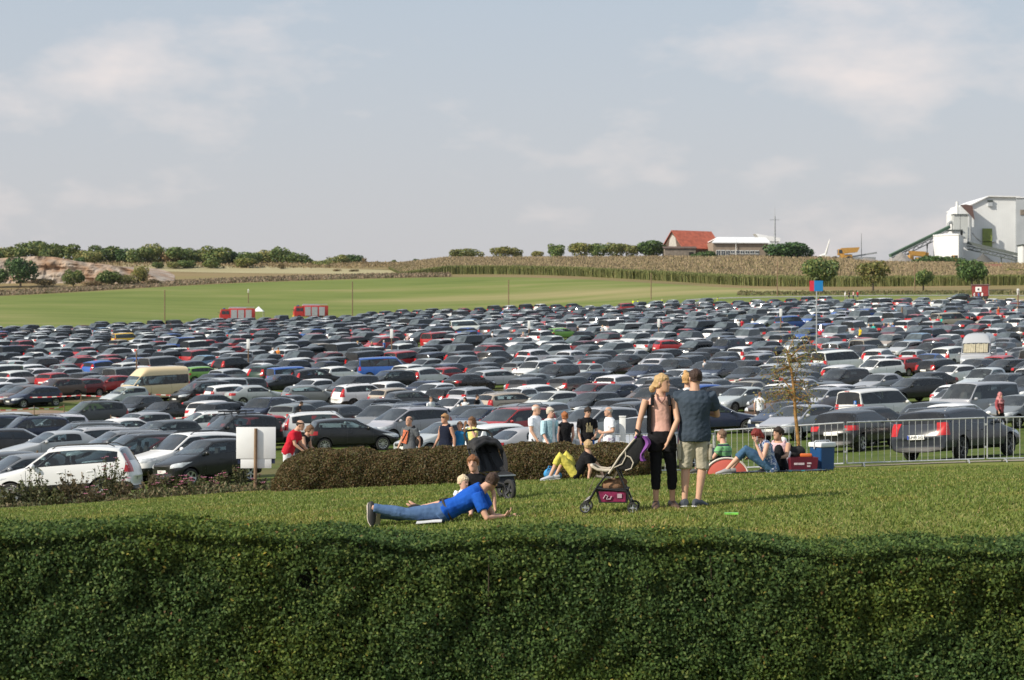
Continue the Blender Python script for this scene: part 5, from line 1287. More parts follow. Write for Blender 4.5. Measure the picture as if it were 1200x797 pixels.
def brown_hedge():
    n = 150000; root = empty('hedge', at(530, 43.3), 0, 'rounded brownish shrub hedge behind the picnickers', 'hedge')
    px0, px1 = 318, 775
    t = nr.random(n); d = 43.2; X0, X1 = (px0-600)/FPX*d, (px1-600)/FPX*d
    x = X0+(X1-X0)*t; e = np.minimum(1, np.minimum((x-X0)/.9, (X1-x)/.9)); e = np.sqrt(np.clip(1-(1-e)**2, 0.02, 1))
    hgt = (.80+.02*np.sin(x*1.3+1)+.025*np.sin(x*3.1)+.02*np.sin(x*7.3))*e; hgt *= np.interp(x, [X0, X0+4, X1], [1.08, 1.0, .84])
    a = nr.uniform(-.15, math.pi*.80, n); wd = .72*e; rr = 1-np.abs(nr.normal(0, .07, n))
    y = 43.25-np.cos(a)*wd*rr; sh = np.sin(np.clip(a, 0, math.pi)); z = np.maximum(0.02, sh**.55*hgt*rr)
    low = a < 0; z[low] = nr.random(low.sum())*.3; 
    P = np.stack([x, y, GV(x, y)+z], 1); q = vnoise(P, 1.5, 4)*.06+vnoise(P, 4.5, 8)*.06
    N = np.stack([np.zeros(n), -np.cos(a), np.sin(a)+.1], 1); P += N*q[:, None]
    P -= np.array(root.location)
    pal = [(0.122, 0.078, 0.034), (0.101, 0.069, 0.029), (0.159, 0.099, 0.044), (0.091, 0.089, 0.029), (0.066, 0.058, 0.023), (0.122, 0.116, 0.037)]
    link('foliage', leaves('foliage', P, N, nr.uniform(.028, .055, n), .6, leafm, pal, spread=.8, curl=.2), root)
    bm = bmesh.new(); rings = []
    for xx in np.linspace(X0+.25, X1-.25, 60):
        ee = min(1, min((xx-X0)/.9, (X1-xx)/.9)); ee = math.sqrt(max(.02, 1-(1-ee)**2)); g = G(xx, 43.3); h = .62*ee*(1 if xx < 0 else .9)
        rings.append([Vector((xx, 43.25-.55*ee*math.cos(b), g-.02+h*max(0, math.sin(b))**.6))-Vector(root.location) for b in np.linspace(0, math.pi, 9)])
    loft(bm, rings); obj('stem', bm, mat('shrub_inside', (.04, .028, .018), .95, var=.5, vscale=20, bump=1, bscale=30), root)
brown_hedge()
# mown grass of the lawn
def lawn_blades():
    n = 290000; d = 17.2+(46-17.2)*nr.random(n)**1.25; u = np.where(nr.random(n) < .76, nr.uniform(-.27, .27, n), nr.uniform(-.46, .46, n)); X = u*d
    ok = d < np.array(lawn_edge(u))-.15; X, d = X[ok], d[ok]; n = len(X); Z = GV(X, d); h = nr.uniform(.018, .05, n)*(1+.5*(nr.random(n) < .04)); wv = .004+d*.00033
    a = nr.uniform(0, 6.28, n); lx, ly = nr.normal(0, .022, n), nr.normal(0, .022, n)
    A = np.stack([X-np.cos(a)*wv, d-np.sin(a)*wv, Z], 1); B = np.stack([X+np.cos(a)*wv, d+np.sin(a)*wv, Z], 1); T = np.stack([X+lx, d+ly, Z+h], 1)
    V = np.stack([A, B, T], 1).reshape(-1, 3); F = np.arange(3*n).reshape(n, 3)
    pal = np.array([(0.121, 0.175, 0.032), (0.164, 0.213, 0.044), (0.214, 0.243, 0.065), (0.099, 0.152, 0.029), (0.285, 0.266, 0.109)]); k = nr.choice(5, n, p=[.3, .28, .2, .14, .08])
    pt = np.stack([X, d, Z*0], 1); nz_ = vnoise(pt, .9, 3)+.6*vnoise(pt, .28, 8)
    tn = pal[k]*nr.uniform(.9, 1.15, (n, 1)); dry = (nz_ > .25)[:, None]; tn = np.where(dry, tn*np.array([1.28, 1.08, 1.15]), tn)
    o = link('grass', poly_mesh('grass', V, F, leaf_mat('grass_blade', rough=.6, transl=.3), tn)); tag(o, 'short mown grass of the sloping lawn', 'grass', kind='stuff')
lawn_blades()
# wild strip with pink flowers between lawn and cars
def wild_strip():
    n = 16000; u = np.array((nr.uniform(-60, 318, n)-600)/FPX); d = nr.uniform(50.6, 53.0, n); X = u*d; Z = GV(X, d); clump = vnoise(np.stack([X, d, Z], 1), .9, 2); h = np.clip(.10+.22*(clump+.2), .04, .42)*nr.uniform(.5, 1.2, n)
    P = np.stack([X, d, Z+h*nr.random(n)], 1)
    o = link('undergrowth', leaves('undergrowth', P, np.tile([0, -1, .5], (n, 1)), nr.uniform(.05, .14, n), .35, leafm, [(.10, .105, .04), (.075, .09, .03), (.15, .115, .06), (.17, .14, .075), (.06, .075, .028)], spread=.8, up=1.4)); tag(o, 'dry weedy undergrowth edging the gravel by the parked cars', 'weeds', kind='stuff')
wild_strip()
strip('flower_bed', bound([-200, 300], [49.7, 49.6]), bound([-200, 300], [53.2, 52.2]), 6, soil, lift=.015, us=np.linspace(-.34, -.122, 50))
flower_p = mat('pink_petals', (.58, .22, .32), .6, var=.35, vscale=4); flower_w = mat('white_petals', (.68, .62, .60), .6, var=.1); stemg = mat('weed_stem', (.11, .10, .045), .8, var=.3)
def weed(px, d, h, wdt, nl, pal, nf, label, fm=flower_p):
    h *= 1.15; nf = int(nf*1.6); nl = int(nl*1.9)
    p = at(px, d, -.02); r = empty('wild_plant', p, rnd.random()*6, label, 'plant', 'wild plants along the gravel'); bm = bmesh.new(); tips = []; L = []
    for i in range(max(7, int(wdt*26))):
        a = rnd.random()*6.28; q = rnd.random()**.5*wdt/2; hh = h*rnd.uniform(.6, 1.0)*(1-.35*(q/(wdt/2))**2); b = Vector((math.cos(a)*q*.35, math.sin(a)*q*.35, 0)); t = Vector((math.cos(a)*q, math.sin(a)*q, hh)); tube(bm, [b, b.lerp(t, .5)+Vector((0, 0, hh*.08)), t], [.008, .006, .002], 4); tips.append(t)
        for k in range(nl//10): s = rnd.uniform(.15, 1); L.append(b.lerp(t, s)+Vector((rnd.gauss(0, .03), rnd.gauss(0, .03), rnd.gauss(0, .02))))
    obj('stem', bm, stemg, r); P = np.array(L); link('foliage', leaves('foliage', P, np.tile([0, -.6, .8], (len(P), 1)), nr.uniform(.05, .115, len(P)), .5, leafm, pal, spread=.9), r)
    for t in rnd.sample(tips, min(nf, len(tips))):
        bm = bmesh.new()
        c = t+Vector((rnd.gauss(0, .02), rnd.gauss(0, .02), rnd.uniform(-.05, .03)))
        for k in range(6):
            a = k*1.047; u_ = Vector((math.cos(a), math.sin(a), .4)); v_ = Vector((-math.sin(a), math.cos(a), 0)); q = .055
            bm.faces.new([bm.verts.new(c+u_*.004), bm.verts.new(c+u_*q*.7+v_*q*.5), bm.verts.new(c+u_*q*1.3), bm.verts.new(c+u_*q*.7-v_*q*.5)])
        obj('flower', bm, fm, r)
GP = [(.10, .115, .045), (.075, .095, .03), (.13, .12, .05), (.06, .075, .028)]; BP = [(.15, .11, .06), (.11, .085, .045), (.17, .13, .075), (.08, .075, .03)]
for a in [(8, 51.2, .55, .9, 130, GP, 6, 'low green weed with white flowers at the left edge', flower_w), (38, 51.4, .95, 1.0, 150, GP, 5, 'tall bushy weed with white flowers before the white SUV door', flower_w), (84, 51.6, .8, 1.2, 150, BP, 0, 'dry brown weed bush below the white SUV'),
          (128, 51.8, 1.15, 1.1, 160, GP, 6, 'tallest leafy weed before the white SUV rear wheel'), (150, 51.3, .55, .9, 110, BP, 3, 'low dry weed right of the tallest one'), (178, 51.7, .75, .7, 110, BP, 0, 'reddish dry weed behind the white SUV tail', flower_p),
          (196, 51.2, .6, .8, 130, GP, 9, 'pink flowering weed left of the dark small car front', flower_p), (214, 51.5, .5, .8, 130, GP, 11, 'densest pink flower clump below the dark small car'), (236, 51.3, .5, .9, 130, GP, 8, 'pink flower clump under the dark car door'), (258, 51.6, .55, .7, 120, GP, 6, 'pink flower clump left of the sign board'),
          (281, 51.8, .95, .6, 140, GP, 2, 'tall yellowish weed right beside the sign post'), (303, 51.1, .4, .5, 90, GP, 5, 'small pink flowering weed at the left end of the brown hedge'), (64, 50.8, .45, .8, 110, GP, 0, 'low green weed between the white flowers and the dry bush'), (110, 50.9, .4, .8, 110, BP, 4, 'low dry weed with pink flowers below the white SUV')]: weed(*a)
# tree: young one with an orange lichened trunk
def young_tree():
    p = at(938, 50.2, -.05); r = empty('young_tree', p, 0, 'thin young tree with an orange lichened trunk and few leaves', 'tree'); bm = bmesh.new(); R2 = random.Random(4); tips = []
    base = [(0, 0, 0), (-.05, 0, .7), (-.12, .02, 1.4), (-.16, 0, 2.0), (-.22, .02, 2.5), (-.36, .0, 3.0)]; tube(bm, base, [.055, .046, .042, .036, .026, .01], 9)
    for i in range(24):
        t = R2.uniform(1.5, 2.9); k = min(4, int(np.searchsorted([0, .7, 1.4, 2.0, 2.5, 3.0], t)-1)); zz = [0, .7, 1.4, 2.0, 2.5, 3.0]; f = (t-zz[k])/(zz[k+1]-zz[k]); b = Vector(base[k]).lerp(Vector(base[k+1]), f); a = R2.random()*6.28; ln = R2.uniform(.3, .78)
        if i % 4 == 0: a = R2.choice([.2, -.3, 3.0, 3.4])
        e = b+Vector((math.cos(a)*ln, math.sin(a)*ln*.8, R2.uniform(-.25, .55))); m = b.lerp(e, .5)+Vector((0, 0, R2.uniform(0, .12))); tube(bm, [b, m, e], [.018 if i % 3 else .03, .010, .004], 5); tips += [m, e, b.lerp(e, .75)]
        for j in range(4):
            s = m.lerp(e, R2.random()); q = s+Vector((R2.gauss(0, .16), R2.gauss(0, .16), R2.gauss(0, .13))); tube(bm, [s, q], [.006, .003], 4); tips.append(q)
    obj('trunk', bm, mat('lichen_bark', (.26, .14, .045), .9, var=.45, vscale=9, bump=.6, bscale=25), r)
    P = np.array([t+Vector((R2.gauss(0, .1), R2.gauss(0, .1), R2.gauss(0, .08))) for t in tips for _ in range(8)]); link('crown', leaves('crown', P, np.tile([0, -.5, 1], (len(P), 1)), nr.uniform(.04, .085, len(P)), .6, leafm, [(.20, .19, .06), (.16, .17, .055), (.26, .19, .07), (.13, .14, .05)], spread=1), r)
young_tree()
# ------------------------------------------------------------------ fences, posts, tapes, signs
galv = mat('galvanised_steel', (.46, .48, .49), .4, metal=.55, var=.12, vscale=10); woodp = mat('post_wood', (.20, .13, .08), .9, var=.25, vscale=6)
def barrier(A, B, H, label, bars=21):
    A, B = Vector(A), Vector(B); r = empty('crowd_barrier', A, 0, label, 'barrier', 'crowd barriers'); v = B-A; up = Vector((0, 0, 1)); t = v.normalized(); n = Vector((-t.y, t.x, 0)).normalized()
    bm = bmesh.new(); lo, hi = up*.10, up*H; tube(bm, [lo, hi, v+hi, v+lo, lo], .021, 7, cap=False); obj('frame', bm, galv, r)
    bm = bmesh.new()
    for i in range(1, bars+1): q = v*(i/(bars+1)); tube(bm, [q+lo, q+hi], .0075, 5)
    obj('bar_infill', bm, galv, r)
    for q in (v*.12, v*.88):
        bm = bmesh.new(); tube(bm, [q+lo-n*.28-up*.09, q+lo-n*.2-up*.02, q+lo+n*.2-up*.02, q+lo+n*.28-up*.09], .017, 6); obj('foot', bm, galv, r)
    for z in (.35, .85):
        bm = bmesh.new(); box(bm, v+up*H*z+t*.03, (.07, .03, .05)); obj('hook', bm, galv, r)
barrier(at(838, 55.4), at(989, 51.6), 1.13, 'crowd barrier behind the picnickers, left of two near joins')
barrier(at(992.5, 51.5), at(1153.5, 51.3), 1.13, 'crowd barrier in front of the two dark cars')
barrier(at(1157, 51.3), at(1325, 51.3), 1.13, 'crowd barrier cut off by the right edge')
barrier(at(706, 50.5), at(742, 51.5), 1.05, 'short crowd barrier beside the white post', 7)
barrier(at(742, 51.6), at(836, 55.6), 1.05, 'crowd barrier hidden behind the standing couple', 20)
r = empty('white_post', at(729.5, 50.3, -.05), 0, 'thick white square post beside the short barrier', 'post')
bm = bmesh.new(); box(bm, (0, 0, .75), (.15, .15, 1.5), bev=.008); obj('shaft', bm, white_p, r)
bm = bmesh.new(); box(bm, (0, 0, 1.515), (.17, .17, .03), bev=.008); obj('cap', bm, white_p, r)
# white sign board seen from behind on a wooden post
r = empty('sign_board', at(300, 51.0, -.1), R(4), 'white blank sign board on a brown post beside the brown hedge', 'sign')
s_ = FPX/51
bm = bmesh.new(); box(bm, (0, 0, 1.32), (46/s_, .025, 37/s_), bev=.004); obj('panel', bm, mat('sign_white', (.78, .80, .82), .45, var=.04), r)
bm = bmesh.new(); box(bm, (0, .01, .82), (36/s_, .02, 12.5/s_), bev=.003); obj('lower_panel', bm, mat('sign_white2', (.76, .78, .80), .45, var=.04), r)
bm = bmesh.new(); box(bm, (-.50*.74, .03, .86), (.17, .02, .12)); box(bm, (.55*.74, .03, .86), (.12, .02, .12)); 
o = obj('dark_strip', bm, mat('sign_navy', (.012, .02, .06), .5), r); o['kind'] = 'stuff'
bm = bmesh.new(); tube(bm, [(-.02, -.055, -.1), (0, -.055, 1.68)], [.045, .04], 9); obj('post', bm, woodp, r)
# red and blue sign on a pole in the car park
r = empty('sign_board', at(957, 186), 0, 'red and blue sign on a thin grey pole among parked cars', 'sign'); zz = (YH-340)*186/FPX-G((957-600)/FPX*186, 186)
bm = bmesh.new(); tube(bm, [(0, .05, 0), (0, .05, zz+.4)], .06, 8); obj('pole', bm, galv, r)
bm = bmesh.new(); box(bm, (-.02-.42, 0, zz+.38), (.40, .03, .95)); obj('red_panel', bm, mat('sign_red', (.62, .03, .06), .4, var=.03), r, smooth=False)
bm = bmesh.new(); box(bm, (-.02+.19, 0, zz+.38), (.80, .03, .95)); obj('blue_panel', bm, mat('sign_blue', (.01, .20, .50), .4, var=.03), r, smooth=False)
POSTS = [(193, 377, 37, 445, 0, 'wooden pole before the green field at left'), (291, 372, 32, 500, 1, 'thin pole with a white top above the first fire engine'), (413, 366, 36, 455, 0, 'wooden pole on the far lot edge left of the middle'), (160, 452, 42, 165, 0, 'brown post among cars above the cream minibus'),
         (291, 428, 28, 190, 1, 'brown post with a white top in the left rows'), (459, 418, 30, 200, 1, 'brown post with a white top above the blue van'), (620, 404, 26, 235, 1, 'brown post with a white top in the middle rows'), (772, 406, 30, 225, 1, 'brown post with a white top right of the middle rows'),
         (596, 352, 24, 470, 0, 'thin pole beside the brown green shrub'), (763, 346, 26, 470, 0, 'thin pole on the far field right of the middle'), (915, 392, 28, 230, 1, 'brown post with a white top left of the red and blue sign'), (1057, 380, 20, 260, 0, 'orange brown post between cars right of the sign'), (1193, 364, 24, 290, 1, 'brown post with white top at the right edge'),
         (911, 337, 30, 455, 0, 'wooden pole at the corn edge behind the sign'), (1072, 337, 28, 450, 0, 'wooden pole between the two roadside trees')]
for px, pb, hp, d, wt, lab in POSTS:
    p = at(px, d, -.1); h = max(1.6, (YH-(pb-hp))*d/FPX-p.z); r = empty('wooden_post', p, 0, lab, 'post', 'posts in the fields')
    bm = bmesh.new(); q = .06 if d < 260 else .11; tube(bm, [(0, 0, 0), (0, 0, h)], [q*1.1, q], 7); obj('shaft', bm, woodp, r)
    if wt: bm = bmesh.new(); box(bm, (0, -.0, h-.25), (.3, .16, .9), bev=.02); obj('white_top', bm, white_p, r)
tape_r = mat('tape_red', (.55, .05, .06), .5, var=.08); tape_w = mat('tape_white', (.66, .64, .62), .5, var=.08)
def tape(pts, label, h=.85, sag=.12):
    P = [at(px, d, h) for px, d in pts]; r = empty('barrier_tape', P[0], 0, label, 'tape', 'red and white barrier tapes'); bm = bmesh.new()
    for a, b in zip(P, P[1:]):
        L_ = (b-a).length; n = max(6, int(L_/.35)); prev = None
        for i in range(n+1):
            t = i/n; q = a.lerp(b, t)-Vector((0, 0, sag*4*t*(1-t)))-P[0]; v = (bm.verts.new(q+Vector((0, 0, .032))), bm.verts.new(q-Vector((0, 0, .032))))
            if prev: f = bm.faces.new((prev[0], v[0], v[1], prev[1])); f.material_index = i % 2
            prev = v
    obj('ribbon', bm, [tape_r, tape_w], r)
    for p in P:
        bm = bmesh.new(); q = p-P[0]; tube(bm, [q+Vector((0, 0, .12)), q-Vector((0, 0, h+.1))], .035, 6); obj('stake', bm, woodp, r)
tape([(-30, 147.0), (95, 146.5), (177, 146), (258, 145.5)], 'tape along the far side of the grass aisle at left')
tape([(130, 115.5), (176, 114.5), (228, 114)], 'tape before the black convertible')
tape([(-20, 131), (40, 132), (75, 133)], 'tape along the dirt lane at the left edge')
tape([(600, 148), (690, 147), (780, 146), (872, 144.5), (960, 142)], 'long tape in front of the cars behind the couple')
tape([(-20, 75), (44, 76.5), (70, 77)], 'tape before the silver cars at the left edge')
tape([(150, 410), (195, 415), (240, 420)], 'faint far tape at the upper left lot edge', 1.0)
for px, d, h, lab in ((155, 68, 1.25, 'wooden stake behind the white SUV tail'), (-2, 150, 1.0, 'stake at the left edge of the grass aisle')):
    r = at(px, d, -.1); bm = bmesh.new(); tube(bm, [(0, 0, 0), (0, 0, h)], [.05, .045], 7); o = obj('wooden_stake', bm, woodp); o.location = r; tag(o, lab, 'stake')
# ------------------------------------------------------------------ picnic things
r = empty('cool_box', at(963.5, 43.2), R(38), 'tall dark blue cool box with a white lid', 'cool box')
bm = bmesh.new(); loft(bm, [[Vector((x*k, y*k, z)) for x, y in ((-.21, -.17), (.21, -.17), (.21, .17), (-.21, .17))] for z, k in ((0, .93), (.5, 1.0))]); bmesh.ops.bevel(bm, geom=list(bm.edges), offset=.012, segments=2, affect='EDGES'); obj('box', bm, mat('cool_box_blue', (.012, .065, .19), .4, var=.06), r)
bm = bmesh.new(); box(bm, (0, 0, .555), (.46, .38, .10), bev=.02); lid = obj('lid', bm, mat('cool_box_white', (.70, .72, .74), .45, var=.05), r)
bm = bmesh.new(); tube(bm, [(-.24, 0, .47), (-.245, 0, .60), (-.2, 0, .64), (.2, 0, .64), (.245, 0, .60), (.24, 0, .47)], .012, 6); obj('handle', bm, mat('handle_grey', (.5, .52, .55), .5), r)
r = empty('crate_bag', at(940, 42.8), R(8), 'burgundy box bag with small white print beside the cool box', 'bag')
bm = bmesh.new(); loft(bm, [[Vector((x*k, y*k, z)) for x, y in ((-.30, -.17), (.30, -.17), (.30, .17), (-.30, .17))] for z, k in ((0, .9), (.30, 1.0), (.30, .94), (.06, .85))], cap=True); obj('body', bm, mat('burgundy', (.13, .012, .025), .5, var=.15), r, smooth=False)
bm = bmesh.new()
for x0, w_, z in ((-.22, .22, .17), (.06, .09, .18), (.06, .07, .12)): box(bm, (x0+w_/2, -.165, z), (w_, .006, .035 if w_ < .2 else .045))
o = obj('print', bm, mat('print_white', (.6, .5, .5), .6, var=.3, vscale=40), r, smooth=False); o['kind'] = 'stuff'
bm = bmesh.new(); ellipsoid(bm, (-.02, 0, .13), (.20, .15, .14)); ellipsoid(bm, (.10, 0, .17), (.13, .12, .11), rot=(0, .5, 0)); ellipsoid(bm, (-.10, .02, .20), (.10, .10, .09)); tube(bm, [(-.12, -.05, .2), (-.06, -.05, .33), (.05, -.05, .33), (.12, -.05, .22)], .016, 6); o = link('black_bag', fuse0(bm, .018, mat('black_fabric', (.012, .012, .013), .9, bump=.5))); (lambda *a: None)( mat('black_fabric', (.012, .012, .013), .9, bump=.5)); o.location = at(931.5, 43.1, .26); tag(o, 'slouching black bag on the rear of the burgundy box bag', 'bag')
bm = bmesh.new(); box(bm, (0, 0, .04), (.24, .12, .07), bev=.02); o = obj('orange_packet', bm, mat('orange_pack', (.62, .14, .03), .5, var=.2)); o.location = at(944.5, 42.7, .30); tag(o, 'orange packet lying on the burgundy box bag', 'packet')
def blanket(px, d, w_, l, m, label, name='picnic_blanket'):
    bm = bmesh.new(); n = 14; c = at(px, d); v = [[bm.verts.new((x, y, G(c.x+x, c.y+y)-c.z+.035+.012*mnoise.noise(Vector((x*4, y*4, px))))) for x in np.linspace(-w_/2, w_/2, n)] for y in np.linspace(-l/2, l/2, n)]
    for i in range(n-1):
        for j in range(n-1): bm.faces.new((v[i][j], v[i][j+1], v[i+1][j+1], v[i+1][j]))
    g = bmesh.ops.extrude_face_region(bm, geom=list(bm.faces)); bmesh.ops.translate(bm, verts=[q for q in g['geom'] if isinstance(q, bmesh.types.BMVert)], vec=(0, 0, .012))
    o = obj(name, bm, m); o.location = c; tag(o, label, 'blanket')
bl, t_, N_, b_ = nt_mat('blanket_dots'); vz = N_('ShaderNodeTexVoronoi'); vz.inputs['Scale'].default_value = 7; tcn = N_('ShaderNodeTexCoord'); t_.links.new(tcn.outputs['Object'], vz.inputs['Vector']); rr_ = N_('ShaderNodeValToRGB'); rr_.color_ramp.interpolation = 'CONSTANT'; rr_.color_ramp.elements[0].color = (.02, .30, .38, 1); rr_.color_ramp.elements[1].position = .3; rr_.color_ramp.elements[1].color = (.03, .035, .06, 1); t_.links.new(vz.outputs['Distance'], rr_.inputs[0]); t_.links.new(rr_.outputs[0], b_.inputs['Base Color'])
blanket(908, 42.0, 2.0, 1.6, bl, 'dark picnic blanket with turquoise dots under the seated women')
blanket(503, 27.25, .34, .3, mat('white_cloth', (.62, .63, .64), .9, var=.08), 'small white cloth under the lying man', 'picnic_cloth')
# coral dome shaped bag
r = empty('dome_bag', at(851, 41.7), 0, 'coral red dome shaped bag with a white edge beside the striped man', 'bag')
bm = bmesh.new(); rings = [[Vector((math.cos(a)*.44*k, y, max(0, math.sin(a))*.34*k)) for a in np.linspace(0, math.pi, 15)] for y, k in ((-.16, .72), (-.13, .93), (-.05, 1), (.05, 1), (.13, .93), (.16, .72))]; loft(bm, rings); obj('shell', bm, mat('coral', (.55, .115, .085), .7, var=.1), r)
bm = bmesh.new(); tube(bm, [(math.cos(a)*.43, -.135, math.sin(a)*.335+.005) for a in np.linspace(.05, math.pi-.05, 20)], .022, 6); obj('edging', bm, mat('edging_white', (.66, .62, .55), .7), r)
bm = bmesh.new(); loft(bm, [[Vector((x, y, z)) for x, y in ((-.09, -.05), (.08, -.06), (.1, .05), (-.08, .06))] for z in (.03, .05)]); o = obj('litter', bm, mat('green_wrapper', (.20, .55, .08), .4, var=.5, vscale=14)); o.location = at(857, 25.6); tag(o, 'bright green and white wrapper lying on the lawn', 'litter')
# ------------------------------------------------------------------ push chairs
pblk = mat('pram_black', (.014, .014, .016), .75, bump=.3, bscale=60); pgrey = mat('pram_grey', (.05, .053, .06), .8, bump=.3, bscale=60); tubem = mat('pram_tube', (.025, .025, .028), .4, metal=.4); tubes_ = mat('pram_silver', (.5, .52, .55), .35, metal=.7); cream = mat('pram_cream', (.50, .45, .37), .85, bump=.2, bscale=50); purple = mat('pram_purple', (.20, .055, .30), .8, var=.2); magenta = mat('pram_magenta', (.22, .015, .075), .7, var=.5, vscale=14)
def wheel(root, c, rr, wd, spokes=5, hub=None):
    bm = bmesh.new(); lathe(bm, [(rr*.72, -wd/2), (rr*.93, -wd/2), (rr, -wd*.25), (rr, wd*.25), (rr*.93, wd/2), (rr*.72, wd/2), (rr*.72, -wd/2)], 'Y', 26); wl = obj('wheel', bm, rubber, root); wl.location = c
    bm = bmesh.new()
    for k in range(spokes): a = 2*math.pi*k/spokes; bar(bm, (0, 0, 0), (math.cos(a)*rr*.76, 0, math.sin(a)*rr*.76), wd*.4, rr*.18)
    lathe(bm, [(rr*.25, -wd*.55), (rr*.25, wd*.55), (0.003, wd*.6)], 'Y', 14); lathe(bm, [(0.003, -wd*.6), (rr*.25, -wd*.55)], 'Y', 14); lathe(bm, [(rr*.74, -wd*.4), (rr*.66, 0), (rr*.74, wd*.4)], 'Y', 26); obj('hub', bm, hub or pgrey, wl); return wl
def panel(bm, pts, th):       # cloth panel through rows of points, given thickness
    n = len(pts[0]); v = [[bm.verts.new(p) for p in rw] for rw in pts]; fs = []
    for a, b in zip(v, v[1:]):
        for i in range(n-1): fs.append(bm.faces.new((a[i], a[i+1], b[i+1], b[i])))
    g = bmesh.ops.solidify(bm, geom=fs, thickness=th)
# large dark three wheeler facing the viewer and a little to the right; local +x is its front
rt = empty('pushchair', at(579, 32.4), R(-60), 'large black and grey three wheeled pushchair behind the seated woman', 'pushchair'); rt.scale = (.95, .95, .9)
for y in (-.29, .29): wheel(rt, (-.22, y, .19), .19, .06)
wheel(rt, (.50, 0, .19), .19, .065)
bm = bmesh.new()
for sg in (-1, 1): tube(bm, [(-.52, sg*.25, 1.06), (-.36, sg*.27, .80), (-.05, sg*.28, .46), (.22, sg*.24, .36), (.46, sg*.07, .30), (.50, sg*.055, .19)], .017, 8); tube(bm, [(-.10, sg*.28, .50), (-.22, sg*.28, .19)], .016, 7)
tube(bm, [(-.22, -.29, .19), (-.22, .29, .19)], .014, 7); obj('frame', bm, tubem, rt)
bm = bmesh.new(); tube(bm, [(-.50, -.26, 1.02), (-.56, -.26, 1.12), (-.60, -.20, 1.18), (-.61, 0, 1.20), (-.60, .20, 1.18), (-.56, .26, 1.12), (-.50, .26, 1.02)], .021, 8); obj('handlebar', bm, mat('foam_grip', (.02, .02, .02), .9), rt)
bm = bmesh.new(); panel(bm, [[Vector((-.42+.34*t-.07*math.sin(3.14*q), -.26+.52*q, 1.0-.52*t)) for q in np.linspace(0, 1, 11)] for t in np.linspace(0, 1, 9)], .035)
for sg in (-1, 1): panel(bm, [[Vector((-.42+.34*t+.16*q*math.sin(.4+2.2*t), sg*(.265+.01*math.sin(3*t)), 1.0-.52*t+.04*q)) for q in np.linspace(0, 1, 4)] for t in np.linspace(0, 1, 8)], .022)
obj('backrest', bm, pgrey, rt)
bm = bmesh.new(); panel(bm, [[Vector((-.10+.34*t, -.25+.5*q, .50-.05*math.sin(3.14*q)-.05*t)) for q in np.linspace(0, 1, 7)] for t in np.linspace(0, 1, 5)], .04); panel(bm, [[Vector((.24+.10*t, -.23+.46*q, .45-.20*t)) for q in np.linspace(0, 1, 5)] for t in np.linspace(0, 1, 4)], .025); obj('seat', bm, pgrey, rt)
bm = bmesh.new()
for sg in (-1, 1): panel(bm, [[Vector((-.45+.33*t+.02, sg*(.05+.05*t)+w_, .92-.40*t)) for w_ in (-.022, .022)] for t in np.linspace(0, 1, 6)], .012)
panel(bm, [[Vector((-.335, -.2+.4*q, .80+w_)) for q in np.linspace(0, 1, 6)] for w_ in (-.008, .008)], .012); hs_ = obj('harness', bm, pblk, rt); hs_['kind'] = 'stuff'
bm = bmesh.new()
for k, (x, z, rr0) in enumerate(((-.46, 1.02, .062), (-.38, 1.045, .055), (-.31, 1.03, .048), (-.26, .985, .04))): tube(bm, [(x+.03+.05*abs(q)**2-.02*k*0, q*.285, z-.16*abs(q)**3+.012*math.sin(q*9+k)) for q in np.linspace(-1, 1, 13)], [rr0*(.45 if abs(q) > .9 else 1) for q in np.linspace(-1, 1, 13)], 9)
me_ = fuse0(bm, .014, pblk); link('hood', me_, rt)
bm = bmesh.new(); bar(bm, (.262, -.25, .43), (.262, .25, .43), .055, .02); obj('reflector_strip', bm, mat('reflective_grey', (.45, .48, .50), .4), rt)
bm = bmesh.new(); panel(bm, [[Vector((-.24+.42*t, -.23+.46*q, .33-.10*math.sin(3.14*t)-.05*math.sin(3.14*q))) for q in np.linspace(0, 1, 7)] for t in np.linspace(0, 1, 7)], .015); obj('basket', bm, pblk, rt)
# light buggy with cream seat, faces left; handle at upper right
rt = empty('pushchair', at(716, 27.4), R(-6), 'cream and black buggy with a purple hood held by the standing woman', 'pushchair')
F_, B_ = -.33, .27
for y in (-.22, .22): wheel(rt, (F_, y, .075), .075, .035, 4, tubes_); wheel(rt, (B_+.03, y, .075), .075, .035, 4, tubes_)
bm = bmesh.new()
for y in (-.21, .21):
    tube(bm, [(F_, y, .09), (-.17, y, .36), (.06, y, .66), (.36, y, 1.04)], .0125, 7); tube(bm, [(B_+.03, y, .09), (.15, y, .45), (.06, y, .66)], .0125, 7); tube(bm, [(-.20, y, .33), (.20, y, .30)], .010, 6); tube(bm, [(F_, y, .09), (F_-.01, y, .16), (F_+.06, y, .2)], .015, 6)
for x, z in ((F_+.03, .16), (B_+.0, .18), (.06, .66)): tube(bm, [(x, -.21, z), (x, .21, z)], .009, 6)
obj('frame', bm, tubem, rt)
for y in (-.21, .21):
    bm = bmesh.new(); tube(bm, [(.35, y, 1.03), (.385, y, 1.06), (.36, y, 1.10), (.33, y, 1.115)], .02, 8); obj('handle', bm, pblk, rt)
bm = bmesh.new(); panel(bm, [[Vector((.02+.26*t+.03*math.sin(3.1*q), -.19+.38*q, .46+.46*t)) for q in np.linspace(0, 1, 7)] for t in np.linspace(0, 1, 7)], .035); panel(bm, [[Vector((.03-.24*t, -.18+.36*q, .46+.03*t-.02*math.sin(3.1*q))) for q in np.linspace(0, 1, 7)] for t in np.linspace(0, 1, 5)], .035); panel(bm, [[Vector((-.21-.10*t, -.15+.3*q, .49-.24*t)) for q in np.linspace(0, 1, 5)] for t in np.linspace(0, 1, 4)], .03); obj('seat', bm, cream, rt)
bm = bmesh.new()
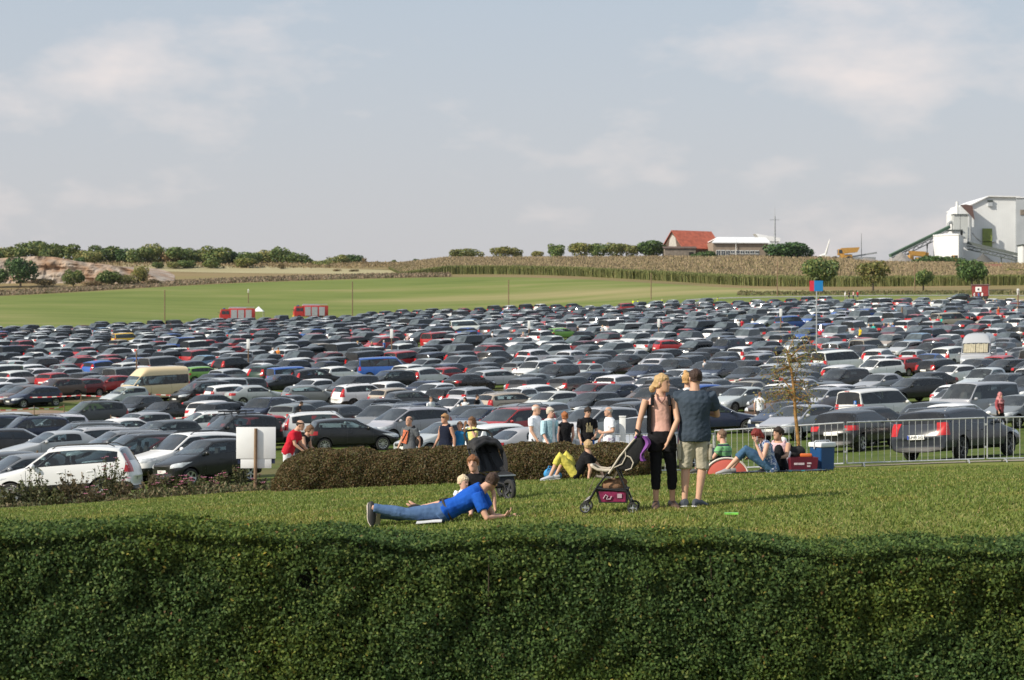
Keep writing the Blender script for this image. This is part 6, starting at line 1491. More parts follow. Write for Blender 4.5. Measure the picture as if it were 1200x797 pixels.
for y in (-.205, .205): tube(bm, [(-.23, y, .62), (-.17, y, .585), (-.06, y, .57), (.03, y, .585)], .02, 7)
tube(bm, [(-.23, -.205, .62), (-.26, 0, .63), (-.23, .205, .62)], .022, 7); obj('bumper_bar', bm, cream, rt)
bm = bmesh.new()
hp_ = [(.03, .60), (.10, .72), (.22, .88), (.36, 1.045), (.42, 1.03), (.455, .93), (.44, .78), (.37, .66), (.28, .585), (.20, .56), (.13, .565)]
loft(bm, [[Vector((.24+(x-.24)*k, y, .80+(z-.80)*k)) for x, z in hp_] for y, k in ((-.215, .86), (-.20, .97), (-.12, 1.0), (.12, 1.0), (.20, .97), (.215, .86))]); hd = obj('hood', bm, pblk, rt, angle=60)
bm = bmesh.new()
for y in (-.222,): tube(bm, [(-.02, y, .53), (.04, y, .62), (.13, y, .76), (.26, y, .92), (.33, y, 1.0)], .015, 6); tube(bm, [(.03, y, .60), (.16, y, .66), (.21, y, .76), (.20, y, .86)], .009, 6); tube(bm, [(.20, y-.004, .575), (.28, y-.004, .60), (.31, y-.004, .68), (.27, y-.004, .75), (.22, y-.004, .77)], .010, 6)
obj('trim', bm, cream, rt)
bm = bmesh.new(); rings = [[Vector((.36+.05*math.sin(6*t)+w_, y, 1.02-.32*t)) for w_, y in ((.06, -.2), (.10, -.225), (.13, -.1), (.11, .1), (.06, .15))] for t in np.linspace(0, 1, 8)]; loft(bm, rings); obj('purple_cloth', bm, purple, rt)
bm = bmesh.new(); loft(bm, [[Vector((.23+(x-.23)*1.0, y, z)) for x, z in ((.16, .815), (.22, .895), (.36, 1.06), (.375, 1.045), (.24, .88), (.18, .805))] for y in (-.222, -.205)]); obj('hood_panel', bm, purple, hd)
bm = bmesh.new(); loft(bm, [[Vector((x, y, z)) for x, y in q] for z, q in ((.14, [(-.15, -.17), (.22, -.17), (.22, .17), (-.15, .17)]), (.33, [(-.2, -.2), (.24, -.2), (.24, .2), (-.2, .2)]))]); bk = obj('basket', bm, pblk, rt, smooth=False)
bm = bmesh.new(); loft(bm, [[Vector((x, y, z)) for x, y in q] for z, q in ((.155, [(-.12, -.176), (.20, -.176), (.20, -.165), (-.12, -.165)]), (.29, [(-.155, -.202), (.215, -.202), (.215, -.18), (-.155, -.18)]))]); obj('basket_front', bm, magenta, bk, smooth=False)
bm = bmesh.new(); tube(bm, [(-.09, -.195, .20), (-.06, -.203, .25), (-.03, -.2, .23), (-.05, -.19, .19), (.0, -.19, .19), (.02, -.2, .23)], .008, 5); obj('basket_emblem', bm, mat('emblem_pale', (.55, .40, .48), .7), bk)
bm = bmesh.new(); box(bm, (.125, -.196, .235), (.06, .012, .055), rot=(R(12), 0, 0)); obj('basket_label', bm, mat('emblem_pale', (.55, .40, .48), .7), bk, smooth=False)
bm = bmesh.new(); ellipsoid(bm, (.04, 0, .36), (.17, .15, .10)); ellipsoid(bm, (.12, -.05, .41), (.10, .09, .06)); o = obj('brown_bag', bm, mat('brown_bag', (.20, .11, .06), .85, var=.3, vscale=9, bump=.5)); o.matrix_world = Matrix.Translation(at(716, 27.4)); tag(o, 'brown bag stowed in the basket of the cream buggy', 'bag')
# ------------------------------------------------------------------ vehicles along the far edge
fred = mat('fire_red', (.50, .035, .03), .4, var=.06); shutter = mat('roller_shutter', (.50, .51, .52), .4, metal=.4)
def fire_engine(px, d, label, rz):
    r = empty('fire_engine', at(px, d, .05), rz, label, 'fire engine', 'fire engines')
    bm = bmesh.new(); box(bm, (1.2, 0, 1.9), (5.4, 2.4, 2.4), bev=.08); obj('body', bm, fred, r)
    bm = bmesh.new(); loft(bm, [[Vector((x, y, z)) for x, z in ((-1.55, .75), (-3.5, .75), (-3.55, 1.7), (-3.25, 2.9), (-1.55, 2.95))] for y in (-1.18, 1.18)]); cb = obj('cab', bm, fred, r, smooth=False)
    for y in (-1.19, 1.19): bm = bmesh.new(); box(bm, (-2.75, y, 2.2), (.8, .03, .7)); box(bm, (-1.95, y, 2.2), (.6, .03, .7)); obj('cab_window', bm, win_dark, cb, smooth=False)
    bm = bmesh.new(); bar(bm, (-3.58, -.9, 2.2), (-3.58, .9, 2.2), .9, .06); obj('windscreen', bm, win_dark, cb, smooth=False)
    for i, x in enumerate((-.6, .9, 2.5)):
        bm = bmesh.new(); box(bm, (x, -1.21, 1.85), (1.25, .05, 1.9)); obj('shutter', bm, shutter, r, smooth=False)
    bm = bmesh.new(); box(bm, (.2, 0, 3.2), (3.6, 1.6, .2)); bar(bm, (-1.4, -.6, 3.38), (3.8, -.6, 3.38), .08, .12); bar(bm, (-1.4, .6, 3.38), (3.8, .6, 3.38), .08, .12); obj('ladder', bm, shutter, r, smooth=False)
    bm = bmesh.new(); box(bm, (-2.6, 0, 3.05), (.4, 1.6, .2), bev=.04); obj('beacon', bm, mat('beacon_blue', (.02, .06, .3), .2), cb)
    bm = bmesh.new(); box(bm, (-3.6, 0, .8), (.15, 2.3, .35)); obj('bumper', bm, mat('bumper_yellow', (.60, .35, .04), .5), r, smooth=False)
    for x in (-2.5, 2.3):
        for y in (-1.05, 1.05): bm = bmesh.new(); lathe(bm, [(.2, -.15), (.5, -.15), (.52, 0), (.5, .15), (.2, .15)], 'Y', 16, cap=True); w_ = obj('wheel', bm, rubber, r); w_.location = (x, y, .5)
fire_engine(277, 437, 'red fire engine with silver shutters at the upper left lot edge', R(12)); fire_engine(363, 449, 'second red fire engine, farther right at the lot edge', R(14))
r = empty('small_marquee', at(303, 452), 0, 'small white pointed tent right of the left fire engine', 'tent'); bm = bmesh.new(); loft(bm, [[Vector((sx*1.2, sy*1.2, 1.9)) for sx, sy in ((-1, -1), (1, -1), (1, 1), (-1, 1))], [Vector((sx*.04, sy*.04, 3.0)) for sx, sy in ((-1, -1), (1, -1), (1, 1), (-1, 1))]]); obj('roof', bm, white_p, r, smooth=False); bm = bmesh.new(); [tube(bm, [(a*1.1, b*1.1, 0), (a*1.1, b*1.1, 1.95)], .05, 5) for a in (-1, 1) for b in (-1, 1)]; o = obj('tent_frame', bm, galv, r)
r = empty('red_wagon', at(1149, 402), R(-18), 'small dark red wooden wagon with a white framed window by the track', 'wagon'); wred = mat('wagon_red', (.20, .02, .02), .6, var=.15)
bm = bmesh.new(); box(bm, (0, 0, 1.75), (3.1, 1.9, 2.1)); obj('body', bm, wred, r, smooth=False)
bm = bmesh.new(); loft(bm, [[Vector((x, math.cos(a)*1.1, 2.78+.25*math.sin(a))) for a in np.linspace(0, math.pi, 9)] for x in (-1.75, 1.75)]); obj('roof', bm, roof_brown, r)
bm = bmesh.new(); box(bm, (-.3, -.97, 2.0), (1.15, .06, .95)); wf = obj('window', bm, white_p, r, smooth=False); bm = bmesh.new(); box(bm, (-.3, -1.01, 2.0), (.35, .04, .4)); obj('pane', bm, win_dark, wf, smooth=False)
bm = bmesh.new(); box(bm, (1.58, 0, 1.8), (.06, 1.0, 1.8)); obj('door', bm, white_p, r, smooth=False)
for x in (-1.0, 1.0):
    for y in (-.85, .85): bm = bmesh.new(); lathe(bm, [(.1, -.08), (.38, -.08), (.4, 0), (.38, .08), (.1, .08)], 'Y', 14, cap=True); w_ = obj('wheel', bm, rubber, r); w_.location = (x, y, .4)
bm = bmesh.new(); box(bm, (0, 0, .6), (3.0, .9, .25)); obj('chassis', bm, steel_d, r, smooth=False)
c = dict(x=(1123-600)/FPX*396, y=396, type='estate car', color='black', yaw=262, rgb=COL['black']); build_car(c, 0); tag(c['root'], 'black estate car alone on the far track left of the red wagon')
# bicycle carried on the red hatchback
for c in IND:
    if c.get('bike'):
        P = TY['hatchback']; r0 = c['root']; r = bpy.data.objects.new('bicycle', None); C.objects.link(r); r.matrix_world = r0.matrix_world @ Matrix.Translation((-P['L']/2-.28, 0, .35)) @ Matrix.Rotation(R(90), 4, 'Z'); tag(r, 'black bicycle hung on the tail of the red hatchback', 'bicycle')
        for x in (-.5, .5): bm = bmesh.new(); tube(bm, [(x+math.cos(a)*.33, 0, .35+math.sin(a)*.33) for a in np.linspace(0, 6.283, 25)], .018, 5, cap=False); w_ = obj('wheel', bm, rubber, r)
        bm = bmesh.new(); K = [(-.5, 0, .35), (-.12, 0, .32), (-.22, 0, .82), (.32, 0, .85), (.36, 0, .7), (.5, 0, .35)]
        for a, b in ((0, 1), (0, 2), (1, 2), (2, 3), (1, 4), (3, 5)): tube(bm, [K[a], K[b]], .018, 6)
        obj('frame', bm, tubem, r); bm = bmesh.new(); tube(bm, [(.30, -.28, .98), (.32, 0, .92), (.30, .28, .98)], .014, 6); obj('handlebar', bm, tubem, r); bm = bmesh.new(); ellipsoid(bm, (-.25, 0, .92), (.13, .06, .03)); tube(bm, [(-.22, 0, .8), (-.24, 0, .91)], .014, 6); obj('saddle', bm, rubber, r)
# ------------------------------------------------------------------ people
skin_m = objcol_mat('skin', rough=.55, spec=.35); hair_m = objcol_mat('hair', rough=.6, spec=.3, bump=.8, bscale=60); cloth_m = objcol_mat('cloth', rough=.9, spec=.15, bump=1.0, bscale=13); shoe_m = objcol_mat('shoe', rough=.6)
eye_m = mat('eye', (.03, .02, .015), .3); lip_m = mat('lip', (.36, .12, .10), .5)
SK = (.50, .30, .21)
def V3(p): return Vector(p)
def ring(c, ax, ay, rx, ry, n=14): return [c+ax*(rx*math.cos(2*math.pi*k/n))+ay*(ry*math.sin(2*math.pi*k/n)) for k in range(n)]
def fuse(bm, vox, smooth=4, name='t'):
    bmesh.ops.recalc_face_normals(bm, faces=bm.faces); me = bpy.data.meshes.new('t'); bm.to_mesh(me); bm.free(); o = bpy.data.objects.new('t', me); C.objects.link(o)
    m = o.modifiers.new('r', 'REMESH'); m.mode = 'VOXEL'; m.voxel_size = vox; m.use_smooth_shade = True
    if smooth: q = o.modifiers.new('s', 'SMOOTH'); q.iterations = smooth; q.factor = .5
    r = eval_mesh(o); C.objects.unlink(o); bpy.data.objects.remove(o); bpy.data.meshes.remove(me); r.polygons.foreach_set('use_smooth', [True]*len(r.polygons)); r.name = name; return r
STAND = dict(pel=(0, 0, .95), neck=(0, .015, 1.475), head=(0, -.02, 1.645), shL=(.185, .015, 1.415), shR=(-.185, .015, 1.415), elL=(.235, .045, 1.13), elR=(-.235, .045, 1.13), wrL=(.235, -.05, .89), wrR=(-.235, -.05, .89),
             hiL=(.09, 0, .92), hiR=(-.09, 0, .92), knL=(.10, -.02, .50), knR=(-.10, -.02, .50), anL=(.105, .03, .08), anR=(-.105, .03, .08), face=(0, -1, 0), up=(0, 0, 1), toeL=(.03, -1, -.1), toeR=(-.03, -1, -.1), hdL=(0, -.15, -1), hdR=(0, -.15, -1))
def torso_secs(J, fat=1.0, off=0.0, hem=0.0, bust=0.0):
    pel, nk = V3(J['pel']), V3(J['neck']); lh = (V3(J['hiL'])-V3(J['hiR'])).normalized(); ls = (V3(J['shL'])-V3(J['shR'])).normalized(); up = (nk-pel); L = up.length; upn = up.normalized(); out = []
    bend = V3(J.get('bend', (0, 0, 0)))
    shw = (V3(J['shL'])-V3(J['shR'])).length/2
    for t, rx, ry, fo in ((-.20-hem, .155, .112, 0), (-.06, .172, .12, 0), (.10, .158, .113, .0), (.30, .138, .10, -.005), (.52, .152, .110, -.01-bust*.3), (.72, .170, .116+bust*.5, -.01-bust), (.86, .82*shw+.012, .098, 0), (.94, .62*shw, .080, .006), (1.0, .40*shw, .068, .012)):
        l = lh.lerp(ls, max(0, min(1, t))).normalized(); f = l.cross(upn).normalized()  # f points backward
        c = pel+up*t+bend*(4*max(0, t)*(1-max(0, t)) if 0 < t < 1 else 0)+f*(-fo*-1)
        out.append(ring(c, l, f, (rx*fat)+off, (ry*fat)+off*.9, 16))
    return out
def limb(bm, a, m, b, ra, rm, rb, bulge=1.06, n=10, trim=1.0, off=0):
    a, m, b = V3(a), V3(m), V3(b); pts = [a, a.lerp(m, .35), a.lerp(m, .75), m, m.lerp(b, .3), m.lerp(b, .7), b]; rr_ = [ra, (ra*.65+rm*.35)*bulge, (ra*.25+rm*.75), rm*1.0, (rm*.75+rb*.25)*1.10, (rm*.3+rb*.7)*1.0, rb]
    if trim < 1:
        L1, L2 = (m-a).length, (b-m).length; T = trim*(L1+L2); P, Q = [], []; s = 0
        for i, p in enumerate(pts):
            if i: d = (p-pts[i-1]).length
            else: d = 0
            if s+d > T: f = (T-s)/d; P.append(pts[i-1].lerp(p, f)); Q.append(rr_[i-1]*(1-f)+rr_[i]*f); break
            s += d; P.append(p); Q.append(rr_[i])
        pts, rr_ = P, Q
    tube(bm, pts, [r+off for r in rr_], n)
def hand(bm, wr, el, d, sgn, k=1.0, curl=.35, palm_n=None):
    wr = V3(wr); d = V3(d).normalized(); n = V3(palm_n).normalized() if palm_n else Vector((sgn, 0, 0)); n = (n-d*n.dot(d)); n = n.normalized() if n.length > .1 else frame_of(d)[0]; s = d.cross(n).normalized()
    rings = []
    for t, w_, h in ((-.012, .026, .022), (.02, .032, .018), (.055, .041, .017), (.092, .040, .014)): rings.append(ring(wr+d*(t*k), s, n, w_*k, h*k, 10))
    loft(bm, rings)
    for i, (o, ln) in enumerate(((-.030, .062), (-.010, .074), (.010, .070), (.029, .056))):
        b = wr+d*(.085*k)+s*(o*k); q = b+(d*math.cos(curl*.6)-n*math.sin(curl*.6)*1.0)*(ln*.5*k); e = q+(d*math.cos(curl*1.8)-n*math.sin(curl*1.8))*(ln*.5*k); tube(bm, [b-d*.02*k, b, q, e], [.009*k, .0098*k, .009*k, .0072*k], 7)
    b = wr+d*.025*k-s*.028*k; q = b-s*.022*k+d*.03*k-n*.012*k; tube(bm, [b, q, q+d*.03*k-s*.004*k-n*.008*k], [.013*k, .0105*k, .008*k], 7)
HEADP = ((-.118, .026, .030, .060), (-.098, .047, .056, .040), (-.062, .060, .078, .022), (-.02, .069, .090, .008), (.025, .075, .097, 0), (.065, .070, .092, -.006), (.095, .052, .068, -.008), (.114, .022, .03, -.008))
def head_frame(J): up = V3(J['up']).normalized(); f = V3(J['face']); f = (f-up*f.dot(up)).normalized(); return V3(J['head']), up, f, up.cross(f).normalized()*-1
def person(label, pos, rz, J={}, h=1.76, cat='person', skin=SK, vox=.012, hair=None, clothes=(), shoes=None, group=None, fat=1.0, child=0, face=True, thin=1.0, bust=0, hands=(.35, .35), palm=(None, None), hscale=None, base='STAND'):
    j = dict(STAND); j.update(J); sc = h/1.765; hs = hscale or 1.0
    root = empty('person', pos, rz, label, cat, group); root.scale = (sc,)*3
    bm = bmesh.new(); T = thin
    loft(bm, torso_secs(j, fat, 0, 0, bust))
    j['head'] = tuple(V3(j['head'])-V3(j['up']).normalized()*.022)
    hc, up, f, lat = head_frame(j)
    tube(bm, [V3(j['neck'])-up*.03, V3(j['neck']).lerp(hc, .45), hc-up*.03-f*.015], [.070*fat**.5, .057, .052], 10)
    loft(bm, [ring(hc+up*(t*hs)+f*(o*hs), lat, f, rx*hs, ry*hs, 14) for t, rx, ry, o in HEADP])
    tube(bm, [hc+f*.085*hs+up*.015*hs, hc+f*.105*hs-up*.018*hs, hc+f*.108*hs-up*.030*hs], [.010*hs, .014*hs, .013*hs], 7)
    for sg in (-1, 1): ellipsoid(bm, hc+lat*(sg*.076*hs)-up*.01*hs-f*.005*hs, (.014*hs, .02*hs, .03*hs), seg=8, rings=6)
    for S, i in (('L', 0), ('R', 1)):
        limb(bm, j['sh'+S], j['el'+S], j['wr'+S], .054*T, .040*T, .027*T); hand(bm, j['wr'+S], j['el'+S], j['hd'+S], 1 if S == 'L' else -1, 1.0*hs if child else 1.0, hands[i], palm[i])
        limb(bm, j['hi'+S], j['kn'+S], j['an'+S], .088*T, .058*T, .037*T, 1.0)
        a = V3(j['an'+S]); t = V3(j['toe'+S]).normalized(); sd_ = Vector((t.y, -t.x, 0)); sd_ = sd_.normalized() if sd_.length > .1 else Vector((1, 0, 0)); u = sd_.cross(t).normalized()
        if u.z < 0 and abs(t.z) < .8: u = -u
        loft(bm, [ring(a+t*x+u*z, sd_, u, rx, rz_, 10) for x, z, rx, rz_ in ((-.065, -.035, .025, .03), (-.04, -.035, .036, .042), (.04, -.035, .040, .042), (.11, -.052, .046, .026), (.16, -.058, .040, .02), (.195, -.062, .018, .012))])
    body = link('body', fuse(bm, vox, 2, 'body'), root, color=skin)
    if face:
        for sg in (-1, 1):
            b2 = bmesh.new(); ellipsoid(b2, hc+f*.090*hs+lat*(sg*.031*hs)+up*.018*hs, (.013*hs, .012*hs, .008*hs), seg=8, rings=6); obj('eye', b2, eye_m, root)
            b2 = bmesh.new(); tube(b2, [hc+f*.094*hs+lat*(sg*.018*hs)+up*.036*hs, hc+f*.092*hs+lat*(sg*.034*hs)+up*.041*hs, hc+f*.080*hs+lat*(sg*.05*hs)+up*.034*hs], [.004*hs, .005*hs, .003*hs], 5); obj('eyebrow', b2, hair_m, root, color=(hair or {}).get('col', (.05, .03, .02)))
        b2 = bmesh.new(); tube(b2, [hc+f*.088*hs+lat*(q*hs)-up*(.058+.004*abs(q)*30)*hs for q in (-.022, 0, .022)], [.004*hs, .007*hs, .004*hs], 6); obj('mouth', b2, lip_m, root)
    if hair:
        bm = bmesh.new(); st = hair.get('style', 'short'); th = hair.get('th', .016)
        lo = {'short': -.035, 'bob': -.09, 'long': -.06, 'tail': -.055, 'bald': -.02}[st]
        secs = [s for s in HEADP if s[0] > lo-.02]
        back = -.030 if st != 'bald' else -.032
        rr_ = []
        for t, rx, ry, o in [(lo, .068, .078, -.012)]+[s for s in secs if s[0] > lo+.01]:
            fr = .0 if t > .06 else -.055*(1-max(0, (t-lo)/(.06-lo))*.75)-.01
            if st == 'bald' and t > .07: continue
            k = -fr; rr_.append(ring(hc+up*(t*hs)+f*((o-k*.5)*hs), lat, f, (rx+th*(.7 if st == 'bald' else 1))*hs, (ry+th-k*.5)*hs, 14))
        if st != 'bald': rr_.append(ring(hc+up*((.118+th)*hs)-f*.01*hs, lat, f, .022*hs, .03*hs, 14))
        loft(bm, rr_)
        if st in ('long',): 
            for q in (-.055, -.02, .02, .055): tube(bm, [hc+up*.03-f*.06+lat*q, hc-up*.07-f*.085+lat*q*1.1, hc-up*hair.get('len', .2)-f*.07+lat*q*1.15], [.04, .042, .025], 8)
        if st == 'tail':
            e = hc+V3(hair.get('tail', (0, .12, -.06))); tube(bm, [hc-f*.075*hs+up*.03*hs, e.lerp(hc-f*.09*hs, .4), e], [.035*hs, .04*hs, .028*hs], 8); ellipsoid(bm, e, (.045*hs, .04*hs, .05*hs))
        if hair.get('curl'):
            for q in range(14): a = rnd.random()*6.28; e = rnd.uniform(-.1, 1.3); ellipsoid(bm, hc+lat*(math.cos(a)*math.cos(e)*.082)+f*(math.sin(a)*math.cos(e)*.07-.028)+up*(math.sin(e)*.09+.025), (.032, .032, .03), seg=8, rings=6)
        hm_ = fuse(bm, vox*.75, 1, 'hair')
        for v in hm_.vertices:
            d_ = (v.co-hc); q = mnoise.noise(Vector((v.co.x*42, v.co.y*42, v.co.z*18)))+.6*mnoise.noise(v.co*70)
            v.co += d_.normalized()*q*.0065*(1 if st != 'bald' else .3)
        link('hair', hm_, root, color=hair['col'])
    for cl_ in clothes:
        ty, col = cl_[0], cl_[1]; o = cl_[2] if len(cl_) > 2 else {}; bm = bmesh.new(); off = o.get('off', .016)
        if ty in ('shirt', 'vest', 'cardigan'):
            secs = torso_secs(j, fat, off, o.get('hem', 0.0), bust); hi = {'shirt': 9, 'vest': 8, 'cardigan': 9}[ty]; st0 = o.get('from', 0)
            secs = secs[st0:hi]
            if o.get('flare'): c0 = sum(secs[0], Vector())/16; secs[0] = [c0+(p-c0)*o['flare'] for p in secs[0]]
            loft(bm, secs)
            if ty == 'vest' and not o.get('tube'):
                for sg, S in ((1, 'L'), (-1, 'R')):
                    s = V3(j['sh'+S]); nk = V3(j['neck']); m = s.lerp(nk, .38); upn = (nk-V3(j['pel'])).normalized(); lh = (V3(j['shL'])-V3(j['shR'])).normalized(); bk = lh.cross(upn)
                    tube(bm, [m-upn*.12-bk*.10, m-upn*.0-bk*.055, m+upn*.035, m+bk*.055-upn*.0, m+bk*.10-upn*.12], .024, 8)
            if ty in ('shirt', 'cardigan'):
                for S in 'LR': limb(bm, V3(j['sh'+S])+(V3(j['neck'])-V3(j['sh'+S]))*.12, j['el'+S], j['wr'+S], .060*T, .046*T, .034*T, trim=o.get('sleeve', .33), off=off*.9)
        elif ty in ('trousers', 'shorts'):
            secs = torso_secs(j, fat, off*.9, 0, 0)[:3]; pel = V3(j['pel']); c0 = sum(secs[0], Vector())/16
            loft(bm, secs[:3])
            for S in 'LR':
                limb(bm, V3(j['hi'+S])+(pel-V3(j['hi'+S]))*.15, j['kn'+S], j['an'+S], .094*T, .062*T, .041*T, 1.0, trim=o.get('leg', .97), off=off)
        elif ty == 'skirt': pass
        nm = o.get('name', {'shirt': 't_shirt', 'vest': 'vest', 'cardigan': 'cardigan', 'trousers': 'trousers', 'shorts': 'shorts'}[ty])
        cm_ = fuse(bm, vox*o.get('vx', 1.1), o.get('sm', 3), nm); nn = [v.normal.copy() for v in cm_.vertices]; amp = .0085 if ty != 'vest' else .005; sd0 = rnd.random()*50
        for v, n_ in zip(cm_.vertices, nn):      # folds in the cloth
            q = mnoise.noise(Vector((v.co.x*9+sd0, v.co.y*9, v.co.z*6)))+.7*mnoise.noise(Vector((v.co.x*16+sd0, v.co.y*16, v.co.z*26+v.co.x*14)))
            v.co += n_*(max(-.45, q)+.42)*amp
        cm_.update(); m_ = link(nm, cm_, root, color=col)
        if o.get('mat'): m_.data.materials.append(o['mat'])
        else: m_.data.materials.append(cloth_m)
    for ob in root.children:
        if ob.type == 'MESH' and not ob.data.materials: ob.data.materials.append({'body': skin_m, 'hair': hair_m}.get(ob.name.split('.')[0], cloth_m))
    if shoes is not None:
        for S in 'LR':
            a = V3(j['an'+S]); t = V3(j['toe'+S]).normalized(); sd_ = Vector((t.y, -t.x, 0)); sd_ = sd_.normalized() if sd_.length > .1 else Vector((1, 0, 0)); u = sd_.cross(t).normalized()
            if u.z < 0 and abs(t.z) < .8: u = -u
            bm = bmesh.new(); loft(bm, [ring(a+t*x+u*z, sd_, u, rx, rz_, 12) for x, z, rx, rz_ in ((-.085, -.035, .028, .038), (-.05, -.030, .046, .052), (.03, -.030, .050, .052), (.11, -.046, .056, .036), (.17, -.054, .048, .027), (.215, -.06, .022, .014))])
            s_ = obj('shoe', bm, shoe_m, root, color=shoes[0])
            bm = bmesh.new(); loft(bm, [ring(a+t*x+u*(-.078), sd_, u, rx, .010, 12) for x, rx in ((-.09, .03), (-.05, .05), (.03, .052), (.11, .058), (.17, .05), (.225, .02))]); obj('sole', bm, shoe_m, s_, color=shoes[1])
    return root, j
WH = (.68, .70, .73); BK = (.012, .012, .014); NV = (.012, .018, .035); JEAN = (.075, .135, .26)
BLOND = (.46, .31, .15); DKH = (.028, .018, .012); BRN = (.16, .085, .045); GRY = (.42, .41, .39); RED_H = (.16, .022, .018); GING = (.30, .11, .04)
def face_dir(deg): a = R(deg); return (math.sin(a), -math.cos(a), 0)     # 0 = towards the viewer, 90 = to the right
# --- the standing couple
p = at(775, 27.55)
person('standing woman in a peach top and black leggings, one hand on the buggy', p, 0, dict(pel=(.0, 0, .95), neck=(-.02, .01, 1.475), head=(.01, -.005, 1.648), face=face_dir(62), shL=(.16, .0, 1.42), shR=(-.20, .0, 1.41), elL=(.20, -.12, 1.15), wrL=(.08, -.20, .90), hdL=(-.45, -.1, -1), elR=(-.285, -.02, 1.13), wrR=(-.33, -.1, .92), hdR=(-.25, -.5, -.7),
       hiL=(.09, 0, .92), hiR=(-.09, 0, .92), knL=(.135, -.02, .50), knR=(-.075, -.03, .50), anL=(.15, .05, .085), anR=(-.07, .0, .085), toeL=(.35, -1, -.1), toeR=(-.1, -1, -.1)), h=1.83, skin=(.56, .33, .22), vox=.0095, thin=.92, fat=.88, bust=.02, hands=(.25, .9),
       hair=dict(style='tail', col=BLOND, tail=(-.125, .05, -.075), th=.014), clothes=(('trousers', BK, dict(leg=.80, off=.008, name='leggings')), ('vest', (.64, .38, .31), dict(hem=-.06, off=.018, name='top', tube=1)), ('shirt', BK, dict(sleeve=.02, hem=.03, off=.016, name='tunic', **{'from': 0})) if False else ('shorts', BK, dict(leg=.22, off=.03, name='tunic_hem'))), shoes=((.10, .06, .04), (.05, .035, .03)))
wom = bpy.data.objects['person']
bm = bmesh.new()       # black waistcoat panels hanging beside the peach top
for sg in (1, -1): tube(bm, [(sg*.115-.012, -.115, 1.34), (sg*.112-.012, -.088, 1.42), (sg*.105-.012, -.03, 1.462), (sg*.105-.012, .05, 1.44), (sg*.11-.012, .10, 1.34)], .022, 7); panel(bm, [[Vector((sg*(.128+.045*q)+(-.012), (-.108+.13*q), z)) for q in np.linspace(0, 1.0, 5)] for z in np.linspace(1.35, .98, 8)], .016)
o = obj('waistcoat', bm, cloth_m, wom, color=BK); o['kind'] = 'stuff'
bm = bmesh.new(); tube(bm, [(-.07, -.055, 1.50), (-.055, -.115, 1.42), (-.01, -.142, 1.37), (.035, -.115, 1.42), (.045, -.055, 1.50)], .008, 6); obj('necklace', bm, mat('necklace', (.14, .06, .05), .5), wom)
p = at(814, 27.5)
person('man in slate t-shirt and beige shorts seen from behind, carrying a child', p, R(180), dict(pel=(.0, 0, .95), neck=(.0, .01, 1.475), head=(-.01, -.02, 1.65), face=face_dir(20), shL=(.205, .0, 1.42), shR=(-.205, .0, 1.42), elL=(.20, -.20, 1.22), wrL=(.02, -.33, 1.28), hdL=(-.8, 0, .4), elR=(-.30, -.10, 1.16), wrR=(-.12, -.32, 1.20), hdR=(.9, -.1, .1),
       hiL=(.10, 0, .92), hiR=(-.10, 0, .92), knL=(.11, -.03, .50), knR=(-.10, -.02, .50), anL=(.13, .03, .085), anR=(-.04, .05, .085), toeL=(.1, -1, -.1), toeR=(-.75, -.7, -.1)), h=1.87, skin=(.52, .31, .21), vox=.0095, fat=1.04, face=True,
       hair=dict(style='short', col=(.045, .025, .018), th=.010), clothes=(('shorts', (.40, .37, .29), dict(leg=.53, off=.022, name='cargo_shorts')), ('shirt', (.045, .062, .085), dict(sleeve=.36, off=.036, hem=.02))), shoes=((.05, .06, .08), (.66, .66, .66)))
man = [o for o in bpy.data.objects if o.name.startswith('person') and o.get('label', '').startswith('man in slate')][0]
bm = bmesh.new()
for sg in (1, -1): box(bm, (sg*.195, .02, .68), (.045, .13, .17), bev=.012); box(bm, (sg*.20, .02, .775), (.05, .14, .05), bev=.01)
o = obj('cargo_pocket', bm, cloth_m, man, color=(.38, .35, .27)); o['kind'] = 'stuff'
CH = dict(pel=(0, 0, .42), neck=(0, .0, .86), head=(0, -.01, 1.02), shL=(.13, 0, .81), shR=(-.13, 0, .81), elL=(.17, -.06, .62), elR=(-.17, -.06, .62), wrL=(.12, -.18, .56), wrR=(-.12, -.18, .56), hiL=(.07, 0, .40), hiR=(-.07, 0, .40), knL=(.12, -.22, .30), knR=(-.12, -.22, .30), anL=(.13, -.16, .02), anR=(-.13, -.16, .02), toeL=(0, -.6, -.8), toeR=(0, -.6, -.8))
pm = at(806, 27.86); pm.z += .905*1.0
person('small blonde child with a ponytail carried in the man\'s arms', pm, R(0), dict(CH, face=face_dir(115), wrL=(.15, -.10, .84), elL=(.22, -.05, .72), hdL=(.3, -.3, .9)), h=1.42, skin=(.58, .36, .26), vox=.011, hscale=.95, child=1, fat=.80, thin=.75, hair=dict(style='tail', col=(.48, .29, .12), tail=(-.03, .09, .12), th=.016), clothes=(('trousers', (.35, .03, .12), {}), ('shirt', (.70, .68, .70), dict(sleeve=.3))), shoes=((.5, .1, .2), (.6, .6, .6)))
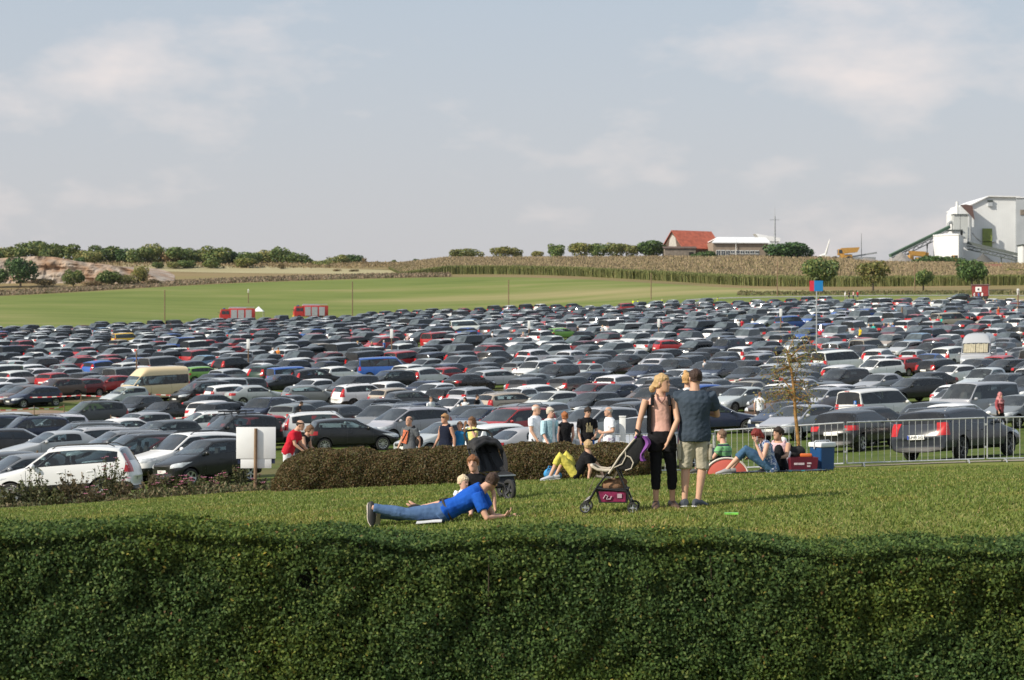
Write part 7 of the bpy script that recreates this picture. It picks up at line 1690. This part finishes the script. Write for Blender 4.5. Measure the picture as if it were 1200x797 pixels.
# --- lying man, seated woman and toddler
p = at(510, 27.5)
person('man in a blue t-shirt and jeans lying on the lawn, propped on his elbows', p, 0, dict(pel=(.13, .0, .15), neck=(.60, .08, .425), head=(.73, .09, .54), face=(.45, .88, .10), up=(.42, .08, .9), shL=(.52, -.10, .36), shR=(.55, .25, .37), elL=(.66, -.20, .075), wrL=(.88, -.04, .085), hdL=(1, .25, .75), elR=(.74, .30, .06), wrR=(.95, .20, .05), hdR=(1, -.2, -.05),
       hiL=(.09, -.075, .16), hiR=(.09, .095, .14), knL=(-.36, -.10, .12), knR=(-.36, .10, .10), anL=(-.80, -.10, .20), anR=(-.77, .12, .10), toeL=(-.15, -.55, -.8) if False else (.10, -.35, -.93), toeR=(-.3, .3, -.85), bend=(0, 0, -.015)), h=1.86, skin=(.53, .31, .22), vox=.0095, fat=1.0,
       hair=dict(style='short', col=(.055, .032, .022), th=.010), clothes=(('trousers', JEAN, dict(off=.016, leg=.97, name='jeans')), ('shirt', (.012, .085, .42), dict(off=.022, sleeve=.38, **{'from': 1}))), shoes=((.02, .02, .022), (.50, .45, .40)), hands=(.5, .2))
ly = [o for o in bpy.data.objects if o.get('label', '').startswith('man in a blue')][0]
bm = bmesh.new(); ax = Vector((.863, .147, .505)).normalized(); tube(bm, [Vector((.155, .0, .165))+Vector((0, math.cos(a)*.165, math.sin(a)*.128))+Vector((-math.sin(a)*.06, 0, 0)) for a in np.linspace(0, 6.283, 25)], .016, 6, cap=False); obj('belt', bm, mat('belt', (.03, .022, .018), .6), ly)
p = at(552, 28.9)
person('woman with short auburn hair in a black top sitting beside the lying man', p, 0, dict(pel=(.08, .0, .13), neck=(.06, -.01, .60), head=(.03, -.04, .77), face=face_dir(-12), up=(-.05, 0, 1), shL=(.25, -.01, .545), shR=(-.11, .0, .54), elL=(.34, .03, .29), wrL=(.36, -.03, .05), hdL=(.1, -.9, -.25), elR=(-.10, -.20, .36), wrR=(-.10, -.36, .28), hdR=(0, -.9, -.1),
       hiL=(.10, -.08, .11), hiR=(-.0, .06, .11), knL=(-.35, -.06, .13), knR=(-.37, .10, .15), anL=(-.78, -.03, .07), anR=(-.76, .12, .08), toeL=(-.75, -.1, .65), toeR=(-.7, .1, .7)), h=1.66, skin=(.55, .32, .23), vox=.010, fat=.92, thin=.9,
       hair=dict(style='short', col=(.20, .085, .035), th=.02), clothes=(('trousers', BK, dict(leg=.62, off=.016)), ('shirt', BK, dict(off=.012, sleeve=.30))))
p = at(543, 28.3)
person('white blond toddler in a white shirt leaning on the seated woman', p, 0, dict(pel=(0, .05, .16), neck=(.0, .0, .56), head=(.0, -.02, .72), face=face_dir(48), up=(.12, -.05, 1), shL=(.13, 0, .52), shR=(-.13, .0, .50), elL=(.20, -.08, .38), wrL=(.26, -.02, .50), hdL=(.1, .2, .9), elR=(-.19, -.05, .34), wrR=(-.22, -.13, .20), hdR=(-.3, -.2, -.8), hiL=(.08, .03, .14), hiR=(-.08, .03, .14), knL=(.16, -.22, .16), knR=(-.18, -.2, .16), anL=(.16, -.45, .06), anR=(-.25, -.40, .06), toeL=(0, -.8, .5), toeR=(0, -.8, .5)),
       h=1.20, skin=(.60, .36, .27), vox=.011, hscale=1.22, child=1, fat=.85, thin=.8, hair=dict(style='short', col=(.62, .50, .33), th=.016), clothes=(('trousers', (.08, .10, .16), dict(leg=.6)), ('shirt', WH, dict(sleeve=.3))))
bm = bmesh.new(); ellipsoid(bm, (0, 0, .10), (.14, .09, .09), rot=(0, .3, .2)); ellipsoid(bm, (.10, 0, .09), (.08, .08, .07)); o = obj('black_jacket', bm, mat('black_fabric', (.012, .012, .013), .9)); o.location = at(489, 28.6); tag(o, 'crumpled black jacket behind the lying man\'s legs', 'jacket')
# --- reclining woman in yellow trousers
p = at(682, 41.6)
person('woman with yellow trousers and black t-shirt reclining by the brown hedge', p, 0, dict(pel=(-.12, 0, .13), neck=(.14, .03, .57), head=(.13, .04, .74), face=(-.45, .9, 0), up=(.0, .03, 1), shL=(.12, -.16, .51), shR=(.13, .21, .51), elL=(.17, -.20, .24), wrL=(.13, -.22, .05), hdL=(.1, -.6, -.3), elR=(.38, .22, .26), wrR=(.46, .12, .05), hdR=(.8, 0, -.3),
       hiL=(-.16, -.10, .12), hiR=(-.15, .08, .12), knL=(-.47, -.12, .53), knR=(-.31, .12, .55), anL=(-.68, -.12, .085), anR=(-.55, .14, .085), toeL=(-1, -.15, -.05), toeR=(-1, .1, -.05)), h=1.68, skin=(.55, .33, .23), vox=.011, hair=dict(style='short', col=(.44, .30, .16), th=.024, curl=1), clothes=(('trousers', (.56, .50, .10), dict(leg=.74, off=.016)), ('shirt', BK, dict(sleeve=.36, off=.018))), shoes=((.42, .44, .48), (.55, .55, .55)))
bm = bmesh.new(); ellipsoid(bm, (0, 0, .13), (.16, .12, .13)); ellipsoid(bm, (.10, .02, .10), (.12, .1, .09)); tube(bm, [(-.12, -.06, .1), (-.05, -.08, .3), (.06, -.07, .27), (.1, -.07, .12)], .015, 6); o = obj('blue_rucksack', bm, mat('bag_blue', (.03, .22, .48), .7, var=.5, vscale=7)); o.location = at(646, 42.2); tag(o, 'bright blue rucksack behind the shins of the reclining woman', 'bag')
# --- picnic group at the fence
striped, t_, N_, b_ = nt_mat('striped_shirt'); b_.inputs['Roughness'].default_value = .9; tcn = N_('ShaderNodeTexCoord'); sp = N_('ShaderNodeSeparateXYZ'); t_.links.new(tcn.outputs['Object'], sp.inputs[0]); mth = N_('ShaderNodeMath', operation='MULTIPLY'); mth.inputs[1].default_value = 4.3; t_.links.new(sp.outputs[2], mth.inputs[0]); fr_ = N_('ShaderNodeMath', operation='FRACT'); t_.links.new(mth.outputs[0], fr_.inputs[0])
rr_ = N_('ShaderNodeValToRGB'); rr_.color_ramp.interpolation = 'CONSTANT'; e = rr_.color_ramp.elements; e[0].color = (.16, .40, .17, 1); e[1].position = .42; e[1].color = (.02, .026, .05, 1); e2 = e.new(.58); e2.color = (.16, .40, .17, 1); e3 = e.new(.9); e3.color = (.10, .17, .13, 1); t_.links.new(fr_.outputs[0], rr_.inputs[0]); t_.links.new(rr_.outputs[0], b_.inputs['Base Color'])
SIT = dict(pel=(0, 0, .13), neck=(-.06, .0, .60), head=(-.10, -.02, .77), shL=(-.03, -.18, .55), shR=(-.05, .19, .55), elL=(-.18, -.22, .33), elR=(-.18, .22, .33), wrL=(-.36, -.12, .30), wrR=(-.36, .12, .30), hdL=(-1, .2, -.2), hdR=(-1, -.2, -.2), hiL=(-.03, -.09, .12), hiR=(-.03, .09, .12), knL=(-.34, -.12, .48), knR=(-.32, .13, .48), anL=(-.56, -.12, .085), anR=(-.54, .14, .085), toeL=(-1, -.1, -.05), toeR=(-1, .1, -.05), face=(-1, .1, -.1))
p = at(849, 42.7)
person('man in a green and navy striped t-shirt sitting with his back to the lawn', p, R(-18), dict(SIT, face=(-1, .25, -.05), head=(-.06, .02, .79), neck=(-.02, 0, .61)), h=1.82, skin=(.56, .32, .23), vox=.011, fat=1.12, hair=dict(style='short', col=(.16, .10, .065), th=.010), clothes=(('shorts', (.05, .06, .09), dict(leg=.5)), ('shirt', (1, 1, 1), dict(sleeve=.36, off=.02, mat=striped))), shoes=((.05, .05, .05), (.3, .3, .3)))
dots, t_, N_, b_ = nt_mat('print_vest'); b_.inputs['Roughness'].default_value = .9; nz4 = N_('ShaderNodeTexNoise'); nz4.inputs['Scale'].default_value = 30; tcn = N_('ShaderNodeTexCoord'); t_.links.new(tcn.outputs['Object'], nz4.inputs['Vector']); rr_ = N_('ShaderNodeValToRGB'); e = rr_.color_ramp.elements; e[0].position = .47; e[0].color = (.06, .11, .26, 1); e[1].position = .55; e[1].color = (.42, .46, .55, 1); t_.links.new(nz4.outputs['Fac'], rr_.inputs[0]); t_.links.new(rr_.outputs[0], b_.inputs['Base Color'])
p = at(904, 41.2)
person('red haired woman in jeans and blue patterned top, phoning with her knees drawn up', p, R(0), dict(SIT, neck=(-.17, -.03, .62), head=(-.29, -.06, .745), face=(-.85, -.25, -.40), up=(-.40, -.1, .9), shL=(-.10, -.18, .58), shR=(-.14, .18, .57), elL=(-.19, -.26, .28), wrL=(-.31, -.20, .56), hdL=(-.1, .1, 1), knL=(-.52, -.12, .44), knR=(-.46, .12, .46), anL=(-.86, -.14, .085), anR=(-.74, .12, .085)), h=1.88, skin=(.60, .36, .27), vox=.0105, thin=.95,
       hair=dict(style='long', col=RED_H, len=.10, th=.024), clothes=(('trousers', (.055, .12, .21), dict(leg=.72, off=.016, name='jeans')), ('vest', (1, 1, 1), dict(off=.016, mat=dots))), shoes=((.30, .30, .30), (.5, .48, .45)), hands=(.9, .4))
bm = bmesh.new(); box(bm, (0, 0, 0), (.012, .06, .12), bev=.004); o = obj('phone', bm, mat('phone_grey', (.35, .36, .38), .3)); pp = at(904, 41.2); o.location = pp+Vector((-.31, -.175, .70)); tag(o, 'grey phone at the red haired woman\'s ear', 'phone')
p = at(913, 42.1)
person('dark haired woman in a pale pink vest sitting beside the red haired woman', p, R(62), dict(SIT, neck=(-.02, 0, .60), head=(-.05, .0, .77), shL=(.02, -.18, .55), shR=(.02, .18, .55), face=(-1, .5, 0)), h=1.90, skin=(.48, .28, .19), vox=.011, hair=dict(style='short', col=DKH, th=.022, curl=1), clothes=(('trousers', BK, dict(leg=.9)), ('vest', (.60, .42, .46), dict(off=.016))), shoes=((.05, .05, .05), (.3, .3, .3)))
p = at(920, 43.0)
r_, j_ = person('child in a white sun hat and white shirt half hidden beside the pink vest', p, R(40), dict(SIT, head=(-.08, 0, .77)), h=1.35, skin=SK, vox=.012, hscale=1.15, child=1, clothes=(('trousers', (.2, .25, .3), {}), ('shirt', WH, dict(sleeve=.5))), face=False)
bm = bmesh.new(); ellipsoid(bm, (-.09, 0, .86), (.125, .12, .10)); lathe(bm, [(.12, .83), (.185, .80), (.185, .79), (.11, .82)], 'Z', 16, c=(-.09, 0, 0)); obj('sun_hat', bm, cloth_m, r_, color=(.74, .74, .74))
# --- walkers on the gravel path behind the hedge
def walk(px, d, deg, label, h, hair, clothes, shoes=((.05, .05, .05), (.2, .2, .2)), skin=SK, J={}, **k):
    p = at(px, d); s = .10
    W = dict(anL=(.09, -.14, .085), knL=(.09, -.13, .50), anR=(-.09, .20, .12), knR=(-.09, .02, .50), toeR=(0, -1, -.35), elL=(.245, .09, 1.14), wrL=(.24, .10, .90), elR=(-.245, -.02, 1.13), wrR=(-.24, -.17, .93))
    W.update(J); return person(label, p, R(deg), W, h=h, vox=.0125, hair=hair, clothes=clothes, shoes=shoes, skin=skin, **k)
walk(627.5, 47.2, 62, 'white haired old man in a white shirt walking behind the brown hedge', 1.76, dict(style='bald', col=(.60, .59, .57), th=.012), (('trousers', NV, {}), ('shirt', (.66, .70, .76), dict(sleeve=.36, off=.02))), fat=1.05)
r_, j_ = walk(644.5, 47.0, 40, 'grey haired woman in a white top and pale blue cardigan', 1.66, dict(style='short', col=(.52, .46, .38), th=.022, curl=1), (('trousers', (.5, .5, .5), {}), ('shirt', (.70, .72, .74), dict(sleeve=.05, off=.016)), ), skin=(.55, .32, .24), fat=1.1, bust=.02)
bm = bmesh.new()
for sg in (1, -1): panel(bm, [[Vector((sg*(.06+.15*q), -.155+.18*q**2, z)) for q in np.linspace(0, 1, 6)] for z in np.linspace(1.44, .82, 8)], .014)
for S in 'LR': limb(bm, j_['sh'+S], j_['el'+S], j_['wr'+S], .062, .05, .04, trim=.62, off=.016)
o = obj('cardigan', bm, cloth_m, r_, color=(.42, .62, .70)); o['kind'] = 'stuff'
walk(662, 49.2, 200, 'red haired woman in black seen from behind near the older couple', 1.62, dict(style='tail', col=GING, tail=(0, .10, .06), th=.02), (('trousers', BK, {}), ('shirt', BK, dict(sleeve=.12))), skin=(.60, .36, .28))
r_, j_ = walk(688, 49.4, 20, 'teenager in a black printed t-shirt and blue trousers looking down', 1.74, dict(style='short', col=DKH, th=.018), (('trousers', (.02, .08, .30), {}), ('shirt', BK, dict(sleeve=.38, off=.02))), J=dict(face=face_dir(0)[:2]+(-.5,), up=(0, -.35, 1), head=(0, -.06, 1.63), wrL=(.12, -.22, 1.0), elL=(.25, .0, 1.14), hdL=(-.6, -.5, -.2)))
bm = bmesh.new()
for q in range(7): a = q*.9; tube(bm, [(-.08+.025*q, -.145, 1.30+.05*math.sin(q*2)), (-.06+.022*q, -.148, 1.20+.04*math.cos(q)), (-.07+.024*q, -.145, 1.12)], .012, 5)
o = obj('shirt_print', bm, mat('print_gold', (.35, .30, .17), .8, var=.4, vscale=20), r_); o['kind'] = 'stuff'
walk(714, 50.3, -75, 'grey haired man in a white t-shirt by the white post', 1.74, dict(style='bald', col=(.35, .33, .31), th=.012), (('trousers', (.35, .30, .42), {}), ('shirt', (.68, .71, .76), dict(sleeve=.36, off=.02))), J=dict(wrL=(.10, -.20, 1.10), elL=(.24, .03, 1.14), hdL=(-.4, -.6, .3)), fat=1.08)
walk(480, 50.0, -38, 'bald man in a grey and orange t-shirt with a black shoulder bag', 1.70, dict(style='bald', col=(.12, .08, .06), th=.008), (('trousers', (.10, .10, .11), {}), ('shirt', (.10, .11, .12), dict(sleeve=.36, off=.02))), skin=(.50, .29, .2))
ob = [o for o in bpy.data.objects if o.get('label', '').startswith('bald man')][0]
bm = bmesh.new(); box(bm, (-.03, -.142, 1.22), (.17, .02, .34), rot=(0, R(12), 0), bev=.008); obj('shirt_print', bm, mat('orange_print', (.48, .13, .06), .8, var=.5, vscale=18), ob)
bm = bmesh.new(); tube(bm, [(.13, .03, 1.50), (.05, -.15, 1.35), (-.1, -.155, 1.12), (-.2, -.05, 1.0)], .018, 6); tube(bm, [(.13, .03, 1.50), (.05, .16, 1.3), (-.1, .16, 1.1), (-.2, .0, 1.0)], .018, 6); ellipsoid(bm, (.20, .14, 1.10), (.09, .13, .15)); obj('shoulder_bag', bm, mat('black_fabric', (.012, .012, .013), .9), ob)
walk(522, 50.0, -50, 'woman with short blond hair and sunglasses in a navy vest', 1.72, dict(style='short', col=(.36, .20, .09), th=.02), (('trousers', NV, {}), ('vest', (.012, .016, .032), dict(off=.018))), skin=(.50, .28, .19), fat=1.12)
ob = [o for o in bpy.data.objects if o.get('label', '').startswith('woman with short blond')][0]
bm = bmesh.new(); tube(bm, [(-.07, -.09, 1.665), (-.03, -.118, 1.665), (0, -.114, 1.668), (.03, -.118, 1.665), (.07, -.09, 1.665)], [.012, .018, .006, .018, .012], 6); obj('sunglasses', bm, mat('sunglasses', (.01, .01, .01), .15), ob)
walk(539, 50.2, -10, 'boy in a bright blue t-shirt between two women', 1.52, dict(style='short', col=BRN, th=.014), (('trousers', (.05, .10, .25), dict(leg=.6)), ('shirt', (.03, .20, .45), dict(sleeve=.36, off=.02))), skin=(.56, .33, .24), fat=.88, thin=.85)
walk(553.5, 50.1, -55, 'girl in a pale yellow t-shirt raising a hand to her face', 1.62, dict(style='long', col=BRN, len=.2, th=.02), (('trousers', (.10, .12, .16), {}), ('shirt', (.62, .60, .22), dict(sleeve=.25, off=.018))), J=dict(elL=(.30, -.12, 1.22), wrL=(.14, -.16, 1.52), hdL=(-.4, -.1, .9), elR=(-.28, -.12, 1.22), wrR=(-.12, -.16, 1.52), hdR=(.4, -.1, .9)), fat=.9, thin=.85)
LEAN = dict(neck=(0, -.20, 1.42), head=(0, -.30, 1.57), shL=(.19, -.17, 1.37), shR=(-.19, -.17, 1.37), elL=(.24, -.22, 1.10), elR=(-.24, -.24, 1.10), wrL=(.2, -.42, .95), wrR=(-.18, -.42, .95), face=(0, -1, -.25), up=(0, -.2, 1), hdL=(0, -.8, -.5), hdR=(0, -.8, -.5))
walk(338, 49.6, 78, 'balding man in a red t-shirt leaning forward at the end of the brown hedge', 1.80, dict(style='bald', col=DKH, th=.012), (('trousers', (.55, .57, .60), {}), ('shirt', (.46, .018, .035), dict(sleeve=.36, off=.02))), J=LEAN, fat=1.05)
walk(351, 50.4, 75, 'woman in a black vest beside the man in red', 1.68, dict(style='tail', col=BRN, tail=(0, .12, -.02), th=.018), (('trousers', BK, {}), ('vest', BK, dict(off=.016))), J=LEAN, fat=.95)
# --- people between the near cars
walk(545, 110, -20, 'dark haired woman in a white top between the near cars', 1.68, dict(style='long', col=DKH, len=.3, th=.02), (('trousers', (.2, .22, .3), {}), ('shirt', WH, dict(sleeve=.1))), face=False)
walk(559, 110.4, 60, 'man in black walking with the woman in white between near cars', 1.80, dict(style='short', col=DKH), (('trousers', (.05, .05, .06), {}), ('shirt', BK, dict(sleeve=.36))), face=False)
walk(505, 109.0, 30, 'man in a white t-shirt walking among cars beside a child', 1.78, dict(style='short', col=BRN), (('trousers', (.2, .2, .25), {}), ('shirt', WH, dict(sleeve=.36))), face=False)
walk(487.5, 104, 30, 'brown haired child walking among cars', 1.25, dict(style='short', col=BRN), (('trousers', BK, {}), ('shirt', NV, dict(sleeve=.36))), face=False, hscale=1.15, child=1)
walk(890.5, 99.5, 165, 'man in a white t-shirt seen from behind left of the young tree', 1.80, dict(style='short', col=BRN), (('trousers', (.1, .1, .12), {}), ('shirt', WH, dict(sleeve=.36))), face=False)
walk(347, 110.5, 100, 'man in black bending into an open car near the red hatchback', 1.72, dict(style='short', col=DKH), (('trousers', BK, {}), ('shirt', BK, dict(sleeve=.36))), J=LEAN, face=False)
r_, j_ = walk(1172, 86.5, 30, 'woman wearing a red and white patterned headscarf at the right', 1.66, None, (('trousers', BK, {}), ('shirt', (.30, .07, .08), dict(sleeve=.9))), face=False)
bm = bmesh.new(); ellipsoid(bm, (0, .01, 1.655), (.11, .125, .145)); tube(bm, [(0, .03, 1.62), (0, .04, 1.45), (0, .04, 1.28)], [.11, .16, .22], 12); obj('headscarf', bm, mat('headscarf', (.42, .17, .17), .9, var=.75, vscale=12), r_)
# --- distant figures: a few shared bodies, coloured one by one
def far_proto(J, sleeve, legs):
    root, j = person('proto', (0, -40, -30), 0, J, h=1.765, vox=.028, hair=dict(style='short', col=DKH, th=.02), clothes=(('trousers', BK, dict(leg=legs)), ('shirt', WH, dict(sleeve=sleeve, off=.02))), face=False); return root
FP = [far_proto(dict(anL=(.09, -.14, .085), anR=(-.09, .2, .12)), .36, .97), far_proto({}, .36, .6), far_proto(LEAN, .36, .97)]
FARP = [(742, 364, 4, 'hi-vis', 'marshal in a yellow hi-vis vest, left one of a pair on the far lot edge'), (747.5, 364, 4, 'hi-vis2', 'marshal in a yellow hi-vis vest, right one of a pair on the far lot edge'), (841, 352, 4, 'hi-vis', 'person in yellow hi-vis beside the far white vans'), (776, 354, 4, 'hi-vis', 'person in yellow hi-vis among the far cars right of the pair'),
        (990.5, 338, 0, 'white', 'walker in white on the farm track, leftmost of four'), (995, 338.3, 0, 'navy', 'walker in dark clothes on the farm track, second of four'), (1000, 338.2, 0, 'pinkish', 'walker in pale pink on the farm track, third of four'), (1005, 338.4, 0, 'red', 'walker in red on the farm track, rightmost of four'),
        (1142, 339, 0, 'white', 'person in white beside the red wagon steps'), (1147, 339.5, 0, 'blue', 'person in pale blue sitting near the red wagon'), (1151, 339.2, 0, 'white', 'second person in white near the red wagon wheel'),
        (577, 412, 230, 'white', 'person in a white t-shirt between the left middle rows'), (478, 413, 230, 'pinkish', 'person in pale pink above the blue van'), (502, 414, 232, 'white', 'person in a white t-shirt right of the blue van'), (450, 417, 215, 'blue', 'person in a blue t-shirt behind the blue van'), (419, 419, 215, 'white', 'person in white left of the blue van'), (436, 416, 212, 'black', 'person in black left of the blue van'),
        (677, 405, 240, 'black', 'person in black standing in the middle rows'), (613, 412, 225, 'pinkish', 'person in pink in the middle rows'), (706, 404, 240, 'white', 'left one of two people in white in the middle rows'), (711.5, 404, 240, 'white', 'right one of two people in white in the middle rows'), (326, 425, 205, 'orange', 'person in orange near the blue people carrier'), (320, 426, 205, 'white', 'person in pale clothes beside the one in orange'),
        (882, 396, 250, 'white', 'person in a white dress in the right middle rows'), (865, 396, 250, 'white', 'person in white left of the red top'), (869.5, 396, 250, 'red', 'person in a red top in the right middle rows'), (826, 431, 160, 'white', 'person in white right behind the blonde child'), (961, 390, 215, 'red', 'person in red at the foot of the sign pole'), (1008, 391, 215, 'yellow', 'person in a yellow vest right of the sign pole'),
        (1018, 386, 222, 'white', 'person in white in the group near the silver boot'), (1023.5, 385, 222, 'teal', 'person in teal in the group near the silver boot'), (1036, 386, 222, 'purple', 'person in dark purple in the group right of the sign'), (1041.5, 385, 222, 'pinkish', 'person in pale pink in the group right of the sign'), (1046.5, 385, 222, 'blue', 'person in blue in the group right of the sign'), (1099, 380, 235, 'red', 'person in red beside the one in turquoise'), (1103, 380, 235, 'teal', 'person in turquoise between cars at the right'),
        (1192, 370, 270, 'white', 'person in white by the post at the right edge'), (1168, 346, 330, 'white', 'person in white at the upper right lot edge'), (1164, 346, 330, 'navy', 'person in navy at the upper right lot edge'), (169, 421, 190, 'black', 'person in black in the upper left rows'), (9, 408, 235, 'white', 'person in white at the left edge of the upper rows'), (1170, 367, 270, 'redorange', 'person in orange at an open boot on the right')]
FC = {'hi-vis': (.60, .75, .02), 'hi-vis2': (.60, .75, .02), 'white': WH, 'navy': NV, 'pinkish': (.62, .42, .40), 'red': (.50, .03, .05), 'blue': (.06, .18, .50), 'black': BK, 'orange': (.60, .22, .05), 'redorange': (.55, .12, .05), 'yellow': (.60, .45, .03), 'teal': (.04, .42, .36), 'purple': (.12, .06, .12)}
LEG = [BK, NV, (.1, .13, .2), (.3, .28, .24), (.06, .06, .07)]
for i, (px, pb, d, cl_, lab) in enumerate(FARP):
    src = FP[i % 2]; 
    if d < 10: d = ground_px(px, pb, 0, 300, 500) if px > 900 else float(lot_edge(np.array([(px-600)/FPX]))[0])-4
    if 'red wagon' in lab: d = 397
    if 'farm track' in lab: d = 425
    r = src.copy(); C.objects.link(r); p = at(px, d); r.location = p; r.rotation_euler = (0, 0, rnd.random()*6.28); r.scale = (1.0,)*3; tag(r, lab, 'person', 'people among the parked cars')
    for ch in list(src.children):
        o = ch.copy(); C.objects.link(o); o.parent = r; nm = ch.name.split('.')[0]
        if nm == 't_shirt': o.color = (*FC[cl_], 1)
        elif nm == 'trousers': o.color = (*rnd.choice(LEG), 1)
        elif nm == 'hair': o.color = (*rnd.choice([DKH, BRN, BLOND, GRY]), 1)
    if i % 2 and cl_ == 'white' and 'dress' in lab: pass
for r in FP:
    for ch in list(r.children): bpy.data.objects.remove(ch)
    bpy.data.objects.remove(r)
